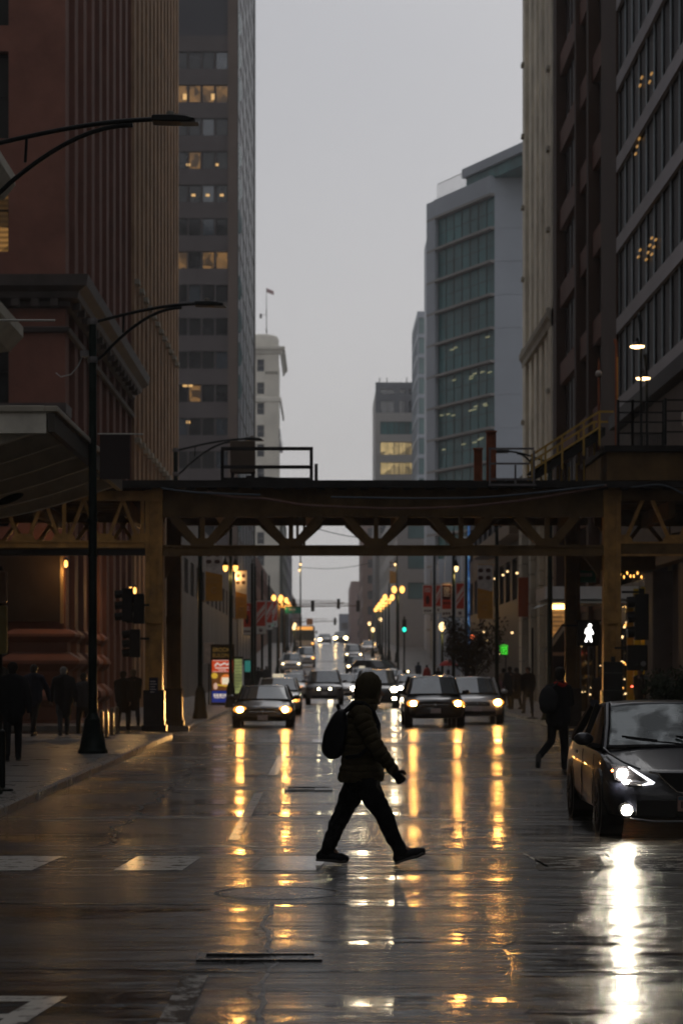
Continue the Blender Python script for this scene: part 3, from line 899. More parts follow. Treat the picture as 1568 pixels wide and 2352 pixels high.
# near-left building: only its cornices reach into the picture
NB = thing('cream_corner_building', 'cream stone building whose cornices reach in at the left edge', 'building', (-8.25, 20, 0))
MB().box(-14, 0, -150, 34, 0, 30).build('wall', M_CREAMD, NB)  # long unseen run behind the camera, added to shade the street
for z, o in ((9.35, 0.95), (13.0, 0.78)):
    sweep(NB, 'cornice', [(0.0, z - 0.3), (0.2, z - 0.25), (0.25, z), (o * 0.7, z + 0.12), (o, z + 0.5), (o, z + 0.75), (0.0, z + 0.8)], [((0, -20), (1, -1)), ((0, 34), (1, 1)), ((-8, 34), (0, 1))], M_CREAMD)
    for k in range(14): MB().box(0.03, 0.55, -0.14, 0.14, -0.28, 0.1).build('modillion', M_CREAMD, NB, (0, 33.5 - k * 1.1, z))

NR = thing('unseen_stone_block', 'unseen dark stone block added to shade the street on the right', 'building', (BR, -130, 0))  # out-of-frame block, added to keep sky light off street and facades
MB().box(0, 16, 0, 186, 0, 28).build('wall', M_DSTONE, NR)
for k in range(20): MB().box(-0.06, -0.005, 2 + k * 9, 8 + k * 9, 1, 4.2).build('shop_window', M_GLASS, NR)
# steel canopy over the left pavement
CN = thing('steel_canopy', 'ribbed grey steel canopy with pale edge over the left pavement', 'canopy', (-4.7, 39.4, 0))
LEN = 13.1
zo, zi = 6.33, 5.72
MB().add([(0, 0, zo - 0.06), (0, LEN, zo - 0.06), (-3.5, LEN, zi), (-3.5, 0, zi), (0, 0, zo - 0.02), (0, LEN, zo - 0.02), (-3.5, LEN, zi + 0.05), (-3.5, 0, zi + 0.05)],
         [(0, 1, 2, 3), (7, 6, 5, 4), (0, 4, 5, 1), (1, 5, 6, 2), (2, 6, 7, 3), (3, 7, 4, 0)]).build('roof_sheet', M_CANOPY, CN)
MB().box(-0.10, 0.02, -0.05, LEN, zo - 0.40, zo - 0.08).build('edge_beam', mat('dark_canopy_beam', (0.10, 0.09, 0.075), 0.5), CN)
MB().box(-0.16, 0.07, -0.09, LEN + 0.05, zo - 0.05, zo + 0.05).build('edge_trim', M_CANOPYL, CN, bevel=0.015)
MB().box(-3.4, -0.16, -0.10, 0.05, zo - 0.055, zo + 0.055).build('end_trim', M_CANOPYL, CN, bevel=0.015)
MB().box(-3.4, -0.13, -0.04, 0.04, zo - 0.42, zo - 0.06).build('end_beam', M_CANOPY, CN)
for k in range(6):
    y = 0.35 + k * (LEN - 0.5) / 5
    top, bot = [], []
    for q in range(13):
        t = q / 12
        xx = -0.11 - 3.35 * t
        zt_ = zo - 0.07 - (zo - zi) * t
        top.append((xx, zt_))
        bot.append((xx, zt_ - 0.20 - 0.26 * math.sin(min(1, t * 1.25) * math.pi * 0.55)))
    rb = MB().prism(top + bot[::-1], 'y', y - 0.05, y + 0.05).build('rib', M_CANOPY, CN)
    MB().prism([(p[0] + 0.0, p[1] + 0.015) for p in bot] + [(p[0], p[1] - 0.02) for p in bot[::-1]], 'y', y - 0.09, y + 0.09).build('flange', M_CANOPY, rb)
    for cx in ((-2.2,) if k % 2 == 0 else ()):
        zc = zo - 0.35 - (zo - zi) * (-cx / 3.5) - 0.05
        MB().prism([(cx + 0.30 * math.cos(a) , zc + 0.09 * math.sin(a) + 0.1 * math.cos(a)) for a in [math.pi * 2 * e / 16 for e in range(16)]], 'y', y - 0.054, y - 0.050).build('slot', M_BLACK, rb)

# ---------------------------------------------------------------- right side
GT = thing('glass_office_building', 'dark glass office building with pale diagonal floor bands at upper right', 'building', (BR, 66, 0))
MB().box(0.6, 14, 0.05, 18.65, 0, 48).build('core', M_DARKB, GT)
us = [0]
while us[-1] < 18: us += [us[-1] + 1.76, us[-1] + 1.76 + 0.05]
us[-1] = 18.7
us = us[:-1] if us[-1] <= us[-2] else us
vs = [11.3]
for k in range(12): vs += [11.3 + 3.02 * k + 0.56, 11.3 + 3.02 * (k + 1)]
ops, U, N = facade(GT, (0, 18.7, 0), R(-90), us, vs, lambda i, j: 0.10 if j % 2 == 0 else (('w', -0.02) if i % 2 == 0 else 0.02), [M_BAND, M_MULL], lambda i, j: 0 if j % 2 == 0 else 1)
place_windows(GT, (0, 18.7, 0), R(-90), ops, U, N, 1, 1, 0.03, M_FRAME, M_GLASSD)
LAMPY = emit('distant_office_lamp', (1.0, 0.52, 0.14), 0.36)
for vx, vy, n in ((1470, 198, 2), (1492, 190, 2), (1460, 355, 3), (1466, 592, 2), (1484, 598, 4), (1497, 586, 3)):
    Y = 57200 / (vx - VP_X)
    for q in range(n):
        MB().box(-0.06, 0.0, -0.16, 0.16, 0, 0.05).build('ceiling_lamp', LAMPY, GT, (-0.01 + 0.02, Y - 66 - q * 0.45, wz(vy, Y) + q * 0.16))
MB().box(-0.4, 0.58, 0, 18.6, 10.7, 11.2).build('soffit', M_DARKB, GT)
# stone piers and the lit shop below
for k, (y0, y1) in enumerate(((0.0, 2.2), (7.6, 9.4))):
    MB().box(-0.35, 0.55, y0, y1, 0, 5.0).build('stone_pier', M_DSTONE, GT, bevel=0.05)
sweep(GT, 'cornice', [(0.0, 5.0), (0.25, 5.05), (0.3, 5.3), (0.55, 5.45), (0.6, 5.75), (0.0, 5.85)], [((-0.3, 0.0), (-1, 0)), ((-0.3, 9.6), (-1, 1)), ((0.5, 9.6), (0, 1))], M_DSTONE)
MB().box(0.3, 0.58, 2.2, 7.6, 0, 5.0).build('shop_wall', M_DSTONE, GT)
MB().box(-0.1, 0.4, 0.05, 18.6, 5.9, 10.6).build('mezzanine_wall', M_DSTONE, GT)
MB().box(0.45, 0.58, 9.5, 18.6, 0, 5.85).build('shop_back', mat('warm_shop_wall', (0.22, 0.16, 0.10), 0.6, var=0.5, scale=3), GT)
for k in range(5): MB().box(0.0, 0.05, 9.6 + k * 1.8, 11.3 + k * 1.8, 0.5, 4.9).build('shop_window', M_GLASS, GT)
for k in range(3): MB().box(-0.2, 0.0, -0.12, 0.12, 0.1, 4.6).build('yellow_column', mat('yellow_paint', (0.5, 0.34, 0.02), 0.4), GT, (0, 11.4 + k * 1.8, 0))
for k in range(46):
    MB().ball((0, 0, 0), random.uniform(0.025, 0.05), 6, 4).build('shop_lamp', [M_GLOW_WARM, M_GLOW_AMBER, emit('red_shop_lamp', (1, 0.1, 0.05), 8)][(k * 7) % 5 % 3], GT,
                                       (-0.12, random.uniform(10.0, 18.0), random.choice([1.0, 1.2, 1.5, 2.0, 2.4, 2.9, 3.0, 3.4]) + random.uniform(-0.1, 0.1)))
CH = thing('chandelier', 'candle chandelier glowing in the shop right of the railway column', 'chandelier', (9.3, 70.5, 4.62))
MB().tube([(-0.55 + 0.11 * q, 0.1 * math.sin(q), 0.05 * math.sin(q * 1.1)) for q in range(11)], 0.012, 6).build('arm', M_BLACK, CH)
for q in range(11): MB().ball((-0.55 + 0.11 * q, 0.1 * math.sin(q), 0.1 + 0.07 * math.sin(q * 2.3)), (0.025, 0.025, 0.055), 8, 6).build('candle_bulb', M_GLOW_AMBER, CH)
MB().tube([(0, 0, 0.0), (0, 0, 1.0)], 0.012, 6).build('rod', M_BLACK, CH)

BW = thing('brown_steel_building', 'dark brown building with slanting window bands right of the cream one', 'building', (BR, 84.75, 0))
MB().box(0.5, 16, 0.05, 22.2, 0, 52).build('core', M_RBROWN, BW)
us = [0, 1.5] + [1.5 + 7.7 * q / 6 for q in range(1, 7)] + [9.7, 11.7, 13.7, 14.3, 15.95, 17.6, 22.25]
vs = [0, 4.2, 5.1]
z = 4.2 + 3.6
vs = [0]
for k in range(14): vs += [4.2 + 3.6 * k - 0.0, 4.2 + 3.6 * k + 1.0]
vs.append(52)
def bwd(i, j):
    if i in (0, 7, 10): return 0.22
    if i == 13: return 0.1
    if j == 0 or j == len(vs) - 2: return 0.0
    if j % 2 == 1: return 0.04
    return ('w', -0.2)
ops, U, N = facade(BW, (0, 22.25, 0), R(-90), us, vs, bwd, [M_RBROWN, M_RBROWN2], lambda i, j: 1 if (j % 2 == 1 and i not in (0, 7, 10, 13)) else 0)
place_windows(BW, (0, 22.25, 0), R(-90), ops, U, N, 1, 1, 0.06, M_RBROWN, M_GLASSD)

CB = thing('cream_pilaster_building', 'cream building of fluted pilasters beside the brown one on the right', 'building', (BR, 107.1, 0))
MB().box(0.5, 16, 0.05, 15.3, 0, 56).build('core', M_CREAM2, CB)
us = [0, 1.7, 2.5, 4.3, 5.6, 7.2, 8.5, 10.1, 11.4, 13.2, 15.4]
us = [0, 1.6, 2.5, 3.9, 5.3, 6.7, 8.1, 9.5, 10.9, 12.3, 13.9, 15.4]
vs = [11.2]
for k in range(11): vs += [11.2 + 3.84 * k + 1.25, 11.2 + 3.84 * (k + 1)]
ops, U, N = facade(CB, (0, 15.4, 0), R(-90), us, vs, lambda i, j: (0.3 if i in (0, 10) else 0.18) if i % 2 == 0 else (('w', -0.3) if j % 2 == 1 else -0.12), [M_CREAM2])
place_windows(CB, (0, 15.4, 0), R(-90), ops, U, N, 1, 2, 0.07, M_CREAM2, M_GLASSD)
for k in range(11):
    for e in (0.8, 14.6): MB().box(-0.44, -0.28, -0.3, 0.3, -0.1, 0.1).build('bracket', M_CREAMD, CB, (0, 15.4 - e, 11.2 + 3.84 * k))
sweep(CB, 'cornice', [(0.2, 18.0), (0.34, 18.05), (0.36, 18.3), (0.48, 18.5), (0.5, 18.75), (0.2, 18.85)], [((0, 15.4), (-1, 0)), ((0, 0.0), (-1, 0))], M_CREAMD)
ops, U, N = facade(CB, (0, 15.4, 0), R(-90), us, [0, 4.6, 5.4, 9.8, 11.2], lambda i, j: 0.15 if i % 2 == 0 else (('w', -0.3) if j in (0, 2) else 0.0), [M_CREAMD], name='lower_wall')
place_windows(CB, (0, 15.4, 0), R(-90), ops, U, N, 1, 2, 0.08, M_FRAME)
blk = MB().box(-0.5, -0.16, 0, 1.7, 0, 0.70).mesh('stone_block', M_CREAMD)
blk2 = MB().box(-0.42, -0.16, 0, 1.3, 0, 0.70).mesh('stone_block', M_CREAMD)
for k in range(15):
    put('stone_block', blk, CB, (0, 13.65, k * 0.74))
    put('stone_block', blk2, CB, (0, 9.2, k * 0.74 + 0.004))
    put('stone_block', blk2, CB, (0, 4.4, k * 0.74 + 0.004))
SG = thing('orange_sign', 'plain orange vertical sign hanging from the cream building', 'sign', (wx(1203, 118), 118, wz(1417, 118)))
MB().box(-0.31, 0.31, -0.06, 0.06, 0, 2.06).build('panel', mat('orange_red_sign', (0.22, 0.045, 0.012), 0.5, var=0.1), SG, bevel=0.01)
for k in range(5): MB().tube([(0.08 + 0.07 * math.cos(t), -0.065, 0.2 + 0.2 * k + 0.07 * math.sin(t)) for t in [math.pi * 2 * e / 10 for e in range(0 if k % 2 else 2, 11)]], 0.012, 5).build('letter', mat('sign_letter_orange', (0.32, 0.10, 0.04), 0.5), SG)
for zz in (0.2, 1.8): MB().tube([(0.3, 0, zz), (1.0, 0, zz)], 0.03, 6).build('bracket', M_BLACK, SG)

DB = simple_block('dark_navy_building', 'low dark navy building past the cream one on the right', BR, 24, 124, 172, 0, 12.6, M_DARKB, -1, 4.5, 4.0, lit=0.0, ww=0.7, wh=0.6, front=False)
MB().box(-0.9, 0.3, 0, 30, 9.2, 9.9).build('fascia', mat('bronze_fascia', (0.12, 0.085, 0.055), 0.45, var=0.2), DB)
for k in range(10): MB().ball((-0.3, 2 + k * 3.3, random.uniform(2, 8)), 0.07, 6, 4).build('shop_lamp', M_GLOW_WARM, DB)

# modern grey building with slanted glass face
MG = thing('modern_grey_building', 'modern pale grey building with teal glass floors in the middle right', 'building', (18.75, 250, 0))
aG = math.atan2(-15.4, 6.5)
FAR = (12.25 - 18.75, 15.4, 0)
L0 = 16.72
ledges = [54.0 - 3.68 * k for k in range(15)]
MB().add([(-6.0, 16.2, 0), (0.3, 0.9, 0), (14, 0.9, 0), (14, 40, 0), (-6.0, 40, 0), (-6.0, 16.2, 55.5), (0.3, 0.9, 55.5), (14, 0.9, 55.5), (14, 40, 55.5), (-6.0, 40, 55.5)],
         [(4, 3, 2, 1, 0), (5, 6, 7, 8, 9), (0, 1, 6, 5), (1, 2, 7, 6), (2, 3, 8, 7), (3, 4, 9, 8), (4, 0, 5, 9)]).build('core', M_PANEL, MG)
us = [0, 2.3] + [2.3 + (L0 - 2.3) * q / 7 for q in range(1, 8)]
vs = sorted([0] + ledges + [z + 0.28 for z in ledges] + [56.2])
def mgd(i, j):
    if i == 0: return 0.35
    h = vs[j + 1] - vs[j]
    if h < 0.3 or j == 0 or j == len(vs) - 2: return 0.55 if i else 0.35
    return ('w', -0.05)
ops, U, N = facade(MG, FAR, aG, us, vs, mgd, [M_PANEL, M_PANELD], lambda i, j: 1 if (vs[j + 1] - vs[j] < 0.3) else 0)
place_windows(MG, FAR, aG, ops, U, N, 1, 2, 0.05, M_FRAME, M_GLASST)
for k in range(26):
    z = ledges[random.choice([4, 5, 6, 7, 7, 6, 5, 10])] - 1.0
    u = random.uniform(3, 16)
    p = Vector(FAR) + U * u + N * 0.02
    MB().box(-0.5, 0.5, -0.02, 0.0, 0, 0.10).build('ceiling_lamp', emit('pale_office_lamp', (0.9, 0.85, 0.4), 0.28), MG, (p.x, p.y, z + random.uniform(-0.2, 0.3)), (0, 0, aG))
us = [0, 3.3, 6.6, 9.9, 14]
vs = sorted([0] + [z + 0.1 for z in ledges] + [z + 0.16 for z in ledges] + [56.4])
_ = facade(MG, (0, 0, 0), 0.0, us, vs, lambda i, j: 0.0 if vs[j + 1] - vs[j] > 0.1 else -0.06, [M_PANEL], name='panel_wall')
p1 = Vector(FAR) + U * 2.3; p2 = Vector(FAR) + U * 9.9
MB().bar(p1 + Vector((0, 0, 58.1)), p2 + Vector((0, 0, 58.1)), 0.06, 0.06, up=(0, 0, 1)).build('roof_rail', M_GREYST, MG)
for q in range(16):
    pp = p1.lerp(p2, q / 15)
    MB().bar(pp + Vector((0, 0, 56.0)), pp + Vector((0, 0, 58.1)), 0.06, 0.06).build('rail_post', M_GREYST, MG)
def slab_along(u0, u1, off, dep, z0, z1, nm, m):
    p = [Vector(FAR) + U * u0 + N * off, Vector(FAR) + U * u1 + N * off, Vector(FAR) + U * u1 - N * dep, Vector(FAR) + U * u0 - N * dep]
    MB().add([(v.x, v.y, z0) for v in p] + [(v.x, v.y, z1) for v in p], [(3, 2, 1, 0), (4, 5, 6, 7), (0, 1, 5, 4), (1, 2, 6, 5), (2, 3, 7, 6), (3, 0, 4, 7)]).build(nm, m, MG)
slab_along(9.9, 24.5, 0.1, 11, 56.0, 57.25, 'penthouse_glass', M_GLASST)
slab_along(9.6, 24.9, 0.5, 12, 57.27, 58.3, 'penthouse_roof', M_PANEL)
PD = simple_block('grey_podium_block', 'low grey green block with pillars under the modern grey building', BR + 0.5, 26, 174, 246, 1.0, 11.5, mat('grey_green_cladding', (0.04, 0.052, 0.05), 0.4, var=0.2), -1, 6, 4.2, glass=M_GLASST, lit=0.1, ww=0.75, wh=0.6)
for k in range(5): MB().box(-0.9, -0.1, k * 12 + 1, k * 12 + 2.4, 0, 12).build('pillar', M_PANEL, PD)
LS = thing('light_column', 'tall blue flickering light column on the right pavement', 'light column', (wx(1083, 172), 172, road_z(172)))
m, nt, p = _new('blue_light_pattern')
gg = nt.nodes.new('ShaderNodeNewGeometry'); mp = nt.nodes.new('ShaderNodeMapping'); mp.inputs['Scale'].default_value = (3, 3, 0.9)
nz = nt.nodes.new('ShaderNodeTexNoise'); nz.inputs['Scale'].default_value = 1.6; nz.inputs['Detail'].default_value = 6; nz.inputs['Distortion'].default_value = 1.5
cr = nt.nodes.new('ShaderNodeValToRGB')
cr.color_ramp.elements[0].position = 0.36; cr.color_ramp.elements[0].color = (0.005, 0.01, 0.03, 1)
cr.color_ramp.elements[1].position = 0.72; cr.color_ramp.elements[1].color = (0.30, 0.55, 0.62, 1)
e_ = cr.color_ramp.elements.new(0.52); e_.color = (0.02, 0.10, 0.30, 1)
nt.links.new(gg.outputs['Position'], mp.inputs['Vector']); nt.links.new(mp.outputs[0], nz.inputs['Vector'])
nt.links.new(nz.outputs['Fac'], cr.inputs[0]); nt.links.new(cr.outputs[0], p.inputs['Emission Color']); p.inputs['Emission Strength'].default_value = 0.75
p.inputs['Base Color'].default_value = (0.02, 0.03, 0.05, 1)
MB().box(-0.30, 0.30, -0.2, 0.2, 2.6, 12.5).build('light_panel', m, LS)
MB().box(-0.34, 0.34, 0.21, 0.35, 0, 12.6).build('mast', M_BLACK, LS)

# farther right
TT = simple_block('teal_glass_tower', 'slim teal glass tower edge behind the modern grey building', wx(958, 400), 32, 400, 425, 5, wz(715, 400) - 5, M_PANEL, -1, 5, 3.55, glass=M_GLASSC, lit=0.0, ww=0.9, wh=0.8, base=2)
LB = thing('lit_window_building', 'grey building with two brightly lit floors far down on the right', 'building', (wx(862, 433), 433, 0))
ox = wx(862, 433)
Lz = lambda vy: wz(vy, 433)
Lx = lambda vx: wx(vx, 433) - ox
MB().box(0.3, 20, 0.5, 40, 0, Lz(878)).build('core', M_PANELD, LB)
us = [0, Lx(873), Lx(905), Lx(916), Lx(932), Lx(938), Lx(960), 20]
vs = [0, Lz(1270), Lz(1240), Lz(1225), Lz(1195), Lz(1180), Lz(1150), Lz(1125), Lz(1108), Lz(1090), Lz(1062), Lz(1045), Lz(1015), Lz(998), Lz(968), Lz(948), Lz(920), Lz(905), Lz(893), Lz(878)]
ops, U, N = facade(LB, (0, 0, 0), 0.0, us, vs, lambda i, j: ('w', -0.3) if (i in (1, 3, 5) and j % 2 == 1) or (i in (2, 4) and 9 <= j <= 13 and j % 2 == 1) else (0.25 if 9 <= j <= 13 and i > 0 else 0.0),
                   [M_PANELD, mat('pale_concrete_band', (0.42, 0.40, 0.38), 0.6, var=0.1), mat('bluish_grey_panel', (0.16, 0.17, 0.19), 0.5, var=0.25, scale=0.3)], lambda i, j: 1 if 8 <= j <= 14 else (2 if j > 14 else 0))
place_windows(LB, (0, 0, 0), 0.0, ops, U, N, 2, 1, 0.08, M_FRAME, M_GLASSB, pick=lambda i, j: M_LITY if j in (9, 11) else (M_GLASST if j == 13 else None))
for dx in (0.8, 2.2, 6.0): MB().tube([(dx, 1, Lz(878)), (dx, 1, Lz(866))], 0.1, 6).build('roof_mast', M_GREYST, LB)
simple_block('white_panel_block', 'white block with teal windows and orange banners on the right', 9.6, 24, 300, 396, 5.0, 19, mat('white_panel', (0.4, 0.38, 0.36), 0.6, var=0.1), -1, 6, 4.0, glass=M_GLASSC, lit=0.1)
simple_block('hazy_brown_tower', 'hazy brown tower beyond the lit windows on the right', wx(833, 577), 40, 577, 640, 5.4, wz(1150, 577) - 5.4, mat('hazy_brown_stone', (0.20, 0.125, 0.10), 0.7, var=0.15, scale=0.2), -1, 6, 4, lit=0.03)  # haze is toned into the brown stone colour
simple_block('hazy_red_block', 'hazy red stone block with a stepped top near the vanishing point', wx(806, 720), 40, 720, 800, 5.4, wz(1335, 720) - 5.4, mat('hazy_red_stone', (0.26, 0.16, 0.14), 0.7, var=0.15, scale=0.2), -1, 9, 4, lit=0.0)  # red stone colour also carries haze
simple_block('distant_blue_tower', 'faint blue grey slab at the far end of the street', wx(779, 880), wx(803, 880), 880, 900, 5.4, wz(1410, 880) - 5.4, mat('haze_toned_slate', (0.16, 0.18, 0.23), 0.7), -1, 8, 5, lit=0.0)  # blue grey of distance put into the wall colour

# ---------------------------------------------------------------- elevated railway
YF, YB = 61.0, 66.6
EL = thing('elevated_railway', 'riveted ochre steel elevated railway crossing over the street', 'railway bridge', (0, 61, 0))
SF = F_PX / YF
def lx(vx): return wx(vx, YF)
def lz(vy): return wz(vy, YF)
RIV = MB()
def column(x, y, w, base_w, nm_mat):
    yy = y - YF
    c = MB()
    zt_, zb = lz(1126), 0.0
    # an open box of two channels with a web plate between
    hw = w / 2
    prof = [(-hw, -0.20), (-hw + 0.11, -0.20), (-hw + 0.11, -0.13), (hw - 0.11, -0.13), (hw - 0.11, -0.20), (hw, -0.20), (hw, 0.20), (-hw, 0.20)]
    col_ = MB().prism([(px + x, py + yy) for px, py in prof], 'z', 0.13, zt_).build('column', nm_mat, EL)
    MB().box(x - hw - 0.03, x + hw + 0.03, yy - 0.23, yy + 0.23, zt_ + 0.002, zt_ + 0.09).build('cap_plate', nm_mat, col_)
    for z0, z1 in ((lz(1432), lz(1405)), (lz(1152), lz(1128))):
        MB().box(x - hw - 0.012, x + hw + 0.012, yy - 0.225, yy - 0.203, z0, z1).build('cover_plate', nm_mat, col_)
    # rivets
    r = MB()
    zz = 2.2
    while zz < zt_ - 0.15:
        for px, py in ((-hw + 0.055, -0.2), (hw - 0.055, -0.2), (-hw + 0.16, -0.13), (hw - 0.16, -0.13)):
            r.ball((x + px, yy + py, zz), 0.016, 6, 4)
        zz += 0.115
    tag(r.build('rivets', nm_mat, col_), kind='stuff')
    MB().box(x - base_w / 2, x + base_w / 2, yy - 0.27, yy + 0.27, 0.12, lz(1585)).build('base_casing', M_STEELK, col_, bevel=0.02)
    MB().box(x - base_w / 2 - 0.05, x + base_w / 2 + 0.05, yy - 0.31, yy + 0.31, 0.12, 0.30).build('base_plate', M_STEELK, col_, bevel=0.02)
    return col_
XL, XR = lx(355), lx(1403)
cl = column(XL, YF, 0.46, 0.56, M_STEELY)
cr_ = column(XR, YF, 0.46, 0.56, M_STEELY)
column(wx(400, YB), YB, 0.42, 0.52, M_STEELD)
column(wx(1313, YB), YB, 0.42, 0.5, M_STEELD)
column(XL - 13.5, YF, 0.46, 0.56, M_STEELY); column(XR + 13.5, YF, 0.46, 0.56, M_STEELY)
MB().box(XL - 0.12, XL + 0.12, -0.29, -0.275, lz(1592), lz(1556)).build('notice_board', mat('dark_notice', (0.02, 0.022, 0.04), 0.4), cl)
for k in range(5): MB().box(XL - 0.09, XL + 0.02 + 0.016 * ((k * 3) % 5), -0.294, -0.2905, lz(1590 - 6 * k) , lz(1590 - 6 * k) + 0.02).build('printed_line', M_GREYP, cl)
MB().box(XR - 0.26, XR + 0.26, -0.34, -0.275, lz(1700), lz(1520)).build('cabinet', M_BLACK, cr_, bevel=0.01)
for vy in (1545, 1585): MB().box(XR - 0.262, XR + 0.262, -0.346, -0.341, lz(vy) - 0.008, lz(vy)).build('seam', M_GREYST, cr_)
MB().box(XR - 0.05, XR + 0.07, -0.30, -0.28, lz(1520) + 0.002, lz(1508)).build('conduit_box', M_BLACK, cr_)
for vy in (1410, 1150): MB().box(XL - 0.24, XL + 0.24, -0.232, -0.2265, lz(vy), lz(vy) + 0.05).build('splice_plate', M_STEELY, cl)

def truss(xa, xb, y, ztop0, ztop1, zb0, zb1, nodes, half, mt, mw, dw, verticals=True, depth=0.14, gus=True):
    yy = y - YF
    MB().box(xa, xb, yy - depth, yy + depth, ztop0, ztop1).build('top_chord', mt, EL)
    MB().box(xa, xb, yy - depth - 0.04, yy + depth + 0.04, zb0, zb1).build('bottom_chord', mt, EL)
    MB().box(xa, xb, yy - depth - 0.075, yy - depth - 0.045, zb0 - 0.02, zb0 + 0.035).build('chord_angle', mw, EL)
    MB().box(xa, xb, yy - depth - 0.075, yy - depth - 0.045, zb1 - 0.04, zb1 + 0.012).build('chord_angle', mw, EL)
    for x in nodes:
        for s in (-1, 1):
            xe = x + s * half
            if xe < xa - 0.05 or xe > xb + 0.05: continue
            MB().bar((x + s * 0.10, yy, zb1 - 0.02), (xe, yy, ztop0 + 0.03), dw, depth * 1.5).build('diagonal', mw, EL)
        if verticals: MB().bar((x, yy, zb1 - 0.02), (x, yy, ztop0 + 0.03), dw * 0.55, depth * 1.2).build('vertical', mw, EL)
        if gus:
            gz = zb1 + 0.20
            MB().prism([(x - 0.34, zb1 - 0.06), (x + 0.34, zb1 - 0.06), (x + 0.30, zb1 + 0.10), (x + 0.20, gz), (x - 0.20, gz), (x - 0.30, zb1 + 0.10)], 'y', yy - depth - 0.02, yy - depth - 0.004).build('gusset_plate', mw, EL)
z_b0, z_b1 = lz(1276), lz(1254)
nodes = [lx(v) for v in (465, 668, 863, 1058, 1255)]
truss(XL + 0.24, XR - 0.24, YF, lz(1188), lz(1118), z_b0, z_b1, nodes, 0.80, M_STEELD, M_STEELD, 0.23)
for vx in (690, 683): MB().bar((lx(vx) + (0.0 if vx == 683 else 0.10), 0.0, z_b1), (lx(vx) + (0.0 if vx == 683 else 0.1), 0.0, lz(1188)), 0.07, 0.1).build('hanger', M_STEELD, EL)
truss(XL + 0.0, XR, YB, 6.02, 6.75, 5.22, 5.38, [wx(v, YB) for v in (465, 668, 863, 1058, 1255)], 0.86, M_STEELD, M_STEELD, 0.16)
rv = MB()
for k in range(86):
    for zz in (lz(1184), lz(1123), z_b0 + 0.06, z_b1 - 0.06):
        rv.ball((XL + 0.4 + k * 0.136, (-0.142 if zz > 5.5 else -0.182), zz), 0.017, 6, 4)
for n_ in nodes:
    for q in range(7): rv.ball((n_ - 0.24 + 0.08 * q, -0.162, z_b1 + 0.03), 0.016, 6, 4)
tag(rv.build('rivets', M_STEELD, EL), kind='stuff')
for k in range(9): MB().box(-0.05, 0.05, -0.165, -0.142, lz(1187), lz(1119)).build('web_stiffener', M_STEELD, EL, (XL + 1.2 + k * 1.22, 0, 0))
# side spans, lighter members
ln = [lx(v) for v in (328, 238, 148, 55, -35, -125, -215)]
truss(XL - 13.2, XL - 0.24, YF, lz(1150), lz(1128), lz(1257), lz(1243), ln, 0.53, M_STEELY, M_STEELY, 0.085, verticals=False, depth=0.09)
MB().box(XL - 13.2, XL - 0.24, -0.1, 0.1, lz(1276), lz(1262)).build('bottom_plate', M_STEELK, EL)
for k, n_ in enumerate(ln): 
    if k % 2 == 0: MB().bar((n_, 0.0, lz(1243)), (n_, 0.0, lz(1150)), 0.10, 0.12).build('vertical', M_STEELY, EL)
truss(XL - 13.2, XL - 0.1, YB, 6.1, 6.5, 5.25, 5.4, [n - 0.5 for n in ln], 0.62, M_STEELD, M_STEELY, 0.11, depth=0.09)
rn = [XR + 0.24 + 0.72 + 1.45 * k for k in range(8)]
truss(XR + 0.24, XR + 13.2, YF, lz(1150), lz(1122), lz(1276), lz(1246), [n - 0.72 for n in rn], 0.60, M_STEELD, M_STEELY, 0.095, verticals=False, depth=0.09)
truss(XR + 0.2, XR + 13.2, YB, 6.0, 6.6, 5.2, 5.4, rn, 0.62, M_STEELD, M_STEELD, 0.11, depth=0.09)
# floor beams, stringers, deck, ties
for k in range(15):
    x = XL - 13 + k * 2.45
    MB().box(x - 0.09, x + 0.09, 0.16, 5.45, lz(1185), lz(1150)).build('floor_beam', M_STEELD, EL)
for yy in (1.3, 2.4, 3.5, 4.5): MB().box(XL - 13.5, XR + 13.5, yy - 0.08, yy + 0.08, lz(1149), lz(1128)).build('stringer', M_STEELD, EL)
tie = MB().box(-0.11, 0.11, -0.55, 6.1, 0, 0.19).mesh('track_tie', M_TIMBER)
for k in range(68): put('track_tie', tie, EL, (XL - 13.5 + k * 0.58, random.uniform(-0.03, 0.03), lz(1126)))
MB().box(XL - 13.7, XR + 13.7, -0.62, -0.50, lz(1124), lz(1109)).build('deck_edge_beam', M_STEELK, EL)
MB().box(XL - 13.7, XR + 13.7, -0.49, 6.2, lz(1111), lz(1108)).build('walkway_deck', M_TIMBER, EL)
MB().box(XL - 13.7, XR + 13.7, 6.12, 6.22, lz(1124), lz(1108)).build('rear_edge_beam', M_STEELK, EL)
for yy in (1.1, 2.5, 3.6, 5.0): MB().box(XL - 13.7, XR + 13.7, yy - 0.035, yy + 0.035, lz(1108) + 0.002, lz(1108) + 0.15).build('rail', M_STEELK, EL)
# diagonal knee braces from columns
for s, xx in ((1, XL), (-1, XR)):
    MB().bar((xx + s * 0.24, 0.05, lz(1185)), (xx + s * 0.9, 0.05, lz(1118)), 0.12, 0.1).build('knee_brace', M_STEELD, EL)
    MB().prism([(xx + s * 0.24, lz(1330)), (xx + s * 0.24, lz(1270)), (xx + s * 0.75, lz(1270))], 'y', 0.5, 0.56).build('corner_bracket', M_STEELD, EL)
MB().box(wx(1313, YB) + 0.22, wx(1313, YB) + 2.4, 5.3, 5.6, 4.7, 5.2).build('cross_girder', M_STEELD, EL)

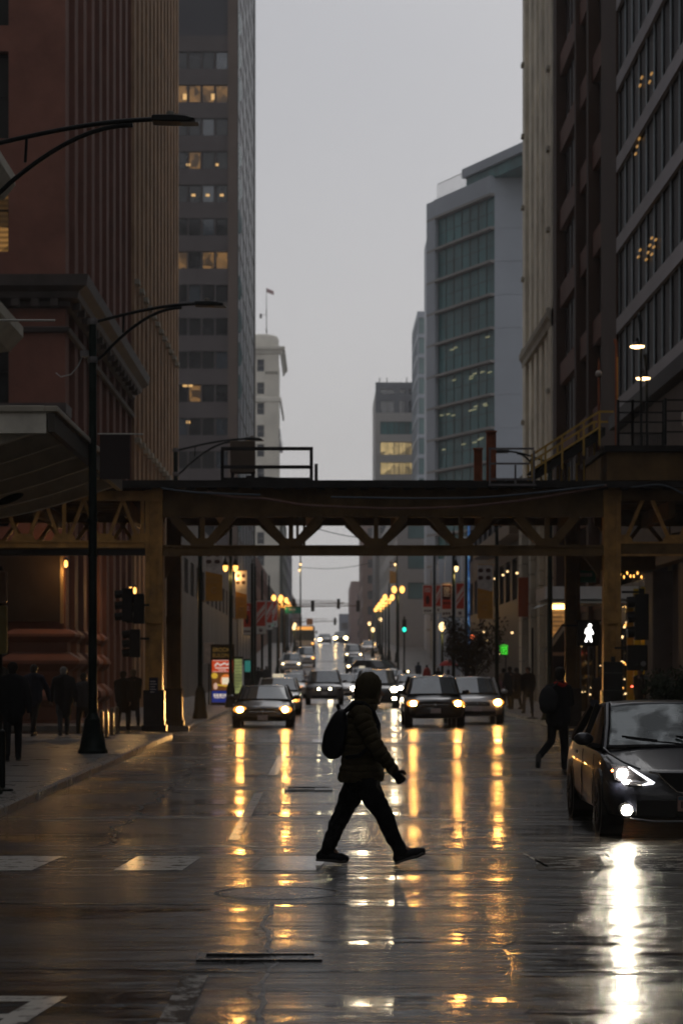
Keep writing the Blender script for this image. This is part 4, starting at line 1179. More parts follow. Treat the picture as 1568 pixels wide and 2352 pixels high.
# drooping conduits in front of the girder
def cable(name, label, pts, r, m, y):
    P = [(lx(a), y, lz(b)) for a, b in pts]
    out = []
    for i in range(len(P) - 1):
        p0, p1, p2, p3 = [Vector(P[max(0, min(len(P) - 1, i + d))]) for d in (-1, 0, 1, 2)]
        for q in range(8):
            t = q / 8
            out.append(0.5 * ((2 * p1) + (p2 - p0) * t + (2 * p0 - 5 * p1 + 4 * p2 - p3) * t * t + (3 * p1 - p0 - 3 * p2 + p3) * t ** 3))
    out.append(Vector(P[-1]))
    o = MB().tube(out, r, 8).build(name, m, smooth=True)
    return tag(o, label, 'cable')
cable('cable', 'brown conduit sagging along the railway girder', [(478, 1135), (540, 1146), (610, 1150), (690, 1163), (770, 1168), (900, 1172), (1050, 1168), (1180, 1155), (1300, 1136), (1385, 1120)], 0.034, M_CABLE, 60.35)
cable('cable', 'blue grey cable looping from the left railway column', [(375, 1126), (420, 1132), (480, 1137), (600, 1141)], 0.026, M_CABLEB, 60.33)
cable('cable', 'blue grey cable rising to the right railway column', [(760, 1146), (950, 1149), (1100, 1147), (1230, 1136), (1380, 1119)], 0.026, M_CABLEB, 60.30)
cable('cable', 'short dark cable curling right of the right railway column', [(1440, 1124), (1500, 1118), (1530, 1125), (1560, 1140)], 0.02, M_CABLEB, 60.3)

# frame of steel angles and cabinet on the deck, left of centre
def deck_bars(t, m, segs, w, y=-0.3):
    for nm, a, b in segs: MB().bar((lx(a[0]), y, lz(a[1])), (lx(b[0]), y, lz(b[1])), w, w).build(nm, m, t)
HF = thing('deck_guard_frame', 'dark steel guard frame standing on the railway deck left of centre', 'guard rail', (0, 61, 0))
deck_bars(HF, M_STEELK, [('top_rail', (509, 1033), (719, 1033)), ('middle_rail', (509, 1075), (719, 1075)), ('post', (715, 1036), (715, 1109)), ('post', (726, 1068), (726, 1109)), ('post', (512, 1036), (512, 1109)),
                         ('bottom_rail', (516, 1103), (711, 1103))], 0.09)
CX = thing('signal_cabinet', 'brown equipment cabinet behind the guard frame on the railway deck', 'cabinet', (lx(554), 62.2, lz(1108)))
MB().box(-0.34, 0.34, -0.25, 0.25, 0.35, 1.22).build('body', mat('brown_cabinet', (0.10, 0.075, 0.055), 0.6, var=0.2), CX, bevel=0.02)
for s in (-0.28, 0.28): MB().box(s - 0.04, s + 0.04, -0.2, 0.2, 0, 0.35).build('leg', M_STEELK, CX)
for k in range(5): MB().box(-0.5 + k * 0.3, -0.3 + k * 0.3, -0.5, -0.35, 0.05 + 0.04 * (k % 2), 0.14 + 0.05 * (k % 3)).build('switch_gear', M_STEELK, CX)
MB().bar((0.45, -0.3, 0.22), (1.25, -0.3, 0.16), 0.05, 0.05).build('throw_rod', M_STEELK, CX)

# right: rust-red posts, grey rails, yellow stair, platform
for vx0, vx1, vy, lab in ((1091, 1110, 1028, 'shorter rust red steel post standing on the railway deck'), (1120, 1142, 988, 'taller rust red steel post standing on the railway deck')):
    t = thing('deck_post', lab, 'post', (lx((vx0 + vx1) / 2), 61.6, lz(1108)))
    h = (1108 - vy) / SF
    w = (vx1 - vx0) / SF
    MB().prism([(-w / 2, -0.1), (-w / 2 + 0.03, -0.1), (-w / 2 + 0.03, -0.04), (w / 2 - 0.03, -0.04), (w / 2 - 0.03, -0.1), (w / 2, -0.1), (w / 2, 0.1), (-w / 2, 0.1)], 'z', 0, h).build('shaft', M_RUST, t)
    MB().box(-w / 2 - 0.02, w / 2 + 0.02, -0.12, 0.12, h + 0.001, h + 0.04).build('cap', M_RUST, t)
GR = thing('deck_railing', 'grey tube railing beside the rust red posts on the railway deck', 'railing', (0, 61, 0))
deck_bars(GR, M_GREYST, [('top_rail', (1117, 1036), (1220, 1036)), ('middle_rail', (1117, 1070), (1210, 1070)), ('bottom_rail', (1117, 1118), (1225, 1118)), ('post', (1120, 1033), (1120, 1121)),
                         ('post', (1178, 1073), (1178, 1115)), ('post', (1220, 1040), (1220, 1115)), ('toe_rail', (1124, 1105), (1216, 1105))], 0.05, y=-0.66)
ST = thing('station_stair', 'yellow railed steel stair climbing to the platform on the right', 'staircase', (0, 61, 0))
def R2(v0, v1, f): return (v0[0] + (v1[0] - v0[0]) * f, v0[1] + (v1[1] - v0[1]) * f)
for nm, yy, off, m in (('hand_rail', -0.45, 0, M_YRAIL), ('hand_rail', 0.75, 12, M_YRAIL)):
    deck_bars(ST, m, [(nm, (1215, 1050 + off), (1370, 950 + off)), ('middle_rail', (1215, 1084 + off), (1372, 985 + off)), (nm, (1370, 950 + off), (1403, 950 + off))], 0.055, yy)
    for vx in (1218, 1248, 1286, 1335, 1371):
        yt = 1050 + off - (vx - 1215) * 100 / 155
        deck_bars(ST, m, [('baluster', (vx, yt), (vx, min(yt + 78, 1108)))], 0.05, yy)
MB().add([(lx(1212), -0.4, lz(1112)), (lx(1385), -0.4, lz(1003)), (lx(1385), -0.4, lz(985)), (lx(1240), -0.4, lz(1076)), (lx(1212), 0.8, lz(1112)), (lx(1385), 0.8, lz(1003)), (lx(1385), 0.8, lz(985)), (lx(1240), 0.8, lz(1076))],
         [(0, 1, 2, 3), (7, 6, 5, 4), (0, 4, 5, 1), (1, 5, 6, 2), (2, 6, 7, 3), (3, 7, 4, 0)]).build('stringer', M_STEELK, ST)
for k in range(12): MB().box(-0.12, 0.12, -0.38, 0.78, 0, 0.03).build('tread', M_STEELK, ST, (lx(1225 + k * 13.5), 0, lz(1100 - k * 9.0) + 0.16))
for vx in (1290, 1308, 1325, 1342): deck_bars(ST, M_YRAIL, [('under_post', (vx, 1105), (vx, 1080 - (vx - 1290) * 0.5))], 0.045, 0.2)
PF = thing('station_platform', 'dark station platform housing at the top of the yellow stair', 'platform', (0, 61, 0))
MB().box(lx(1380), lx(1800), -0.6, 5.0, lz(1041), lz(1028)).build('floor_slab', M_STEELK, PF)
MB().box(lx(1388), lx(1800), -0.45, 4.5, lz(1108) + 0.02, lz(1042)).build('side_wall', M_STEELD, PF)
for seg, y in (((1412, 1445), -0.55), ((1445, 1515), -0.55), ((1515, 1620), -0.9)):
    for vy in (928, 953, 975, 1000): MB().bar((lx(seg[0]), y, lz(vy)), (lx(seg[1]), y, lz(vy)), 0.04, 0.04).build('rail', M_BLACK, PF)
    for vx in seg: MB().bar((lx(vx), y, lz(1030)), (lx(vx), y, lz(924)), 0.07, 0.07).build('post', M_BLACK, PF)
for k in range(16): MB().bar((lx(1447 + k * 4.3), -0.5, lz(1000)), (lx(1447 + k * 4.3), -0.5, lz(1028)), 0.02, 0.02).build('baluster', M_BLACK, PF)
def platform_lamp(vx, vy_shade, vy_top, label, y, amber):
    t = thing('platform_lamp', label, 'lamp post', (lx(vx), 61 + y, lz(1028)))
    z0 = lz(1028)
    zs, ztp = lz(vy_shade) - z0, lz(vy_top) - z0
    MB().tube([(0.10, 0, 0), (0.10, 0, zs + 0.15), (0.09, 0, ztp - 0.2), (0.05, 0, ztp), (0.0, 0, ztp - 0.02)], [0.035, 0.035, 0.055, 0.06, 0.03], 10).build('pole', M_BLACK, t, smooth=True)
    MB().lathe([(0.03, zs + 0.22), (0.05, zs + 0.12), (0.20, zs + 0.03), (0.22, zs)], n=18).build('shade', M_BLACK, t, smooth=True)
    MB().lathe([(0.20, zs - 0.002), (0.19, zs - 0.035), (0.1, zs - 0.06), (0.01, zs - 0.065)], n=18).build('bulb_lens', emit('platform_lamp_glow', (1.0, 0.66, 0.30), 6.0), t, smooth=True)
platform_lamp(1467, 790, 718, 'taller lit platform lamp with dark bell shade', 0.4, True)
platform_lamp(1490, 855, 800, 'lower lit platform lamp with dark bell shade', 1.2, True)
t = thing('finial_post', 'thin post topped by a pale ball at the stair head', 'post', (lx(1377), 61.3, lz(1030)))
hb = (1030 - 855) / SF
MB().tube([(0, 0, 0), (0, 0, hb - 0.1)], 0.03, 8).build('pole', M_RUST, t)
MB().ball((0, 0, hb), 0.095, 14, 10).build('ball', mat('weathered_ball', (0.3, 0.26, 0.23), 0.4), t, smooth=True)
MB().lathe([(0.03, hb + 0.08), (0.025, hb + 0.3), (0.008, hb + 0.42)], n=8).build('spike', M_RUST, t)
t = thing('pole_arm', 'slim lamp post with a hooked top left of the platform lamps', 'lamp post', (lx(1425), 62, lz(1030)))
MB().tube([(0, 0, 0), (0, 0, 2.9), (-0.03, 0, 3.05), (-0.06, 0, 3.1)], [0.04, 0.035, 0.05, 0.02], 8).build('pole', M_RUST, t, smooth=True)
MB().tube([(0.03, -0.03, 0.9), (0.03, -0.03, 2.6)], 0.015, 6).build('reflective_strip', mat('amber_strip', (0.5, 0.24, 0.05), 0.4), t)
t = thing('globe_lamp', 'unlit pale globe lamp at the right edge above the platform', 'lamp', (lx(1572), 60.6, lz(1035)))
MB().tube([(0, 0, 0), (0, 0, 0.6)], 0.04, 8).build('pole', M_BLACK, t)
MB().lathe([(0.05, 0.55), (0.14, 0.65), (0.17, 0.85), (0.14, 1.0), (0.08, 1.06), (0.01, 1.1)], n=16).build('globe', mat('frosted_globe', (0.5, 0.46, 0.42), 0.3), t, smooth=True)

# ---------------------------------------------------------------- street lamps with curved double arms
def cobra_lamp(x, y, ground, s, label, h=8.9, arm=2.45, rods=True, base=True):
    t = thing('street_lamp', label, 'street lamp', (x, y, ground))
    MB().lathe([(0.30, 0), (0.30, 0.06), (0.27, 0.10), (0.23, 0.30), (0.17, 0.62), (0.165, 0.68), (0.12, 0.74), (0.10, 0.80)], n=12).build('cast_base', M_GREENBK, t, smooth=25)
    MB().tube([(0, 0, 0.78), (0, 0, 3.9), (0, 0, h - 0.2)], [0.092, 0.085, 0.075], 14).build('pole', M_GREENBK, t, smooth=True)
    for z in (3.9, 4.6): MB().lathe([(0.10, z), (0.105, z + 0.03), (0.10, z + 0.06)], n=14).build('collar', M_GREENBK, t)
    zt_ = h
    up = [(0.08 * s, 0, h - 0.22)] + [(s * (0.08 + (arm - 0.3) * q / 10), 0, h - 0.22 + 0.36 * math.sin(q / 10 * math.pi / 2)) for q in range(1, 11)]
    lo = [(0.08 * s, 0, h - 0.98), (0.22 * s, 0, h - 0.88)] + [(s * (0.22 + (arm - 0.9) * q / 10), 0, h - 0.88 + (0.88 + 0.06) * math.sin(q / 10 * math.pi / 2) ** 0.92) for q in range(1, 11)]
    MB().tube(up, 0.032, 10).build('upper_arm', M_BLACK, t, smooth=True)
    MB().tube(lo, 0.032, 10).build('lower_arm', M_BLACK, t, smooth=True)
    MB().tube([(s * 0.62, 0, h - 0.09), (s * 0.60, 0, h - 0.44)], 0.02, 8).build('strut', M_BLACK, t)
    for z in (h - 0.22, h - 0.98): MB().lathe([(0.10, z - 0.06), (0.11, z), (0.10, z + 0.06)], n=14).build('clamp', M_GREYST, t)
    hx = s * (arm - 0.22)
    hz = h + 0.13
    pts = [(0, -0.04), (0.26, -0.05), (0.32, -0.05), (0.52, -0.045), (0.58, -0.025), (0.56, 0.003), (0.44, 0.03), (0.26, 0.045), (0.0, 0.04)]
    hd = MB().prism([(hx + s * (px - 0.2), hz + pz) for px, pz in pts], 'y', -0.15, 0.15).build('lamp_head', M_BLACK, t, bevel=0.02)
    MB().lathe([(0.045, hz + 0.045), (0.05, hz + 0.07), (0.055, hz + 0.095), (0.045, hz + 0.115), (0.01, hz + 0.122)], (hx + s * 0.04, 0), 12).build('photocell', mat('grey_photocell', (0.25, 0.23, 0.2), 0.4), hd, smooth=True)
    for q in range(6): MB().box(-0.006, 0.006, -0.12, 0.12, 0, 0.03).build('cooling_fin', M_GREYST, hd, (hx + s * (0.12 + q * 0.032), 0, hz + 0.034 - q * 0.003))
    MB().box(min(hx + s * 0.18, hx + s * 0.42), max(hx + s * 0.18, hx + s * 0.42), -0.11, 0.11, hz - 0.060, hz - 0.052).build('lens', mat('unlit_lens', (0.3, 0.3, 0.28), 0.2), hd)
    if rods:
        for z in (6.35, 3.6)[:1]: MB().tube([(s * 0.10, 0, z), (s * (1.0), 0, z - 0.005)], 0.015, 8).build('banner_rod', mat('pale_fibreglass', (0.5, 0.48, 0.43), 0.3), t)
    return t
cobra_lamp(-4.6, 30.3, 0.13, 1, 'nearest curved-arm street lamp reaching in at the upper left', h=8.9, arm=2.72)
sl = cobra_lamp(-4.6, 45.0, 0.13, 1, 'tall curved-arm street lamp with a broad base left of the bollards', h=8.8, arm=2.45)
MB().tube([(-0.09, 0, 7.95), (-0.2, 0, 7.9), (-0.28, -0.05, 7.7), (-0.42, -0.1, 7.52), (-0.62, -0.1, 7.47), (-0.72, -0.1, 7.55)], 0.014, 6).build('loose_wire', mat('pale_wire', (0.35, 0.34, 0.32), 0.4), sl, smooth=True)
MB().box(-0.24, -0.08, -0.08, 0.08, 7.88, 8.0).build('clamp_box', M_GREYST, sl)
MB().box(0.14, 0.74, -0.006, 0.006, 5.45, 6.33).build('dark_banner', mat('dark_banner_cloth', (0.05, 0.038, 0.036), 0.6), sl)
cobra_lamp(wx(404, 72), 72, 0.13, 1, 'curved-arm street lamp behind the left railway columns', h=8.85, arm=2.6, rods=False)
cobra_lamp(wx(1262, 73.5), 73.5, 0.13, -1, 'curved-arm street lamp reaching left above the grey deck railing', h=8.6, arm=1.75, rods=False)

# ---------------------------------------------------------------- posts with pendant lamps and banners
def lamp_light(parent, loc, watts, col=(1.0, 0.55, 0.18)):
    ld = bpy.data.lights.new('lamp_light', 'POINT')
    ld.energy = watts; ld.color = col; ld.shadow_soft_size = 0.15
    o = bpy.data.objects.new('lamp_light', ld); COL.objects.link(o); o.parent = parent; o.location = loc
    return o
def blocks(parent, x0, x1, z0, rows, y, m, slope=0.0, h=0.1, gap=0.16):
    """unreadable print: rows of short uneven strokes"""
    for r in range(rows):
        x = x0
        while x < x1 - 0.03:
            w = random.uniform(0.04, 0.09) * (x1 - x0) / 0.6
            w = min(w, x1 - x)
            zc = z0 - r * gap + (x - x0) * slope
            MB().add([(x, y, zc), (x + w, y, zc + w * slope), (x + w, y, zc + h + w * slope), (x, y, zc + h)], [(0, 1, 2, 3)]).build('lettering', m, parent)
            x += w + 0.02 * (x1 - x0) / 0.6
def banner_flag(parent, x0, x1, z0, z1, y, style):
    w, h = x1 - x0, z1 - z0
    S = lambda o: o
    if style == 'gold':
        b = MB().box(x0, x1, y, y + 0.012, z0, z0 + h * 0.58).build('banner', M_GOLDP, parent)
        MB().add([(x0, y, z0 + h * 0.581), (x1, y, z0 + h * 0.581), (x1, y, z1), (x0, y, z1)], [(0, 1, 2, 3)]).build('photo_panel', M_GREYP, b)
        MB().add([(x0, y - 0.004, z0 + h * 0.57), (x1, y - 0.004, z0 + h * 0.50), (x1, y - 0.004, z0 + h * 0.60), (x0, y - 0.004, z0 + h * 0.69)], [(0, 1, 2, 3)]).build('white_swoosh', M_GREYP, b)
        for k in range(4): MB().ball((x0 + w * (0.2 + 0.5 * (k % 2)), y - 0.003, z0 + h * (0.76 + 0.14 * (k // 2))), (w * 0.17, 0.004, h * 0.045), 10, 6).build('printed_shape', M_DBROWNP, b)
        text('lettering', 'ENROLL', w * 0.24, M_GOLDL, b, (x0 + w * 0.47, y - 0.004, z0 + h * 0.44), (R(90), 0, 0))
        text('lettering', 'TODAY', w * 0.24, M_GOLDL, b, (x0 + w * 0.45, y - 0.004, z0 + h * 0.355), (R(90), 0, 0))
        MB().tube([(x0 + w * 0.5 + w * 0.16 * math.cos(t), y - 0.004, z0 + h * 0.2 + w * 0.16 * math.sin(t)) for t in [e * math.pi / 6 for e in range(1, 12)]], w * 0.025, 5).build('ring_emblem', M_GOLDL, b)
    else:
        b = MB().box(x0, x1, y, y + 0.012, z0, z1).build('banner', M_WHITE, parent)
        main = M_REDP
        MB().box(x0 + w * 0.07, x1 - w * 0.07, y - 0.005, y - 0.002, z0 + h * 0.24, z1 - h * 0.03).build('red_field', main, b)
        if style == 'red':
            for k, (zc, hh) in enumerate(((0.47, 0.16), (0.33, 0.07))):
                n = 6
                for q in range(n):
                    xa = x0 + w * (0.1 + 0.8 * q / n); xb = x0 + w * (0.1 + 0.8 * (q + 0.8) / n)
                    za = z0 + h * (zc + 0.30 * q / n); zb_ = z0 + h * (zc + 0.30 * (q + 0.8) / n)
                    MB().add([(xa, y - 0.008, za), (xb, y - 0.008, zb_), (xb, y - 0.008, zb_ + h * hh), (xa, y - 0.008, za + h * hh)], [(0, 1, 2, 3)]).build('lettering', M_WHITE, b)
            blocks(b, x0 + w * 0.3, x1 - w * 0.3, z0 + h * 0.06, 1, y - 0.004, M_DREDP, 0, h * 0.1)
        else:
            if style == 'dark':
                MB().box(x0 + w * 0.08, x1 - w * 0.08, y - 0.009, y - 0.006, z0 + h * 0.52, z1 - h * 0.04).build('dark_field', M_DREDP, b)
                blocks(b, x0 + w * 0.2, x1 - w * 0.2, z0 + h * 0.86, 5, y - 0.012, M_WHITE, 0, h * 0.035, h * 0.06)
                for k in range(3): MB().ball((x0 + w * (0.25 + 0.25 * k), y - 0.008, z0 + h * 0.42), (w * 0.1, 0.004, h * 0.05), 8, 6).build('printed_face', M_DREDP, b)
            else:
                blocks(b, x0 + w * 0.2, x1 - w * 0.2, z0 + h * 0.86, 3, y - 0.009, M_WHITE, 0, h * 0.03, h * 0.055)
                MB().ball((x0 + w * 0.5, y - 0.007, z0 + h * 0.48), (w * 0.2, 0.004, h * 0.16), 10, 8).build('printed_figure', M_DREDP, b)
            for k in range(3): MB().box(x0 + w * (0.15 + 0.26 * k), x0 + w * (0.32 + 0.26 * k), y - 0.004, y - 0.001, z0 + h * 0.07, z0 + h * 0.14).build('small_emblem', M_DREDP, b)
    for z in (z0 - 0.02, z1 + 0.02):
        MB().tube([(0, y + 0.006, z), ((x1 if abs(x1) > abs(x0) else x0), y + 0.006, z)], 0.016, 6).build('banner_rod', M_GOLDL if style == 'gold' else M_GREYST, parent)
    return b
def lamp_post(vx, y, label, h=7.4, pend=(), banners=(), r=0.085, base=True):
    """pend: list of (dx, z, lamp); banners: (vx0, vx1, vy0, vy1, style)"""
    gx = wx(vx, y); gz = road_z(y) + 0.13
    t = thing('lamp_post', label, 'lamp post', (gx, y, gz))
    MB().lathe([(0.26, 0), (0.26, 0.08), (0.21, 0.3), (0.17, 0.9), (0.13, 1.0), (0.10, 1.08)], n=10).build('cast_base', M_GREENBK, t, smooth=25)
    MB().tube([(0, 0, 1.05), (0, 0, h)], [r, r * 0.8], 12).build('pole', M_GREENBK, t, smooth=True)
    MB().lathe([(0.04, h), (0.09, h + 0.08), (0.03, h + 0.2), (0.01, h + 0.34)], n=8).build('finial', M_GREENBK, t)
    for dx, z, lm in pend:
        MB().tube([(0, 0, z + 0.55), (dx * 0.5, 0, z + 0.66), (dx, 0, z + 0.60), (dx, 0, z + 0.42)], 0.025, 8).build('bracket_arm', M_GREENBK, t, smooth=True)
        MB().lathe([(0.03, z + 0.45), (0.06, z + 0.36), (0.12, z + 0.2), (0.125, z + 0.13)], (dx, 0), 12).build('lamp_hood', M_GREENBK, t, smooth=True)
        lamp_light(t, (dx, -0.1, z - 0.35), 45)
        MB().lathe([(0.10, z + 0.128), (0.11, z + 0.05), (0.085, z - 0.06), (0.03, z - 0.12), (0.01, z - 0.125)], (dx, 0), 12).build('lamp_globe', lm, t, smooth=True)
    for (a, b, c, d, st) in banners:
        banner_flag(t, wx(a, y) - gx, wx(b, y) - gx, wz(d, y) - gz, wz(c, y) - gz, -0.02, st)
    return t
Z = lambda vy, y: wz(vy, y) - road_z(y) - 0.13
lamp_post(460, 76, 'lamp post with a gold banner left of the lit advertising column', 7.2, [], [(472, 511, 1262, 1379, 'gold')])
lamp_post(530, 98, 'lamp post with two amber pendants and a gold banner on the left', 8.2, [(-0.23, Z(1306, 98), M_GLOW_AMBER), (0.21, Z(1306, 98), M_GLOW_AMBER)], [(541, 567, 1312, 1420, 'gold')])
lamp_post(579, 118, 'lamp post with a short red banner partly hidden on the left', 7.0, [], [(558, 577, 1384, 1458, 'plain')])
lamp_post(586, 132, 'lamp post carrying the largest slanted-print red banner on the left', 7.5, [], [(588, 611, 1380, 1456, 'red')])
lamp_post(602, 150, 'lamp post carrying the middle red banner of the left row', 8.0, [], [(612, 626, 1380, 1446, 'red')])
lamp_post(618, 170, 'lamp post carrying the last red banner of the left row', 8.2, [], [(627, 637, 1381, 1440, 'red')])
lamp_post(1140, 92, 'dark lamp post with a gold banner beside the dark navy building', 7.6, [], [(1096, 1131, 1298, 1420, 'gold')])
lamp_post(1070, 122, 'lamp post with a red slanted-print banner by the blue light column', 8.0, [], [(1046, 1066, 1338, 1417, 'red')])
lamp_post(1041, 108, 'lamp post with a pendant lamp and dark red banner on the right', 8.0, [(0.12, Z(1307, 108), M_GLOW_WARM)], [(1013, 1037, 1341, 1417, 'dark')])
lamp_post(997, 138, 'lamp post with a bent top and red figure banner on the right', 8.6, [], [(970, 993, 1343, 1410, 'plain'), (1000, 1012, 1343, 1408, 'red')])
lamp_post(690, 236, 'post with twin warm pendant lamps seen below the railway', 11.0, [(0.0, Z(1297, 236), M_GLOW_WARM), (-0.1, Z(1310, 236), M_GLOW_WARM)], [])
lamp_post(911, 232, 'post with one warm pendant lamp right of centre', 11.0, [(-0.18, Z(1297, 232), M_GLOW_WARM)], [])
lamp_post(893, 240, 'post with white and orange banners far down on the right', 8.0, [], [(894, 909, 1288, 1340, 'gold')])

t = thing('theatre_sign', 'pale scrolled sign projecting from the red building above the tracks', 'sign', (BL, 71.5, wz(1107, 71.5)))
MB().box(0.05, 0.95, -0.05, 0.05, 0.0, 0.35).build('sign_board', M_DSTONE, t)
for k in range(7):
    MB().tube([(0.95 + 0.10 * k * 0.9, -0.06 + 0.5 * k, 0.1 + 1.25 - 0.17 * k + 0.1 * math.sin(q)) if False else (0.55 + 0.16 * math.cos(q * 0.7 + k) , -0.07 + 0.55 * k, 1.25 - 0.16 * k + 0.17 * math.sin(q * 0.7 + k)) for q in range(8)], 0.045, 6).build('scroll', mat('pale_scroll', (0.34, 0.30, 0.26), 0.6), t, smooth=True)
    MB().bar((0.0, -0.07 + 0.55 * k, 1.1 - 0.16 * k), (0.5, -0.07 + 0.55 * k, 1.1 - 0.16 * k), 0.05, 0.05).build('bracket', M_BLACK, t)
# rows of globe lamps going up the rise
def globe_post(vx, vy, y, label, lm, grp, s=1, tw=True):
    gz = road_z(y) + 0.13
    x = wx(vx, y); h = max(3.0, wz(vy, y) - gz)
    t = thing('globe_street_lamp', label, 'street lamp', (x, y, gz), group=grp)
    MB().lathe([(0.22, 0), (0.2, 0.3), (0.12, 0.9), (0.09, 1.0)], n=8).build('cast_base', M_GREENBK, t)
    MB().tube([(0, 0, 0.95), (0, 0, h - 0.18)], [0.08, 0.06], 8).build('pole', M_GREENBK, t)
    for dx in ((-0.3, 0.3) if tw else (0,)):
        MB().lathe([(0.06, h - 0.2), (0.15, h - 0.1), (0.2, h + 0.06), (0.16, h + 0.22), (0.05, h + 0.32)], (dx, 0), 10).build('globe', lm, t, smooth=True)
    lamp_light(t, (0, -0.35, h - 0.5), 60)
    if tw: MB().bar((-0.3, 0, h - 0.22), (0.3, 0, h - 0.22), 0.05, 0.05).build('cross_arm', M_GREENBK, t)
for k, (vx, vy, y) in enumerate(((914, 1356, 170), (892, 1374, 190), (885, 1383, 212), (878, 1390, 236), (872, 1396, 262), (867, 1402, 290))):
    globe_post(vx, vy, y, '%s amber globe lamp in the rising row on the right' % ORD[k], M_GLOW_AMBER, 'amber globe lamps rising on the right')
for k, (vx, vy, y) in enumerate(((637, 1375, 190), (650, 1380, 215), (656, 1388, 245), (661, 1396, 280))):
    globe_post(vx, vy, y, '%s amber globe lamp in the row on the left' % ORD[k], M_GLOW_AMBER, 'amber globe lamps on the left')
for k, (vx, vy, y, nm) in enumerate(((1015, 1442, 128, 'warm globe lamp before the grey green pillars'), (856, 1451, 250, 'small white globe lamp right of the street end'), (873, 1424, 275, 'small white globe lamp under the amber row'),
                                     (675, 1455, 265, 'white globe lamp left of the bus'), (677, 1480, 290, 'lower white globe lamp left of the bus'), (848, 1490, 300, 'tiny lamp above the far white car'))):
    globe_post(vx, vy, y, nm, M_GLOW_WARM, None, tw=False)

# ---------------------------------------------------------------- traffic signals
M_SIG = mat('black_signal_housing', (0.012, 0.011, 0.01), 0.4)
def signal_head(parent, x, y, z, h=1.05, w=0.34, lit=None, face=1):
    b = MB().box(x - w / 2, x + w / 2, y - 0.1, y + 0.12, z - h / 2, z + h / 2).build('signal_head', M_SIG, parent, bevel=0.02)
    for k in range(3):
        zc = z + h * (0.32 - 0.32 * k)
        MB().tube([(x, y + 0.12 * face, zc), (x, y + 0.34 * face, zc)], 0.12, 12).build('visor', M_SIG, b)
        if lit and k == lit[0]: MB().ball((x, y - 0.11, zc), (0.1, 0.02, 0.1), 12, 8).build('signal_lens', lit[1], b)
    return b
def mast_arm(vx0, vx1, vy, y, heads, label, sign=None, hh=1.05):
    gz = road_z(y)
    x0, x1, z = wx(vx0, y), wx(vx1, y), wz(vy, y) - gz
    t = thing('signal_mast', label, 'traffic light', (x0, y, gz))
    MB().tube([(0, 0, 0), (0, 0, z + 0.5)], [0.12, 0.09], 12).build('pole', M_STEELD, t)
    MB().tube([(0, 0, z - 0.05), ((x1 - x0) * 0.5, 0, z + 0.03), (x1 - x0, 0, z + 0.08)], [0.08, 0.06, 0.045], 10).build('mast_arm', M_STEELD, t, smooth=True)
    MB().tube([(0, 0, z + 0.42), ((x1 - x0) * 0.5, 0, z + 0.4), ((x1 - x0) * 0.8, 0, z + 0.36)], 0.03, 8).build('tie_rod', M_STEELD, t)
    for vx in heads: signal_head(t, wx(vx, y) - x0, 0, z + 0.05, hh)
    if sign:
        a, b, c, d = sign
        sg = MB().box(wx(a, y) - x0, wx(b, y) - x0, -0.12, -0.10, wz(d, y) - gz, wz(c, y) - gz).build('street_sign', M_GREENS, t)
        blocks(sg, wx(a, y) - x0 + 0.35, wx(b, y) - x0 - 0.5, wz(d, y) - gz + 0.3, 1, -0.124, M_GREYP, 0, 0.16)
        blocks(sg, wx(a, y) - x0 + 0.7, wx(b, y) - x0 - 0.7, wz(d, y) - gz + 0.1, 1, -0.124, M_GREYP, 0, 0.1)
    return t
mast_arm(640, 828, 1393, 215, (718, 822), 'mast arm with two dark signals and a green street sign', (655, 692, 1395, 1409))
mast_arm(652, 800, 1388, 238, (675, 777), 'mast arm with two dark signals just behind the green-sign mast', None)
mast_arm(668, 775, 1428, 305, (690, 769), 'farther low mast arm with two small signals above the bus', None, 0.95)
t = thing('orange_work_sign', 'small orange board on the far mast arm', 'sign', (wx(711, 304), 304.0, wz(1436, 304)))
MB().box(-0.42, 0.42, -0.28, -0.24, 0, 0.9).build('board', mat('orange_board', (0.55, 0.2, 0.05), 0.5), t)

# signal cluster on the left railway column
t = thing('traffic_signal', 'black traffic signal cluster hung beside the left railway column', 'traffic light', (lx(312), 60.6, lz(1510)))
for dx, z0, z1 in ((-0.18, 0.95, 1.85), (0.12, 0.9, 1.7), (0.02, 0.0, 0.75)):
    b = MB().box(dx - 0.14, dx + 0.14, -0.15, 0.15, z0, z1).build('signal_head', M_SIG, t, bevel=0.02)
    for q in range(3): MB().tube([(dx - 0.14, 0, z0 + (z1 - z0) * (q + 0.5) / 3), (dx - 0.34, 0, z0 + (z1 - z0) * (q + 0.5) / 3 - 0.02)], 0.11, 10).build('visor', M_SIG, b)
MB().bar((0.0, 0, 1.4), (0.4, 0, 1.4), 0.06, 0.06).build('bracket', M_BLACK, t)
MB().bar((0.0, 0, 0.5), (0.4, 0, 0.5), 0.06, 0.06).build('bracket', M_BLACK, t)

# right: three-lens signal, walk signal and its neighbour
t = thing('traffic_signal', 'black three-visor signal right of the right railway column', 'traffic light', (lx(1463), 60.4, lz(1475)))
b = MB().box(-0.17, 0.2, -0.15, 0.15, 0.05, 1.28).build('signal_head', M_SIG, t, bevel=0.02)
for q in range(3): MB().tube([(-0.15, 0, 0.27 + q * 0.40), (-0.36, 0, 0.25 + q * 0.40)], 0.15, 12).build('visor', M_SIG, b)
MB().bar((-0.5, 0, 1.33), (0.06, 0, 1.33), 0.06, 0.06).build('bracket', M_BLACK, t)
MB().box(-0.05, 0.09, -0.07, 0.07, 1.27, 1.42).build('hanger', M_BLACK, t)
t = thing('pedestrian_signal', 'dark unlit pedestrian signal box below the three-visor signal', 'pedestrian signal', (lx(1454), 60.3, lz(1540)))
MB().box(-0.28, 0.26, -0.15, 0.15, 0, 0.68).build('housing', M_SIG, t, bevel=0.03)
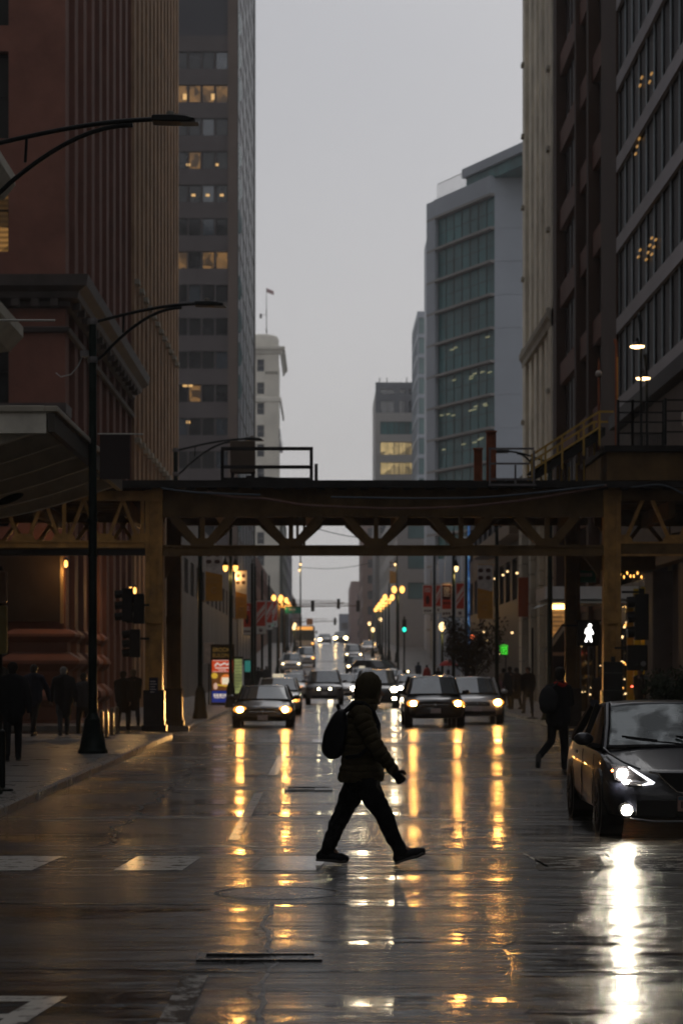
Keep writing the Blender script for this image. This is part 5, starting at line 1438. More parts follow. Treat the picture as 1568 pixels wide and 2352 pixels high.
MB().tube([(0.14, -0.155, 0.18), (0.14, -0.17, 0.18)], 0.07, 14).build('round_badge', M_GREYST, t)
MB().bar((-0.6, 0, 0.6), (-0.28, 0, 0.6), 0.05, 0.05).build('bracket', M_BLACK, t)
YW = 66.2
t = thing('walk_signal', 'lit white walking figure signal between the right railway columns', 'pedestrian signal', (wx(1352, YW), YW, wz(1484, YW)))
MB().box(-0.36, 0.28, -0.12, 0.14, 0, 0.72).build('housing', M_SIG, t, bevel=0.03)
MB().box(-0.40, 0.34, -0.16, 0.16, 0.725, 0.76).build('visor', M_SIG, t)
WK = emit('walk_lamp', (1.0, 0.97, 0.93), 5.0)
wk = MB()
cx, cz = -0.02, 0.33
def wp(pts): return [(cx + a * 0.36, cz + b_ * 0.36) for a, b_ in pts]
fig = [(-0.10, 0.62), (-0.28, 0.42), (-0.34, 0.10), (-0.24, 0.08), (-0.18, 0.28), (-0.16, -0.05), (-0.34, -0.55), (-0.20, -0.60), (0.00, -0.18), (0.12, -0.60), (0.27, -0.56), (0.14, -0.02), (0.14, 0.25), (0.28, 0.02), (0.38, 0.08), (0.22, 0.44), (0.12, 0.60)]
fg = wk.prism(wp(fig), 'y', -0.135, -0.122).build('walking_figure', WK, t)
MB().tube([(cx + 0.03, -0.136, cz + 0.27), (cx + 0.03, -0.122, cz + 0.27)], 0.05, 14).build('figure_head', WK, t)
MB().bar((-0.8, 0.05, 0.6), (-0.36, 0.05, 0.6), 0.05, 0.05).build('bracket', M_BLACK, t)
t = thing('street_name_sign', 'green street name sign behind the right railway column', 'sign', (wx(1335, 67.5), 67.5, wz(1338, 67.5)))
MB().box(-0.42, 0.42, -0.02, 0.02, 0, 0.42).build('panel', M_GREENS, t)
blocks(t, -0.3, 0.3, 0.18, 1, -0.025, M_GREYP, 0, 0.1)
MB().bar((0, 0, 0.42), (0, 0, 0.95), 0.04, 0.04).build('hanger', M_BLACK, t)

# ---------------------------------------------------------------- marquee and awning on the right
MQ = thing('glass_marquee', 'pale marquee projecting over the right pavement behind the columns', 'marquee', (wx(1340, 80), 80, wz(1395, 80)))
y80 = 80
MB().box(wx(1248, 80) - wx(1340, 80), wx(1500, 80) - wx(1340, 80), -0.6, 3.0, 0.28, 0.72).build('fascia', mat('pale_marquee', (0.6, 0.585, 0.57), 0.45, var=0.1), MQ)
MB().prism([(wx(1238, 80) - wx(1340, 80), 0.02), (wx(1262, 80) - wx(1340, 80), 0.2), (wx(1500, 80) - wx(1340, 80), 0.2), (wx(1500, 80) - wx(1340, 80), 0.12), (wx(1262, 80) - wx(1340, 80), 0.12)], 'y', -0.9, 3.0).build('glass_edge', mat('pale_glass_edge', (0.40, 0.42, 0.38), 0.25), MQ)
for k in range(3): MB().box(-0.12, 0.12, -0.2, 0.0, -0.06, 0.1).build('downlight', emit('marquee_downlight', (1.0, 0.55, 0.15), 9.0), MQ, (-1.05 + k * 0.25, 0.4, 0))
AW = thing('shop_awning', 'dark sloping awning with a pale edge behind the jogger', 'awning', (wx(1276, 86), 86, wz(1498, 86)))
MB().add([(-0.42, -1.0, 0.0), (-0.42, 1.2, 0.0), (0.35, 1.2, 1.1), (0.35, -1.0, 1.1), (0.40, -1.0, 0.0), (0.40, 1.2, 0.0)], [(0, 1, 2, 3), (0, 3, 4), (1, 5, 2), (4, 3, 2, 5), (0, 4, 5, 1)]).build('canvas', mat('black_canvas', (0.02, 0.02, 0.022), 0.5), AW)
MB().bar((-0.43, -1.02, 0.0), (0.34, -1.02, 1.12), 0.1, 0.04).build('pale_edge', M_CREAMD, AW)
MB().box(-0.45, 0.4, -1.05, -1.01, -0.14, -0.01).build('valance', mat('tan_valance', (0.3, 0.2, 0.14), 0.5), AW)
DR = thing('lit_doorway', 'amber lit wall panel under the marquee', 'doorway', (wx(1285, 88), 88.0, 0.13))
MB().box(-0.4, 0.5, -0.05, 0.05, 2.9, 4.3).build('panel', emit('amber_wall_glow', (1.0, 0.45, 0.12), 0.35, patch=0.5, pscale=2), DR)
MB().box(-0.5, -0.4, -0.08, 0.08, 0, 4.3).build('jamb', M_DSTONE, DR); MB().box(0.5, 0.6, -0.08, 0.08, 0, 4.3).build('jamb', M_DSTONE, DR)
MB().box(-0.4, 0.5, -0.05, 0.05, 0, 2.9).build('door', M_DARKB, DR)
# shop fronts between the columns: mullions and little lights
SFR = thing('glazed_shop', 'dark glazed shop front between the right railway columns', 'shop front', (wx(1372, 88.5), 88.5, 0.13))
MB().box(-1.0, 1.6, 0.1, 0.14, 0, 3.4).build('glass', M_GLASS, SFR)
for k in range(9): MB().box(-0.03, 0.03, 0.0, 0.1, 0, 3.4).build('mullion', M_GREYST if k % 3 else mat('brass_mullion', (0.4, 0.3, 0.15), 0.3, metal=0.6), SFR, (-1.0 + k * 0.32, 0, 0))
for k in range(24): MB().ball((random.uniform(-0.9, 1.5), -0.03, random.uniform(0.2, 3.2)), random.uniform(0.015, 0.035), 6, 4).build('shop_lamp', M_GLOW_WARM, SFR)

# ---------------------------------------------------------------- small street things
def bollard(vx, y, label):
    t = thing('bollard', label, 'bollard', (wx(vx, y), y, 0.13), group='bollards at the left corner')
    MB().tube([(0, 0, 0.02), (0, 0, 0.66)], 0.048, 12).build('shaft', mat('steel_bollard', (0.16, 0.12, 0.08), 0.25, metal=0.8), t, smooth=True)
    MB().ball((0, 0, 0.66), (0.048, 0.048, 0.05), 12, 8).build('cap', MATS['steel_bollard'], t, smooth=True)
    MB().lathe([(0.09, 0), (0.09, 0.02), (0.05, 0.03)], n=12).build('foot', M_BLACK, t)
for k, (vx, y) in enumerate(((233, 53.5), (245, 55.0), (257, 56.8), (269, 58.4))):
    bollard(vx, y, '%s of four steel bollards right of the tall street lamp' % ['leftmost', 'second from left', 'third from left', 'rightmost'][k])
t = thing('bollard', 'thicker dark bollard cut by the left edge', 'bollard', (wx(4, 31.2), 31.2, 0.13))
MB().tube([(0, 0, 0.0), (0, 0, 0.80)], 0.055, 14).build('shaft', M_BLACK, t, smooth=True)
MB().ball((0, 0, 0.8), (0.055, 0.055, 0.05), 12, 8).build('cap', M_BLACK, t, smooth=True)
MB().lathe([(0.16, 0), (0.16, 0.03), (0.06, 0.05)], n=14).build('foot', M_BLACK, t)
t = thing('pay_box', 'pale yellow and white sign box cut by the left edge', 'sign', (wx(5, 49), 49, 0.13))
MB().tube([(-0.05, 0.1, 0), (-0.05, 0.1, 3.9)], 0.05, 8).build('post', M_BLACK, t)
MB().box(-0.3, 0.12, -0.05, 0.05, 2.0, 3.05).build('lower_panel', mat('pale_yellow_panel', (0.34, 0.30, 0.12), 0.5, var=0.1), t, bevel=0.04)
MB().box(-0.3, 0.11, -0.05, 0.05, 3.1, 3.8).build('upper_panel', mat('pale_pink_panel', (0.36, 0.25, 0.2), 0.5, var=0.2), t, bevel=0.04)
def wall_lamp(vx, vy, y, label):
    t = thing('wall_lamp', label, 'lamp', (wx(vx, y), y, wz(vy, y)))
    MB().ball((0, 0, 0), (0.06, 0.06, 0.12), 10, 8).build('bulb', M_GLOW_AMBER, t, smooth=True)
    lamp_light(t, (0, -0.2, -0.2), 40)
    MB().lathe([(0.08, 0.12), (0.05, 0.17), (0.01, 0.2)], n=10).build('cap', M_BLACK, t)
    MB().tube([(0, 0, 0.18), (0, 0.25, 0.18)], 0.015, 6).build('bracket', M_BLACK, t)
wall_lamp(152, 1295, 69.3, 'amber lamp under the railway at the red building corner')
wall_lamp(300, 1356, 78, 'left of two small amber lamps beside the left railway column')
wall_lamp(310, 1356, 80, 'right of two small amber lamps beside the left railway column')

# lit advertising column
YK = 104.0
KX = thing('advertising_column', 'BROOKS BUILDING sign column with lit red, food and blue panels', 'sign', (wx(511, YK), YK, 0.13))
kz = lambda vy: wz(vy, YK) - 0.13
kw = 24 * YK / F_PX
MB().box(-kw - 0.06, kw + 0.06, 0.0, 0.22, 0.0, kz(1480)).build('housing', mat('dark_bronze', (0.035, 0.026, 0.015), 0.4), KX)
GOLDT = emit('brightened_gold_letters', (1.0, 0.62, 0.15), 0.07, base=(0.4, 0.28, 0.08))  # unlit letters given a faint glow so they stand out
text('lettering', 'BROOKS', 0.27, GOLDT, KX, (0, -0.012, kz(1493)), (R(90), 0, 0), sx=0.85)
text('lettering', 'BUILDING', 0.25, GOLDT, KX, (0, -0.012, kz(1506)), (R(90), 0, 0), sx=0.80)
rp = MB().box(-kw, kw, -0.03, -0.002, kz(1544), kz(1516)).build('red_panel', emit('red_ad_glow', (1.0, 0.10, 0.02), 0.42, base=(0.3, 0.03, 0.01)), KX)
WT = emit('white_ad_print', (1.0, 0.85, 0.75), 0.5, base=(0.5, 0.5, 0.5))
MB().tube([(-kw * 0.72, -0.034, kz(1530)), (-kw * 0.5, -0.034, kz(1523)), (-kw * 0.2, -0.034, kz(1528)), (0.1, -0.034, kz(1523)), (kw * 0.45, -0.034, kz(1527)), (kw * 0.72, -0.034, kz(1522))], 0.05, 6).build('script_word', WT, rp, smooth=True)
MB().box(-kw * 0.7, kw * 0.7, -0.036, -0.032, kz(1535.5), kz(1533)).build('small_print', WT, rp)
MB().box(-kw * 0.4, kw * 0.35, -0.036, -0.032, kz(1539.5), kz(1538)).build('small_print', WT, rp)
for z in (1517.5, 1543): MB().box(-kw * 0.93, kw * 0.93, -0.036, -0.032, kz(z), kz(z) + 0.02).build('border', WT, rp)
fp = MB().box(-kw, kw, -0.03, -0.002, kz(1586), kz(1545)).build('food_panel', emit('dark_food_backdrop', (0.25, 0.09, 0.02), 0.4, base=(0.05, 0.02, 0.01)), KX)
MB().ball((kw * 0.35, -0.03, kz(1563)), (kw * 0.55, 0.02, 0.30), 14, 10).build('burger_filling', emit('orange_food', (1.0, 0.25, 0.03), 0.6), fp, smooth=True)
MB().box(-kw * 0.05, kw * 0.65, -0.055, -0.035, kz(1572), kz(1556)).build('white_wrapper', emit('cream_food', (1.0, 0.85, 0.6), 0.75), fp, bevel=0.03)
MB().ball((-kw * 0.75, -0.03, kz(1552)), (kw * 0.3, 0.02, 0.14), 12, 8).build('cheese', emit('yellow_food', (1.0, 0.6, 0.05), 0.55), fp, smooth=True)
MB().bar((-kw * 0.5, -0.04, kz(1573)), (kw * 0.98, -0.04, kz(1577)), 0.07, 0.03).build('tray_edge', MATS['yellow_food'], fp)
MB().ball((-kw * 0.65, -0.03, kz(1576)), (kw * 0.2, 0.02, 0.16), 12, 8).build('thumb_shape', emit('pink_food', (1.0, 0.6, 0.45), 0.55), fp, smooth=True)
bp_ = MB().box(-kw, kw, -0.03, -0.002, kz(1613), kz(1587)).build('blue_panel', emit('blue_ad_glow', (0.02, 0.06, 0.45), 0.32, base=(0.01, 0.02, 0.12)), KX)
blocks(bp_, -kw * 0.85, kw * 0.85, kz(1600), 1, -0.034, WT, 0, 0.13)
blocks(bp_, -kw * 0.75, kw * 0.2, kz(1603.5), 1, -0.034, WT, 0, 0.06)
for s in (-1, 1): MB().box(s * kw - 0.03, s * kw + 0.03, 0.05, 0.15, 0, kz(1613)).build('leg', M_BLACK, KX)
t = thing('notice_panel', 'tall pale grey notice panel left of the advertising column', 'sign', (wx(480, 106), 106, 0.13))
MB().box(-0.22, 0.22, -0.02, 0.02, 1.9, 2.9).build('panel', M_GREYP, t); MB().tube([(0, 0.03, 0), (0, 0.03, 2.9)], 0.04, 8).build('post', M_BLACK, t)
t = thing('glowing_kiosk', 'small yellow green lit kiosk behind the advertising column', 'kiosk', (wx(547, 120), 120, 0.13))
MB().box(-0.28, 0.28, -0.2, 0.2, 0, 0.35).build('base', M_BLACK, t); MB().box(-0.25, 0.2, -0.18, 0.18, 0.35, 2.2).build('lit_screen', emit('yellow_green_screen', (0.75, 0.85, 0.3), 0.35, patch=0.6, pscale=2), t); MB().box(-0.28, 0.28, -0.2, 0.2, 2.2, 2.3).build('top', M_BLACK, t)
t = thing('newspaper_box', 'teal newspaper box on the left pavement', 'newspaper box', (wx(571, 122), 122, 0.13))
MB().box(-0.25, 0.25, -0.2, 0.2, 0.3, 1.15).build('body', M_DARKB, t); MB().box(-0.2, 0.2, -0.215, -0.202, 1.5, 2.1).build('display', emit('teal_display', (0.05, 0.5, 0.42), 0.25), t); MB().box(-0.25, 0.25, -0.2, 0.2, 1.15, 2.2).build('hood', M_BLACK, t)
t = thing('green_neon_sign', 'small bright green neon sign on the right', 'sign', (wx(1156, 110), 110, wz(1504, 110)))
GN = emit('green_neon', (0.08, 1.0, 0.05), 1.1)
MB().box(-0.2, 0.2, -0.03, 0.03, 0, 0.40).build('panel', mat('dark_neon_board', (0.01, 0.03, 0.01), 0.4), t)
MB().tube([(-0.2 + 0.04 * q, -0.05, 0.42 + 0.05 * math.sin(q / 10 * math.pi)) for q in range(11)], 0.018, 6).build('neon_arc', GN, t)
for q in range(4): MB().box(-0.18, 0.18, -0.05, -0.035, 0.03 + q * 0.1, 0.08 + q * 0.1).build('neon_bar', GN, t)
MB().tube([(0.1, 0.0, 0.0), (0.1, 0.0, -1.2)], 0.03, 6).build('post', M_BLACK, t)
t = thing('sign_post', 'thin black sign post on the right kerb by the jogger', 'post', (wx(1222, 76), 76, 0.13))
MB().tube([(0, 0, 0), (0, 0, 3.05)], 0.035, 8).build('pole', M_BLACK, t); MB().lathe([(0.2, 0), (0.2, 0.03), (0.05, 0.06)], n=12).build('foot', M_BLACK, t)
t = thing('crossing_beacon', 'small red round light on the right pavement', 'signal', (wx(1084, 128), 128, 0.13))
MB().tube([(0, 0, 0), (0, 0, wz(1465, 128) - 0.13)], 0.04, 8).build('pole', M_BLACK, t); MB().ball((0, -0.05, wz(1465, 128) - 0.1), 0.13, 12, 8).build('lamp', emit('red_beacon', (1.0, 0.18, 0.06), 5), t, smooth=True)
for nm, vx, vy, y in (('green traffic light on the left by the red banners', 622, 1437, 176), ('green traffic light on the right past the red banners', 928, 1446, 190)):
    t = thing('traffic_signal', nm, 'traffic light', (wx(vx, y), y, road_z(y) + 0.13))
    z = wz(vy, y) - road_z(y) - 0.13
    MB().tube([(0, 0.15, 0), (0, 0.15, z + 1.1)], 0.07, 8).build('pole', M_BLACK, t)
    MB().box(-0.17, 0.17, -0.1, 0.1, z - 0.3, z + 0.85).build('signal_head', M_SIG, t)
    MB().ball((0, -0.11, z), (0.15, 0.03, 0.2), 12, 8).build('signal_lens', emit('green_signal', (0.02, 0.9, 0.6), 2.2), t)
t = thing('red_umbrella', 'red umbrella above the cars on the right pavement', 'umbrella', (wx(1029, 119), 119, 0.13))
MB().lathe([(0.5, 1.82), (0.42, 1.95), (0.22, 2.08), (0.02, 2.12)], n=16).build('canopy', mat('red_nylon', (0.45, 0.03, 0.02), 0.4), t, smooth=True); MB().tube([(0, 0, 1.0), (0, 0, 2.1)], 0.012, 6).build('shaft', M_BLACK, t)

# strung wires
def wire(name, label, a, b, sag, r=0.012):
    a, b = Vector(a), Vector(b)
    pts = [a.lerp(b, q / 14) - Vector((0, 0, sag * math.sin(q / 14 * math.pi))) for q in range(15)]
    tag(MB().tube(pts, r, 6).build(name, M_BLACK), label, 'wire')
wire('overhead_wire', 'thin wire strung across the street under the railway', (wx(690, 236), 236, wz(1303, 236)), (wx(850, 236), 236, wz(1293, 236)), 0.35, 0.03)
wire('overhead_wire', 'thin wire slanting behind the railway truss', (wx(650, 110), 110, wz(1185, 110)), (wx(880, 110), 110, wz(1240, 110)), 0.25, 0.02)

# ---------------------------------------------------------------- trees and planter
M_BARK = mat('dark_bark', (0.03, 0.024, 0.02), 0.8, var=0.3, scale=6)
M_LEAF = mat('dark_autumn_leaf', (0.035, 0.028, 0.016), 0.6, col2=(0.05, 0.03, 0.015), scale=4)
M_LEAFG = mat('dark_evergreen_leaf', (0.02, 0.03, 0.014), 0.5, var=0.4, scale=5)
def tree(x, y, h, spread, label, name='street_tree', nleaf=700, leafm=None, ls=0.09, seed=1):
    rnd = random.Random(seed)
    t = thing(name, label, 'tree', (x, y, road_z(y) + 0.13))
    tr = MB(); ends = []
    tr.tube([(0, 0, 0), (0.03, 0, h * 0.25), (0, 0.03, h * 0.45)], [0.07, 0.055, 0.045], 8)
    tr.build('trunk', M_BARK, t, smooth=True)
    br = MB()
    def grow(p, d, l, r, lev):
        pts = [p]
        for q in range(4):
            d = (d + Vector((rnd.uniform(-.2, .2), rnd.uniform(-.2, .2), rnd.uniform(-.05, .2)))).normalized()
            pts.append(pts[-1] + d * l / 4)
        br.tube(pts, [r, r * .85, r * .7, r * .55, r * .4], 5)
        ends.extend(pts[1:])
        if lev:
            for q in range(4):
                dd = (d + Vector((rnd.uniform(-.9, .9), rnd.uniform(-.9, .9), rnd.uniform(-.2, .7)))).normalized()
                grow(pts[1 + q % 4], dd, l * 0.62, r * 0.5, lev - 1)
    for q in range(6):
        a = q * 1.05 + rnd.uniform(-.3, .3)
        grow(Vector((0, 0, h * (0.3 + 0.03 * q))), Vector((math.cos(a) * 0.8, math.sin(a) * 0.8, 1.0)).normalized(), h * 0.42 * spread, 0.03, 2)
    tag(br.build('branches', M_BARK, t), kind='stuff')
    lf = MB()
    for _ in range(nleaf):
        c = rnd.choice(ends) + Vector((rnd.gauss(0, .12), rnd.gauss(0, .12), rnd.gauss(0, .12)))
        u = Vector((rnd.gauss(0, 1), rnd.gauss(0, 1), rnd.gauss(0, 1))).normalized(); w = u.orthogonal().normalized()
        s = ls * rnd.uniform(0.6, 1.3)
        lf.add([c - u * s, c + w * s * 0.45, c + u * s, c - w * s * 0.45], [(0, 1, 2, 3)])
    tag(lf.build('crown', leafm or M_LEAF, t), kind='stuff')
    return t
tree(wx(1088, 102), 102, 3.7, 1.0, 'small dark leafy street tree behind the white car on the right', seed=3, nleaf=1800)
tree(wx(1068, 116), 116, 3.4, 0.9, 'second small dark street tree farther along the right pavement', seed=5, nleaf=1200)
tree(wx(1555, 44), 44, 1.75, 0.75, 'dark shrub above the near car at the right edge', name='pavement_shrub', nleaf=2600, leafm=M_LEAFG, ls=0.05, seed=8)

# ---------------------------------------------------------------- vehicles
def paint(name, col, rough=0.28, drops=False, metal=0.35):
    if name in MATS: return MATS[name]
    m, nt, p = _new(name)
    p.inputs['Base Color'].default_value = (*col, 1)
    p.inputs['Metallic'].default_value = metal
    p.inputs['Roughness'].default_value = rough
    p.inputs['Coat Weight'].default_value = 0.55 if drops else 1.0
    if drops: p.inputs['Specular IOR Level'].default_value = 0.3
    p.inputs['Coat Roughness'].default_value = 0.05
    g = nt.nodes.new('ShaderNodeNewGeometry')
    n = nt.nodes.new('ShaderNodeTexVoronoi') if drops else nt.nodes.new('ShaderNodeTexNoise')
    n.inputs['Scale'].default_value = 55 if drops else 9
    nt.links.new(g.outputs['Position'], n.inputs['Vector'])
    b = nt.nodes.new('ShaderNodeBump')
    b.inputs['Strength'].default_value = 0.4 if drops else 0.12
    b.inputs['Distance'].default_value = 0.004
    if drops:
        r = nt.nodes.new('ShaderNodeMapRange'); r.inputs[1].default_value = 0.1; r.inputs[2].default_value = 0.34; r.inputs[3].default_value = 1; r.inputs[4].default_value = 0
        nt.links.new(n.outputs['Distance'], r.inputs[0]); nt.links.new(r.outputs[0], b.inputs['Height'])
    else: nt.links.new(n.outputs['Fac'], b.inputs['Height'])
    nt.links.new(b.outputs[0], p.inputs['Normal']); nt.links.new(b.outputs[0], p.inputs['Coat Normal'])
    MATS[name] = m
    return m
M_WS = mat('car_windscreen', (0.09, 0.11, 0.115), 0.05, spec=1.0, ior=2.1, metal=0.25, var=0.45, scale=2.2)  # pale blotched base stands in for broken sky reflections
M_SIDEG = mat('car_side_glass', (0.012, 0.014, 0.014), 0.05, spec=0.8, ior=1.6)
M_TYRE = mat('tyre_rubber', (0.012, 0.012, 0.012), 0.55)
M_RIM = mat('alloy_rim', (0.3, 0.3, 0.3), 0.3, metal=0.9)
M_CHROME = mat('chrome_trim', (0.6, 0.6, 0.6), 0.12, metal=1.0)
M_PLAST = mat('black_trim_plastic', (0.012, 0.012, 0.013), 0.4)
M_PLATE = mat('number_plate', (0.6, 0.58, 0.6), 0.4, var=0.2, scale=20)
M_LENS = mat('lamp_lens', (0.10, 0.10, 0.11), 0.08, spec=0.9)

def car_body_mesh(st, w):
    rings = []
    for y, f, z0, z1 in st:
        a = w * f
        hgt = z1 - z0
        half = [(0, z0), (a * 0.7, z0), (a * 0.94, z0 + 0.05), (a, z0 + min(0.2, hgt * 0.35)), (a * 1.0, z0 + hgt * 0.6), (a * 0.975, z1 - min(0.14, hgt * 0.22)), (a * 0.93, z1 - 0.05), (a * 0.82, z1 - 0.005), (a * 0.45, z1 + 0.04), (0, z1 + 0.055)]
        ring = [(x, y, z) for x, z in half] + [(-x, y, z) for x, z in half[-2:0:-1]]
        rings.append(ring)
    return MB().loft(rings)
def make_car(name, label, x, y, kind, pm, W=1.82, H=1.46, L=4.6, rz=0.0, lamp=None, fog=None, taxi=False, rails=False, side_lamp=None, glow=False, plate=True, bulb=0.085, cat='car', gz=None, grp='cars coming down the street', lamp_z=None, detail=True):
    z_ = road_z(y) if gz is None else gz
    slope = math.atan((road_z(y + L) - road_z(y)) / L)
    t = thing(name, label, cat, (x, y, z_), rz, group=grp)
    t.rotation_euler = (slope, 0, rz)
    w = W / 2
    if kind == 'sedan': zf, zh, zb, zt_, z0 = 0.70, 0.93, 0.96, 1.0, 0.20; a0, a1, a2, a3 = 1.18, 1.98, 3.15, 3.85
    elif kind == 'suv': zf, zh, zb, zt_, z0 = 0.90, 1.06, 1.09, 1.12, 0.27; a0, a1, a2, a3 = 1.15, 1.80, 4.05, 4.45
    else: zf, zh, zb, zt_, z0 = 0.92, 1.12, 1.14, 1.2, 0.25; a0, a1, a2, a3 = 0.85, 1.7, 4.5, 4.8
    k = H / (1.46 if kind == 'sedan' else 1.70 if kind == 'suv' else 1.80)
    zf, zh, zb, zt_ = zf * k, zh * k, zb * k, zt_ * k
    sy = L / 4.6
    a0, a1, a2, a3 = [v * sy for v in (a0, a1, a2, a3)]
    st = [(0, .62, z0 + .14, zf - .16), (.03, .76, z0 + .06, zf - .08), (.09, .86, z0 + .02, zf - .03), (.20, .94, z0, zf), (.42, .985, z0, zf + .06 * k), (.9 * sy, 1, z0, zh - .05), (a0 + .12, 1, z0, zh), (2.2 * sy, 1, z0, zb),
          (3.3 * sy, 1, z0, zb + .01), (a3 - .02, .99, z0, zt_), (4.35 * sy, .96, z0 + .03, zt_ - .04), (4.52 * sy, .88, z0 + .1, zt_ - .1), (L, .78, z0 + .2, zt_ - .22)]
    car_body_mesh(st, w).build('body', pm, t, smooth=35)
    zr = H - 0.055
    bf, rf = 0.85 * w, 0.71 * w
    def pane(nm, p00, p10, p11, p01, m, bow=(0, 0, 0), n=6):
        rows = []
        for j in range(4):
            row = []
            for i in range(n + 1):
                u, v = i / n, j / 3
                p = (Vector(p00) * (1 - u) + Vector(p10) * u) * (1 - v) + (Vector(p01) * (1 - u) + Vector(p11) * u) * v
                e = 1 - (2 * u - 1) ** 2
                row.append(p + Vector(bow) * e)
            rows.append(row)
        return MB().loft(rows, caps=False, closed=False).build(nm, m, t, smooth=True)
    zwb = zh + 0.0
    pane('windscreen', (-bf, a0, zwb), (bf, a0, zwb), (rf, a1, zr), (-rf, a1, zr), M_WS, (0, -0.13, 0.02))
    MB().tube([(bf * (2 * i / 8 - 1), a0 - 0.13 * (1 - (2 * i / 8 - 1) ** 2) - 0.015, zwb + 0.03 - 0.015 * (2 * i / 8 - 1) ** 2) for i in range(9)], 0.028, 6).build('cowl', M_PLAST, t, smooth=True)
    MB().ball((0, a1 - 0.22, zr - 0.10), (0.11, 0.03, 0.035), 8, 6).build('inner_mirror', M_PLAST, t)
    for s in (-1, 1): pane('side_window', (s * (bf + .06), a0 + .12, zb - .03), (s * (bf + .06), a3 - .1, zt_ - .03), (s * (rf + .02), a2, zr - .02), (s * (rf + .02), a1 + .05, zr - .02), M_SIDEG, (s * 0.02, 0, 0), 8)
    pane('rear_window', (-bf, a3, zt_ - .02), (bf, a3, zt_ - .02), (rf, a2, zr), (-rf, a2, zr), M_SIDEG, (0, 0.08, 0))
    rows = []
    for j in range(7):
        v = j / 6
        yy = a1 - .03 + (a2 - a1 + .06) * v
        cz = H - 0.05 * (2 * v - 1) ** 2 * 0.6
        rows.append([((rf + .03) * (2 * i / 8 - 1), yy - (0.10 * (1 - (2 * i / 8 - 1) ** 2) if j == 0 else 0), cz - 0.05 * abs(2 * i / 8 - 1) ** 3) for i in range(9)])
    rows_b = [[(p[0], p[1], p[2] - 0.05) for p in r] for r in rows]
    mb = MB().loft(rows, caps=False, closed=False)
    mb.build('roof', pm, t, smooth=True).modifiers.new('solid', 'SOLIDIFY').thickness = 0.05
    for s in (-1, 1):
        MB().tube([(s * (bf + .015), a0 - .02, zwb - .04), (s * (bf + rf) / 2 * 1.01, (a0 + a1) / 2 - .05, (zwb + zr) / 2 + .01), (s * (rf + .015), a1 - .03, zr + .005)], 0.038, 8).build('front_pillar', pm, t, smooth=True)
        MB().tube([(s * (bf + .05), a3, zt_ - .03), (s * (rf + .02), a2, zr)], 0.06, 8).build('rear_pillar', pm, t, smooth=True)
        ym = (a1 + a2) / 2 + 0.1
        MB().bar((s * (bf + .065), ym, zb - .02), (s * (rf + .03), ym, zr), 0.09, 0.02).build('middle_pillar', M_PLAST, t)
        mr = MB().ball((0, 0, 0), (0.115, 0.07, 0.075), 12, 8).build('wing_mirror', pm if detail else M_PLAST, t, (s * (w + 0.09), a0 + .28, zb + .07), smooth=True)
        MB().bar((s * (w + .03) , a0 + .3, zb + 0.01), (s * (w - .08), a0 + .32, zb - .01), 0.05, 0.04).build('mirror_stalk', M_PLAST, t)
        MB().box(-0.01, 0.01, -0.1, 0.1, -0.02, 0.02).build('door_handle', pm, t, (s * (w + .012), ym + .25, zb - .12))
        for yw in (0.86 * sy, L - 0.98 * sy):
            rw = 0.325 if kind == 'sedan' else 0.37
            MB().tube([(s * (w - .24), 0, 0), (s * (w + .004), 0, 0)], rw + 0.06, 20).build('wheel_arch', M_PLAST, t, (0, yw, rw + .01))
            wh = MB().tube([(s * (w - .22), 0, 0), (s * (w - .20), 0, 0), (s * (w - .01), 0, 0), (s * (w + .012), 0, 0)], [rw - .03, rw, rw, rw - .03], 24).build('wheel', M_TYRE, t, (0, yw, rw), smooth=40)
            MB().tube([(s * (w + .013), 0, 0), (s * (w + .02), 0, 0)], [rw * .68, rw * .62], 20).build('rim', M_RIM, wh)
            for q in range(5):
                an = q * 2 * math.pi / 5
                MB().bar((s * (w + .024), 0.05 * math.cos(an), 0.05 * math.sin(an)), (s * (w + .022), rw * .6 * math.cos(an), rw * .6 * math.sin(an)), 0.05, 0.012, up=(1, 0, 0)).build('spoke', M_PLAST, wh)
        if rails: MB().tube([(s * (rf - .03), a1 + .1, H - .02), (s * (rf - .03), a1 + .25, H + .05), (s * (rf - .03), a2 - .25, H + .05), (s * (rf - .03), a2 - .1, H - .02)], 0.02, 6).build('roof_rail', M_PLAST, t)
    lz_ = lamp_z if lamp_z is not None else zf - 0.10 * k
    for s in (-1, 1):
        hl = MB().ball((s * w * .74, .09, lz_), (0.21, 0.08, 0.115), 14, 8).build('headlight', M_LENS if (lamp is None and (side_lamp is None or side_lamp[0 if s < 0 else 1] is None)) else (M_LENSA if (lamp or side_lamp[0 if s < 0 else 1]) in (M_HEADA, M_ORANGES) else M_LENSW), t, smooth=True)
        lm = lamp if side_lamp is None else (side_lamp[0] if s < 0 else side_lamp[1])
        if lm is not None:
            MB().ball((s * w * .74, .025, lz_), (bulb, 0.035, bulb * 0.82), 12, 8).build('bulb', lm, hl, smooth=True)  # bulb drawn large to stand in for headlight glare
        if fog is not None:
            fl = MB().ball((s * w * fog[1], .02, fog[2]), (fog[3], 0.05, fog[3] * .75), 12, 8).build('fog_lamp', fog[0], t, smooth=True)
        MB().ball((s * w * .80, L - .05, zt_ - .18), (0.14, 0.05, 0.08), 10, 6).build('tail_lamp', mat('red_lens', (0.25, 0.01, 0.01), 0.2), t, smooth=True)
    gz0, gz1 = zf - .24 * k, zf - .10 * k
    MB().box(-w * .46, w * .46, -.008, .05, gz0, gz1).build('grille', M_PLAST, t, bevel=0.01)
    for q in range(3): MB().box(-w * .44, w * .44, -.016, -.010, gz0 + .02 + q * (gz1 - gz0 - .03) / 3, gz0 + .034 + q * (gz1 - gz0 - .03) / 3).build('grille_bar', M_CHROME if q == 2 else M_GREYST, t)
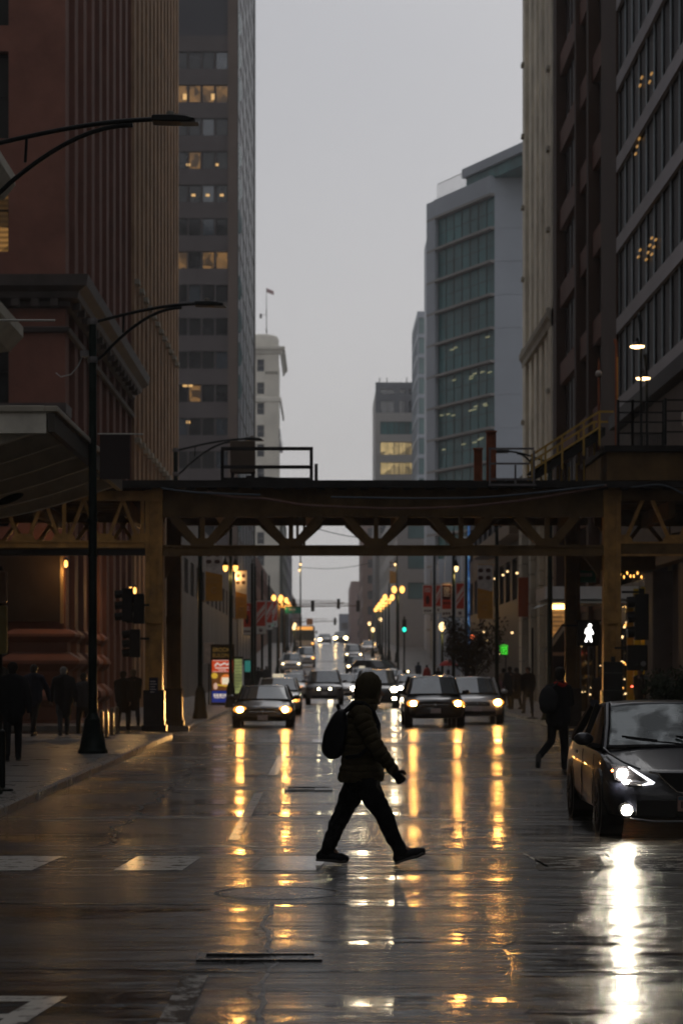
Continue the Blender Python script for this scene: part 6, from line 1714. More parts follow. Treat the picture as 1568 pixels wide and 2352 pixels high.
    MB().ball((0, -.02, (gz0 + gz1) / 2 + .02), (0.05, 0.012, 0.04), 10, 6).build('emblem', M_CHROME, t, smooth=True)
    MB().box(-w * .66, w * .66, -.012, .04, z0 + .05, z0 + .17).build('lower_intake', M_PLAST, t, bevel=0.02)
    if plate: MB().box(-.155, .155, -.03, -.018, gz0 - .17, gz0 - .02).build('number_plate', M_PLATE, t)
    if taxi:
        tx = MB().box(-.22, .22, (a1 + a2) / 2 - .3, (a1 + a2) / 2 - .1, H + .005, H + .14).build('taxi_sign', emit('taxi_sign_glow', (1.0, 0.85, 0.6), 0.55, base=(0.5, 0.5, 0.45)), t, bevel=0.02)
    if glow:
        for s in (-1, 1):
            ld = bpy.data.lights.new('headlamp_beam', 'SPOT')
            ld.energy = glow; ld.color = (1.0, 0.52, 0.16); ld.spot_size = R(30); ld.spot_blend = 0.6; ld.shadow_soft_size = 0.08
            lo = bpy.data.objects.new('headlamp_beam', ld); COL.objects.link(lo); lo.parent = t
            lo.location = (s * w * .74, -0.06, lz_); lo.rotation_euler = (R(89.5), 0, math.pi + (R(-21) if x < 0 else R(24)))
    return t

P_BLACK = paint('black_car_paint', (0.012, 0.013, 0.016))
P_NAVY = paint('navy_car_paint', (0.006, 0.007, 0.013), 0.3, drops=True, metal=0.0)
P_SILV = paint('silver_car_paint', (0.5, 0.5, 0.5), 0.3)
P_WHITE = paint('white_car_paint', (0.75, 0.74, 0.72), 0.35, metal=0.0)
P_GREY = paint('grey_car_paint', (0.20, 0.20, 0.205), 0.3)
P_RED = paint('dark_red_car_paint', (0.10, 0.018, 0.016), 0.3)
P_BLUE = paint('slate_blue_car_paint', (0.09, 0.10, 0.13), 0.3)
def cx_(vx, y): return wx(vx, y)
make_car('sedan_car', 'low black sedan with amber headlights waiting in the left lane', cx_(603, 69), 69, 'sedan', P_BLACK, 1.86, 1.30, 4.7, lamp=M_HEADA, glow=2200, bulb=0.10, lamp_z=0.56)
make_car('crossover_car', 'dark crossover with amber headlights waiting right of the walking man', cx_(1000, 69.5), 69.5, 'suv', P_BLACK, 1.84, 1.58, 4.6, lamp=M_HEADA, glow=500, bulb=0.10, lamp_z=0.74)
make_car('sedan_car', 'pale silver car with one dazzling amber headlight at the right kerb', cx_(1096, 73), 73.2, 'suv', P_SILV, 1.80, 1.55, 4.5, lamp=M_HEADA, glow=2200, bulb=0.115, lamp_z=0.72)
make_car('taxi_car', 'silver taxi with a roof sign behind the low black sedan', cx_(636, 88), 88, 'sedan', P_SILV, 1.84, 1.46, 4.7, side_lamp=(None, M_ORANGES), taxi=True)
make_car('suv_car', 'grey sport utility car with two fog lamps lit in the centre lane', cx_(745, 114), 114, 'suv', P_GREY, 1.90, 1.72, 4.8, fog=(M_FOGW, 0.30, 0.78, 0.06), rails=True)
make_car('minivan', 'dark minivan with white headlights partly hidden by the hooded walker', cx_(868, 102), 102, 'van', P_BLACK, 1.95, 1.76, 4.9, lamp=M_HEADW, fog=(M_HEADW, 0.74, 0.46, 0.09), bulb=0.15, lamp_z=0.86)
make_car('sedan_car', 'silver car with bright white headlights behind the grey sport utility car', cx_(785, 133), 133, 'sedan', P_SILV, 1.82, 1.50, 4.6, lamp=M_HEADW, bulb=0.16)
make_car('sedan_car', 'white sedan tucked behind the silver taxi', cx_(668, 138), 138, 'sedan', P_WHITE, 1.84, 1.52, 4.6, side_lamp=(None, M_ORANGES))
make_car('sedan_car', 'silver sedan just left of the hooded head', cx_(826, 150), 150, 'sedan', P_SILV, 1.86, 1.48, 4.6, lamp=M_HEADF, bulb=0.10)
make_car('sedan_car', 'dark red sedan in the left lane beyond the white one', cx_(676, 164), 164, 'sedan', P_RED, 1.82, 1.50, 4.6, side_lamp=(None, M_ORANGES))
make_car('taxi_car', 'pale taxi beyond the silver sedan above the hooded head', cx_(832, 172), 172, 'sedan', P_SILV, 1.86, 1.46, 4.6, taxi=True)
make_car('sedan_car', 'silver sedan with white lamps in the right lane above the crossover', cx_(945, 140), 140, 'sedan', P_SILV, 1.84, 1.46, 4.6, side_lamp=(M_HEADW, None), bulb=0.13)
make_car('parked_car', 'dark red car roof showing behind the crossover', cx_(1030, 112), 112, 'sedan', P_RED, 1.82, 1.50, 4.6)
make_car('parked_car', 'slate blue car roof showing behind the pale silver car', cx_(1072, 98), 98, 'sedan', P_BLUE, 1.82, 1.48, 4.6)
make_car('suv_car', 'dark car with two lit headlights climbing down in mid street', cx_(818, 200), 200, 'suv', P_BLACK, 1.84, 1.62, 4.6, lamp=M_HEADF, bulb=0.11)
make_car('suv_car', 'white sport utility car at the left kerb below the bus', cx_(668, 205), 205, 'suv', P_WHITE, 1.90, 1.75, 4.7, lamp=M_HEADF, bulb=0.07)
make_car('minivan', 'pale van with an amber lamp just below the bus', cx_(702, 222), 222, 'van', P_SILV, 1.85, 1.90, 4.9, side_lamp=(None, M_ORANGES))
make_car('taxi_car', 'dark taxi with an amber lamp beside the turning car', cx_(878, 190), 190, 'sedan', P_BLACK, 1.82, 1.50, 4.6, side_lamp=(M_ORANGES, None), taxi=True, rz=R(18))
make_car('turning_car', 'dark sport utility car seen from its side turning on the right', cx_(928, 186), 186, 'suv', P_BLACK, 1.86, 1.66, 4.6, rz=R(62), side_lamp=(None, M_HEADF), bulb=0.09)
make_car('sedan_car', 'pale sedan beyond the silver one in the right lane', cx_(903, 168), 168, 'sedan', P_WHITE, 1.84, 1.48, 4.6, side_lamp=(M_HEADF, M_HEADF), bulb=0.09)
make_car('minivan', 'silver van far up the right lane', cx_(812, 236), 236, 'van', P_SILV, 1.9, 1.85, 4.9, lamp=M_HEADF, bulb=0.08)
make_car('police_car', 'far white car with a dark front on the rise', cx_(848, 272), 272, 'sedan', P_WHITE, 1.86, 1.50, 4.7)
make_car('far_car', 'hazy car with glaring amber headlights at the crest', cx_(782, 335), 335, 'suv', P_GREY, 2.0, 1.85, 4.8, lamp=M_HEADF, bulb=0.30)
make_car('far_car', 'hazy car with glaring white headlights left of the amber one at the crest', cx_(746, 345), 345, 'sedan', P_GREY, 2.0, 1.6, 4.8, side_lamp=(M_HEADF, None), bulb=0.28)

# city bus
BS = thing('city_bus', 'city bus with an orange destination sign coming over the rise', 'bus', (cx_(700, 292), 292, road_z(292)), group=None)
M_BUSW = paint('white_bus_paint', (0.45, 0.45, 0.44), 0.4, metal=0.0)
MB().box(-1.28, 1.28, 0, 12, 0.35, 3.05).build('body', M_BUSW, BS, bevel=0.12)
MB().box(-1.18, 1.18, -0.02, -0.004, 1.15, 2.45).build('windscreen', mat('bus_windscreen', (0.05, 0.07, 0.08), 0.1), BS)
MB().box(-1.0, 1.0, -0.03, -0.004, 2.52, 2.92).build('destination_sign', emit('orange_destination', (1.0, 0.42, 0.08), 1.1), BS)
MB().box(1.27, 1.30, 0.4, 11, 1.3, 2.6).build('side_windows', M_SIDEG, BS)
for s in (-1, 1):
    MB().ball((s * 1.0, -0.02, 0.75), (0.16, 0.05, 0.12), 10, 6).build('headlight', M_GLOW_AMBER if s > 0 else M_LENS, BS)
    MB().tube([(s * 1.0, 2.2, 0.5), (s * 1.29, 2.2, 0.5)], 0.5, 20).build('wheel', M_TYRE, BS)
    MB().ball((s * 1.5, -0.1, 2.2), (0.1, 0.08, 0.25), 8, 6).build('mirror', M_PLAST, BS)
MB().box(-0.03, 0.03, -0.03, -0.021, 1.15, 2.45).build('windscreen_pillar', M_PLAST, BS)
MB().box(0.6, 0.9, -0.03, -0.004, 3.06, 3.25).build('roof_lamp', M_BUSW, BS)

# ---------------------------------------------------------------- near dark sedan, lower right
FX, FY = 3.90, 24.1
NC = make_car('near_sedan', 'dark navy sedan with blazing white headlight at the lower right', FX, FY, 'sedan', P_NAVY, 1.78, 1.45, 4.6, lamp=None, grp=None, plate=False)
for c in [o for o in COL.objects if o.parent == NC and o.name.split('.')[0] in ('headlight', 'grille', 'grille_bar', 'emblem', 'lower_intake', 'tail_lamp')]:
    for cc in [o for o in COL.objects if o.parent == c]: bpy.data.objects.remove(cc)
    bpy.data.objects.remove(c)
for c in [o for o in COL.objects if o.parent is not None and o.parent.parent == NC and o.name.split('.')[0] == 'rim']: c.data.materials[0] = M_GREYST
def ysurf(dx): return 0.0 if abs(dx) < 0.5 else 0.9 * (abs(dx) - 0.5) ** 1.6 / (0.39 ** 1.6) * 0.30
def nv(vx, vy, push=0.03):
    vx = vx + 20
    dx = (vx - VP_X) * FY / F_PX - FX
    for _ in range(4):
        yy = ysurf(dx) + FY
        dx = (vx - VP_X) * yy / F_PX - FX
    return (dx, ysurf(dx) - push, CAM_H + (VP_Y - vy) * (ysurf(dx) - push + FY) / F_PX)
def mir(p): return (-p[0], p[1], p[2])
for s in (0, 1):
    fl = (lambda p: p) if s == 0 else mir
    out = [fl(nv(a, b)) for a, b in ((1381, 1757), (1420, 1760), (1482, 1797), (1478, 1802), (1450, 1805), (1420, 1803), (1390, 1790))]
    back = [(p[0] * 0.98, p[1] + 0.28, p[2]) for p in out]
    n = len(out)
    hl = MB().add(out + back, [tuple(range(n)), tuple(range(2 * n - 1, n - 1, -1))] + [(i, i + n, (i + 1) % n + n, (i + 1) % n) for i in range(n)]).build('headlight', mat('near_lens', (0.008, 0.008, 0.010), 0.05, spec=0.8), NC)
    led = [fl(nv(a, b, 0.045)) for a, b in ((1419, 1761), (1424, 1760.5), (1482, 1797), (1478, 1802), (1454, 1805), (1452, 1802), (1468, 1796), (1440, 1777))]
    n = len(led)
    lb = [(p[0], p[1] + 0.02, p[2]) for p in led]
    MB().add(led + lb, [tuple(range(n)), tuple(range(2 * n - 1, n - 1, -1))] + [(i, i + n, (i + 1) % n + n, (i + 1) % n) for i in range(n)]).build('led_strip', M_LED, hl)
    bc = fl(nv(1405.5, 1778, 0.06))
    MB().ball(bc, (0.058, 0.03, 0.055), 18, 12).build('bulb', emit('near_headlamp', (1.0, 0.89, 0.68), 420), hl, smooth=True)
    rc = fl(nv(1383, 1770, 0.045))
    MB().ball(rc, (0.016, 0.012, 0.02), 8, 6).build('side_reflector', mat('orange_reflector', (0.7, 0.12, 0.03), 0.2), hl)
    fc = fl(nv(1417, 1861, 0.055))
    fg = MB().ball(fc, (0.058, 0.025, 0.056), 18, 12).build('fog_lamp', emit('near_fog_lamp', (1.0, 0.90, 0.70), 130), NC, smooth=True)
    MB().lathe([(0.075, 0), (0.085, 0.02), (0.09, 0.05)], n=20).build('fog_bezel', M_PLAST, fg, (fc[0], fc[1] + 0.005, fc[2]), (R(-90), 0, 0))
    ch = [fl(nv(a, b, 0.05)) for a, b in ((1468, 1773), (1488, 1777), (1505, 1795), (1533, 1819), (1545, 1821), (1566, 1821))]
    MB().tube(ch, 0.011, 8).build('chrome_vee', M_CHROME, NC, smooth=True)
    ve = [fl(nv(a, b, 0.03)) for a, b in ((1488, 1775), (1567, 1776), (1567, 1820), (1534, 1818))]
    MB().add(ve + [(p[0], p[1] + 0.05, p[2]) for p in ve], [(0, 1, 2, 3), (7, 6, 5, 4), (0, 4, 5, 1), (1, 5, 6, 2), (2, 6, 7, 3), (3, 7, 4, 0)]).build('grille', M_PLAST, NC)
    cr1 = [fl(p) for p in (nv(1377, 1712, -0.95), nv(1420, 1737, -0.5), nv(1479, 1771, -0.02))]
    lip = [fl(nv(a, b, 0.04)) for a, b in ((1425, 1880), (1480, 1887), (1566, 1887))]
    MB().tube(lip, 0.014, 6).build('lower_lip', P_NAVY, NC, smooth=True)
    it = [fl(nv(a, b, 0.02)) for a, b in ((1440, 1838), (1530, 1838), (1530, 1876), (1440, 1872))]
    MB().add(it + [(p[0], p[1] + 0.05, p[2]) for p in it], [(0, 1, 2, 3), (7, 6, 5, 4), (0, 4, 5, 1), (1, 5, 6, 2), (2, 6, 7, 3), (3, 7, 4, 0)]).build('lower_intake', M_PLAST, NC)
ez = nv(1565, 1797)[2]
MB().tube([(0.058 * math.cos(a), -0.055, ez + 0.055 * math.sin(a)) for a in [e * math.pi / 12 for e in range(25)]], 0.011, 8).build('ring_emblem', M_CHROME, NC, smooth=True)
MB().box(-0.07, 0.07, -0.068, -0.052, ez - 0.011, ez + 0.011).build('emblem_bar', M_CHROME, NC)
pz = nv(1565, 1846)[2]
pl = MB().box(-0.155, 0.155, -0.06, -0.045, pz - 0.08, pz + 0.08).build('number_plate', mat('tinted_plate', (0.24, 0.15, 0.13), 0.4, var=0.2, scale=25), NC, bevel=0.006)
MB().box(-0.15, 0.15, -0.063, -0.0605, pz + 0.04, pz + 0.075).build('plate_band', mat('plate_teal', (0.05, 0.10, 0.13), 0.4), pl)
blocks(pl, -0.12, 0.12, pz - 0.045, 1, -0.0625, mat('plate_ink', (0.05, 0.025, 0.03), 0.5), 0, 0.07)
# bonnet edge, wipers, mirror and cabin shapes behind the glass
for s in (-1, 1):
    MB().tube([(s * 0.80, 1.10, 0.935), (s * 0.77, 0.75, 0.88), (s * 0.66, 0.40, 0.80), (s * 0.52, 0.20, 0.738)], 0.012, 8).build('bonnet_crease', P_NAVY, NC, smooth=True)
for x0, x1, z1 in ((-0.42, 0.12, 0.0), (0.18, 0.62, 0.0)):
    MB().tube([(x0 - 0.12, 1.20, 1.045), (x0 + 0.05, 1.10, 1.02), (x0 + 0.55, 1.02, 0.975)], 0.010, 6).build('wiper_arm', M_PLAST, NC, smooth=True)
    MB().bar((x0 - 0.16, 1.205, 1.06), (x0 + 0.22, 1.105, 1.015), 0.022, 0.022).build('wiper_blade', M_PLAST, NC)
mw, ntw, pw = _new('near_windscreen')
pw.inputs['Base Color'].default_value = (0.09, 0.125, 0.12, 1); pw.inputs['Metallic'].default_value = 0.25; pw.inputs['Roughness'].default_value = 0.06; pw.inputs['IOR'].default_value = 2.0
pw.inputs['Specular IOR Level'].default_value = 1.0; pw.inputs['Alpha'].default_value = 0.5
gw = ntw.nodes.new('ShaderNodeNewGeometry'); vw = ntw.nodes.new('ShaderNodeTexVoronoi'); vw.inputs['Scale'].default_value = 60; bw_ = ntw.nodes.new('ShaderNodeBump'); bw_.inputs['Strength'].default_value = 0.25; bw_.inputs['Distance'].default_value = 0.003
ntw.links.new(gw.outputs['Position'], vw.inputs['Vector']); ntw.links.new(vw.outputs['Distance'], bw_.inputs['Height']); ntw.links.new(bw_.outputs[0], pw.inputs['Normal'])
nw2 = ntw.nodes.new('ShaderNodeTexNoise'); nw2.inputs['Scale'].default_value = 2.6; nw2.inputs['Detail'].default_value = 3; nw2.inputs['Distortion'].default_value = 0.8
rw2 = ntw.nodes.new('ShaderNodeMapRange'); rw2.inputs[1].default_value = 0.42; rw2.inputs[2].default_value = 0.58; rw2.inputs[3].default_value = 0.30; rw2.inputs[4].default_value = 0.85
ntw.links.new(gw.outputs['Position'], nw2.inputs['Vector']); ntw.links.new(nw2.outputs['Fac'], rw2.inputs[0]); ntw.links.new(rw2.outputs[0], pw.inputs['Alpha'])   # blotchy alpha imitates uneven sky reflection over a wiped rain film
for c in [o for o in COL.objects if o.parent == NC and o.name.split('.')[0] == 'windscreen']: c.data.materials[0] = mw
C_SEAT = mat('dark_seat_fabric', (0.02, 0.02, 0.022), 0.8)
MB().box(-0.68, 0.68, 1.30, 1.75, 0.80, 0.93).build('dashboard', C_SEAT, NC, bevel=0.03)
for s in (-0.36, 0.36):
    st_ = MB().box(s - 0.24, s + 0.24, 2.35, 2.5, 0.5, 1.14).build('front_seat', C_SEAT, NC, bevel=0.05)
    MB().box(s - 0.13, s + 0.13, 2.40, 2.50, 1.17, 1.34).build('headrest', C_SEAT, st_, bevel=0.03)
MB().tube([(0.36 + 0.18 * math.cos(a), 1.85 - 0.05 * math.sin(a), 0.97 + 0.17 * math.sin(a)) for a in [e * math.pi / 10 for e in range(21)]], 0.016, 8).build('steering_wheel', M_PLAST, NC, smooth=True)
MB().box(-0.7, 0.7, 3.2, 3.35, 0.5, 1.05).build('rear_seat', C_SEAT, NC, bevel=0.05)
for s in (-1, 1):
    MB().tube([(s * 0.894, 1.36, 0.30), (s * 0.897, 1.34, 0.6), (s * 0.875, 1.36, 0.86)], 0.005, 5).build('door_gap', M_PLAST, NC)
    MB().tube([(s * 0.894, 2.42, 0.30), (s * 0.897, 2.42, 0.6), (s * 0.875, 2.42, 0.88)], 0.005, 5).build('door_gap', M_PLAST, NC)
    MB().tube([(s * 0.80, 0.16, 0.50), (s * 0.87, 0.33, 0.60), (s * 0.885, 0.45, 0.62)], 0.005, 5).build('bumper_gap', M_PLAST, NC)
MB().ball((0.05, 1.75, 1.30), (0.11, 0.03, 0.035), 10, 6).build('rear_view_mirror', M_PLAST, NC, smooth=True)
ld = bpy.data.lights.new('headlamp_beam', 'SPOT'); ld.energy = 25; ld.color = (1, 0.90, 0.72); ld.spot_size = R(80); ld.spot_blend = 0.9; ld.shadow_soft_size = 0.06
lo = bpy.data.objects.new('headlamp_beam', ld); COL.objects.link(lo); lo.parent = NC; lo.location = (-0.74, -0.05, 0.66); lo.rotation_euler = (R(84), 0, math.pi)

# ---------------------------------------------------------------- people
M_SKIN = mat('skin', (0.20, 0.12, 0.085), 0.5, var=0.1, scale=20)
M_HAIR = mat('dark_hair', (0.02, 0.016, 0.013), 0.6, var=0.4, scale=30)
def cap(m, a, b, ra, rb, mi=0):
    m.tube([a, b], [ra, rb], 12, mi)
    m.ball(a, ra, 12, 8, mi); m.ball(b, rb, 12, 8, mi)
def chain(m, pts, rs):
    for i in range(len(pts) - 1): cap(m, pts[i], pts[i + 1], rs[i], rs[i + 1])
def skinned(m, name, mt, parent, voxel, iters=3, quilt=None):
    o = m.build(name, mt, parent)
    r = o.modifiers.new('union', 'REMESH'); r.mode = 'VOXEL'; r.voxel_size = voxel; r.use_smooth_shade = True
    s = o.modifiers.new('soften', 'SMOOTH'); s.factor = 0.5; s.iterations = iters
    return o
def head_prims(m, c, face, tilt=0.0):
    """c: head centre; face: horizontal unit vector the face looks along"""
    c = Vector(c); f = Vector((face[0], face[1], 0)).normalized(); sd = Vector((f.y, -f.x, 0))
    rot = Matrix((( f.x, sd.x, 0), (f.y, sd.y, 0), (0, 0, 1)))
    m.ball(c + Vector((0, 0, 0.02)), (0.098, 0.078, 0.118), 16, 12, 0, rot)
    m.ball(c + f * 0.025 + Vector((0, 0, -0.05)), (0.072, 0.062, 0.075), 14, 10, 0, rot)
    m.ball(c + f * 0.07 + Vector((0, 0, -0.105)), (0.022, 0.026, 0.02), 8, 6, 0, rot)          # chin
    cap(m, c + f * 0.088 + Vector((0, 0, 0.005)), c + f * 0.112 + Vector((0, 0, -0.03)), 0.010, 0.015)  # nose
    for s in (-1, 1):
        m.ball(c + sd * (0.078 * s) + Vector((0, 0, -0.01)), (0.016, 0.01, 0.03), 8, 6, 0, rot)  # ears
        m.ball(c + f * 0.084 + sd * (0.032 * s) + Vector((0, 0, 0.022)), (0.012, 0.022, 0.008), 8, 6, 0, rot)  # brows
    m.ball(c + f * 0.088 + Vector((0, 0, -0.065)), (0.012, 0.026, 0.008), 8, 6, 0, rot)          # lips
def hand_prims(m, wrist, d, side, palm_n, sc=1.0, curl=0.5):
    """wrist point, direction of the fingers, sideways vector towards the thumb, palm normal"""
    w = Vector(wrist); d = Vector(d).normalized(); s = Vector(side); s = (s - d * s.dot(d)).normalized(); n = Vector(palm_n); n = (n - d * n.dot(d) - s * n.dot(s)).normalized()
    for q in (-0.024, 0, 0.024): cap(m, w + s * q * 0.6, w + d * 0.082 * sc + s * q, 0.017, 0.016)
    for k, (off, ln) in enumerate(((0.034, 0.072), (0.012, 0.080), (-0.011, 0.075), (-0.033, 0.060))):
        p0 = w + d * 0.084 * sc + s * off
        a1 = curl * 0.7
        d1 = d * math.cos(a1) + n * math.sin(a1)
        p1 = p0 + d1 * ln * 0.5 * sc
        a2 = curl * 1.7
        d2 = d * math.cos(a2) + n * math.sin(a2)
        p2 = p1 + d2 * ln * 0.5 * sc
        chain(m, [p0, p1, p2], [0.0095, 0.0088, 0.0075])
    t0 = w + d * 0.025 + s * 0.03
    t1 = t0 + (d * 0.5 + s * 0.7 + n * 0.25).normalized() * 0.04
    t2 = t1 + (d * 0.85 + s * 0.2 + n * 0.4).normalized() * 0.034
    chain(m, [t0, t1, t2], [0.015, 0.012, 0.009])

M_SOLE = mat('grey_sole', (0.09, 0.085, 0.08), 0.6)
M_SHOE = mat('black_shoe', (0.012, 0.012, 0.013), 0.5)
def shoe(parent, heel, toe, ankle, mt, voxel=0.012, w=0.046):
    h, t_, a = Vector(heel), Vector(toe), Vector(ankle)
    d = (t_ - h).normalized()
    up = (a - h); up = (up - d * up.dot(d)).normalized()
    m = MB()
    chain(m, [h + up * 0.05 + d * 0.04, h + up * 0.048 + d * 0.13, h + up * 0.036 + d * 0.22, t_ + up * 0.028 - d * 0.035], [w * 0.95, w, w * 1.0, w * 0.78])
    cap(m, h + up * 0.05 + d * 0.04, a + d * 0.01, w * 0.95, w * 0.95)
    cap(m, a, h + up * 0.06 + d * 0.15, w * 0.85, w * 0.8)
    so = skinned(m, 'shoe', mt, parent, voxel)
    m2 = MB()
    L_ = (t_ - h).length
    sd = d.cross(up)
    rings = []
    for q in range(13):
        u = q / 12
        ww = (0.036 + 0.014 * math.sin(u * math.pi * 0.9 + 0.3)) * (1 if 0 < q < 12 else 0.6)
        c = h + d * (L_ * u - 0.006) + up * (0.004 + 0.022 * max(0, u - 0.82))
        rings.append([c - sd * ww, c + sd * ww, c + sd * ww + up * 0.022, c - sd * ww + up * 0.022])
    m2.loft(rings).build('sole', M_SOLE, so, smooth=30)
    return so

def person(label, x, y, gz, J, mats, face=(0, 1), voxel=0.02, hat=None, name='person', grp=None, rz=0.0, hood=False, coat_len=0.82, bulk=1.0, scarf=None):
    """J: dict of joints in metres from the standing point"""
    t = thing(name, label, 'person', (x, y, gz), rz, group=grp)
    jk, tr = mats
    hd = J['head']
    nk = Vector((hd[0], hd[1], hd[2] - 0.16))
    sl, sr, hl, hr = [Vector(J[k]) for k in ('sl', 'sr', 'hl', 'hr')]
    hipc = (hl + hr) / 2; shc = (sl + sr) / 2
    m = MB()
    head_prims(m, hd, face)
    cap(m, hd, shc, 0.055, 0.07)
    chain(m, [shc, (shc + hipc) / 2, hipc], [0.115, 0.11, 0.12])
    for s_ in ('l', 'r'):
        chain(m, [Vector(J['s' + s_]), Vector(J['e' + s_]), Vector(J['w' + s_])], [0.05, 0.038, 0.028])
        chain(m, [Vector(J['h' + s_]), Vector(J['k' + s_]), Vector(J['a' + s_]), Vector(J['t' + s_]) * 0.7 + Vector(J['a' + s_]) * 0.3], [0.075, 0.05, 0.035, 0.03])
        wv = Vector(J['w' + s_]); ev = Vector(J['e' + s_])
        hand_prims(m, wv, (wv - ev), (face[0], face[1], 0), (hipc - wv) + Vector((0.001, 0, 0)), 1.0, 0.55)
    skinned(m, 'body', M_SKIN, t, voxel if voxel < 0.012 else max(0.013, voxel * 0.8))
    m = MB()
    b = bulk
    chain(m, [shc + Vector((0, 0, 0.03)), (shc * 0.55 + hipc * 0.45), hipc + Vector((0, 0, 0.02)), hipc + (Vector((0, 0, coat_len)) - Vector((0, 0, hipc.z)))], [0.12 * b, 0.155 * b, 0.16 * b, 0.165 * b])
    cap(m, sl * 0.9 + shc * 0.1, sr * 0.9 + shc * 0.1, 0.085 * b, 0.085 * b)
    cap(m, shc * 0.5 + sl * 0.5, hl + (hl - hipc) * 0.3, 0.11 * b, 0.11 * b); cap(m, shc * 0.5 + sr * 0.5, hr + (hr - hipc) * 0.3, 0.11 * b, 0.11 * b)
    cap(m, shc + Vector((0, 0, 0.07)), nk + Vector((0, 0, 0.02)), 0.085, 0.072)
    for s_ in ('l', 'r'): chain(m, [Vector(J['s' + s_]), Vector(J['e' + s_]), Vector(J['w' + s_])], [0.082 * b, 0.064 * b, 0.05])
    if hood:
        m.ball((hd[0], hd[1] , hd[2] + 0.0), (0.125, 0.125, 0.155), 14, 10); cap(m, (hd[0], hd[1], hd[2] - 0.08), shc + Vector((0, 0, 0.05)), 0.11, 0.11)
    skinned(m, 'jacket', jk, t, voxel, 4)
    m = MB()
    m.ball(hipc + Vector((0, 0, -0.04)), (0.15, 0.14, 0.14), 12, 8)
    for s_ in ('l', 'r'): chain(m, [Vector(J['h' + s_]), Vector(J['k' + s_]), Vector(J['a' + s_]) + Vector((0, 0, 0.0))], [0.10, 0.072, 0.06])
    skinned(m, 'trousers', tr, t, voxel, 4)
    for s_ in ('l', 'r'):
        a = Vector(J['a' + s_]); tt = Vector(J['t' + s_])
        d = (tt - a); 
        hp = J.get('heel' + s_)
        if hp is None:
            dd = Vector((d.x, d.y, 0)).normalized()
            hp = a - dd * 0.06 + Vector((0, 0, -a.z + 0.008))
        shoe(t, hp, tt, a, M_SHOE, max(0.014, voxel * 0.8))
    if hat is not None:
        m = MB()
        c = Vector(hd); f = Vector((face[0], face[1], 0)).normalized()
        m.ball(c + Vector((0, 0, 0.045)) - f * 0.012, (0.102, 0.102, 0.105), 14, 10)
        m.ball(c - f * 0.045 + Vector((0, 0, -0.01)), (0.08, 0.08, 0.095), 12, 8)
        skinned(m, 'hat' if hat[1] == 'hat' else 'hair', hat[0], t, voxel, 2)
    if scarf is not None:
        m = MB()
        c = nk
        m.tube([(c.x + 0.10 * math.cos(a), c.y + 0.10 * math.sin(a), c.z - 0.015 + 0.02 * math.sin(2 * a)) for a in [e * math.pi / 9 for e in range(19)]], 0.045, 8)
        m.ball(c + Vector((0, 0, -0.02)), (0.115, 0.11, 0.05), 12, 8)
        skinned(m, 'scarf', scarf, t, 0.014, 3)
    return t
def stride(h=1.75, f=0.16, lean=0.0, ph=1, arm=0.10, wide=0.0, bag=False):
    """walking away from the camera (+y) ; ph = which leg leads"""
    k = h / 1.75
    J = dict(head=(0, 0.03 + lean, 1.60 * k), sl=(-0.19, lean, 1.40 * k), sr=(0.19, lean, 1.40 * k), hl=(-0.09, 0, 0.90 * k), hr=(0.09, 0, 0.90 * k))
    for s, sg in (('l', -1), ('r', 1)):
        p = ph * sg
        J['e' + s] = (sg * (0.25 + wide), lean - p * arm * 0.6, 1.13 * k)
        J['w' + s] = (sg * (0.26 + wide), lean - p * arm + 0.04, 0.88 * k)
        J['k' + s] = (sg * 0.10, p * f * 0.6 + 0.05, 0.50 * k)
        J['a' + s] = (sg * 0.10, p * f, 0.09 * k if p > 0 else 0.13 * k)
        J['t' + s] = (sg * 0.12, p * f + 0.19, 0.03)
    return J
CLO = {}
def cloth(name, col): return mat(name, col, 0.85, var=0.25, scale=6, bump=0.3, bscale=18, bdist=0.015)
C_BLK = cloth('black_cloth', (0.013, 0.013, 0.014)); C_NAVY = cloth('navy_cloth', (0.016, 0.02, 0.032)); C_CHAR = cloth('charcoal_cloth', (0.03, 0.03, 0.032))
C_JEAN = cloth('dark_denim', (0.016, 0.02, 0.03)); C_BRN = cloth('brown_cloth', (0.05, 0.034, 0.024)); C_RED = cloth('red_cloth', (0.35, 0.03, 0.02)); C_TAN = cloth('tan_cloth', (0.16, 0.12, 0.09)); C_PINK = cloth('dusky_pink_cloth', (0.25, 0.12, 0.13))
C_GRN = cloth('dark_olive_quilt', (0.052, 0.041, 0.022))

# --- the hooded walker
WK_X, WK_Y = 0.30, 21.0
WM = thing('person', 'hooded person in a quilted jacket with a backpack striding across the wet street', 'person', (WK_X, WK_Y, 0))
HC_ = Vector((0.125, 0, 1.635))
V3 = Vector
wj = dict(hipc=V3((0.05, 0, 0.80)), nk=V3((0.085, 0, 1.47)), shc=V3((0.045, 0, 1.40)))
body = MB()
head_prims(body, HC_ + V3((0.005, 0, -0.03)), (1, 0))
cap(body, HC_, wj['shc'], 0.058, 0.075)
chain(body, [wj['shc'], V3((0.05, 0, 1.1)), wj['hipc']], [0.12, 0.12, 0.13])
ARMS = {'r': [V3((0.035, -0.20, 1.395)), V3((0.172, -0.275, 1.10)), V3((0.330, -0.235, 0.885))], 'l': [V3((0.035, 0.20, 1.395)), V3((-0.05, 0.26, 1.12)), V3((-0.01, 0.25, 0.90))]}
LEGS = {'b': [V3((0.04, 0.085, 0.80)), V3((-0.125, 0.09, 0.50)), V3((-0.262, 0.09, 0.165))], 'f': [V3((0.06, -0.085, 0.80)), V3((0.240, -0.09, 0.475)), V3((0.380, -0.09, 0.165))]}
FEET = {'b': (V3((-0.375, 0.09, 0.022)), V3((-0.075, 0.09, 0.012))), 'f': (V3((0.355, -0.09, 0.004)), V3((0.640, -0.09, 0.115)))}
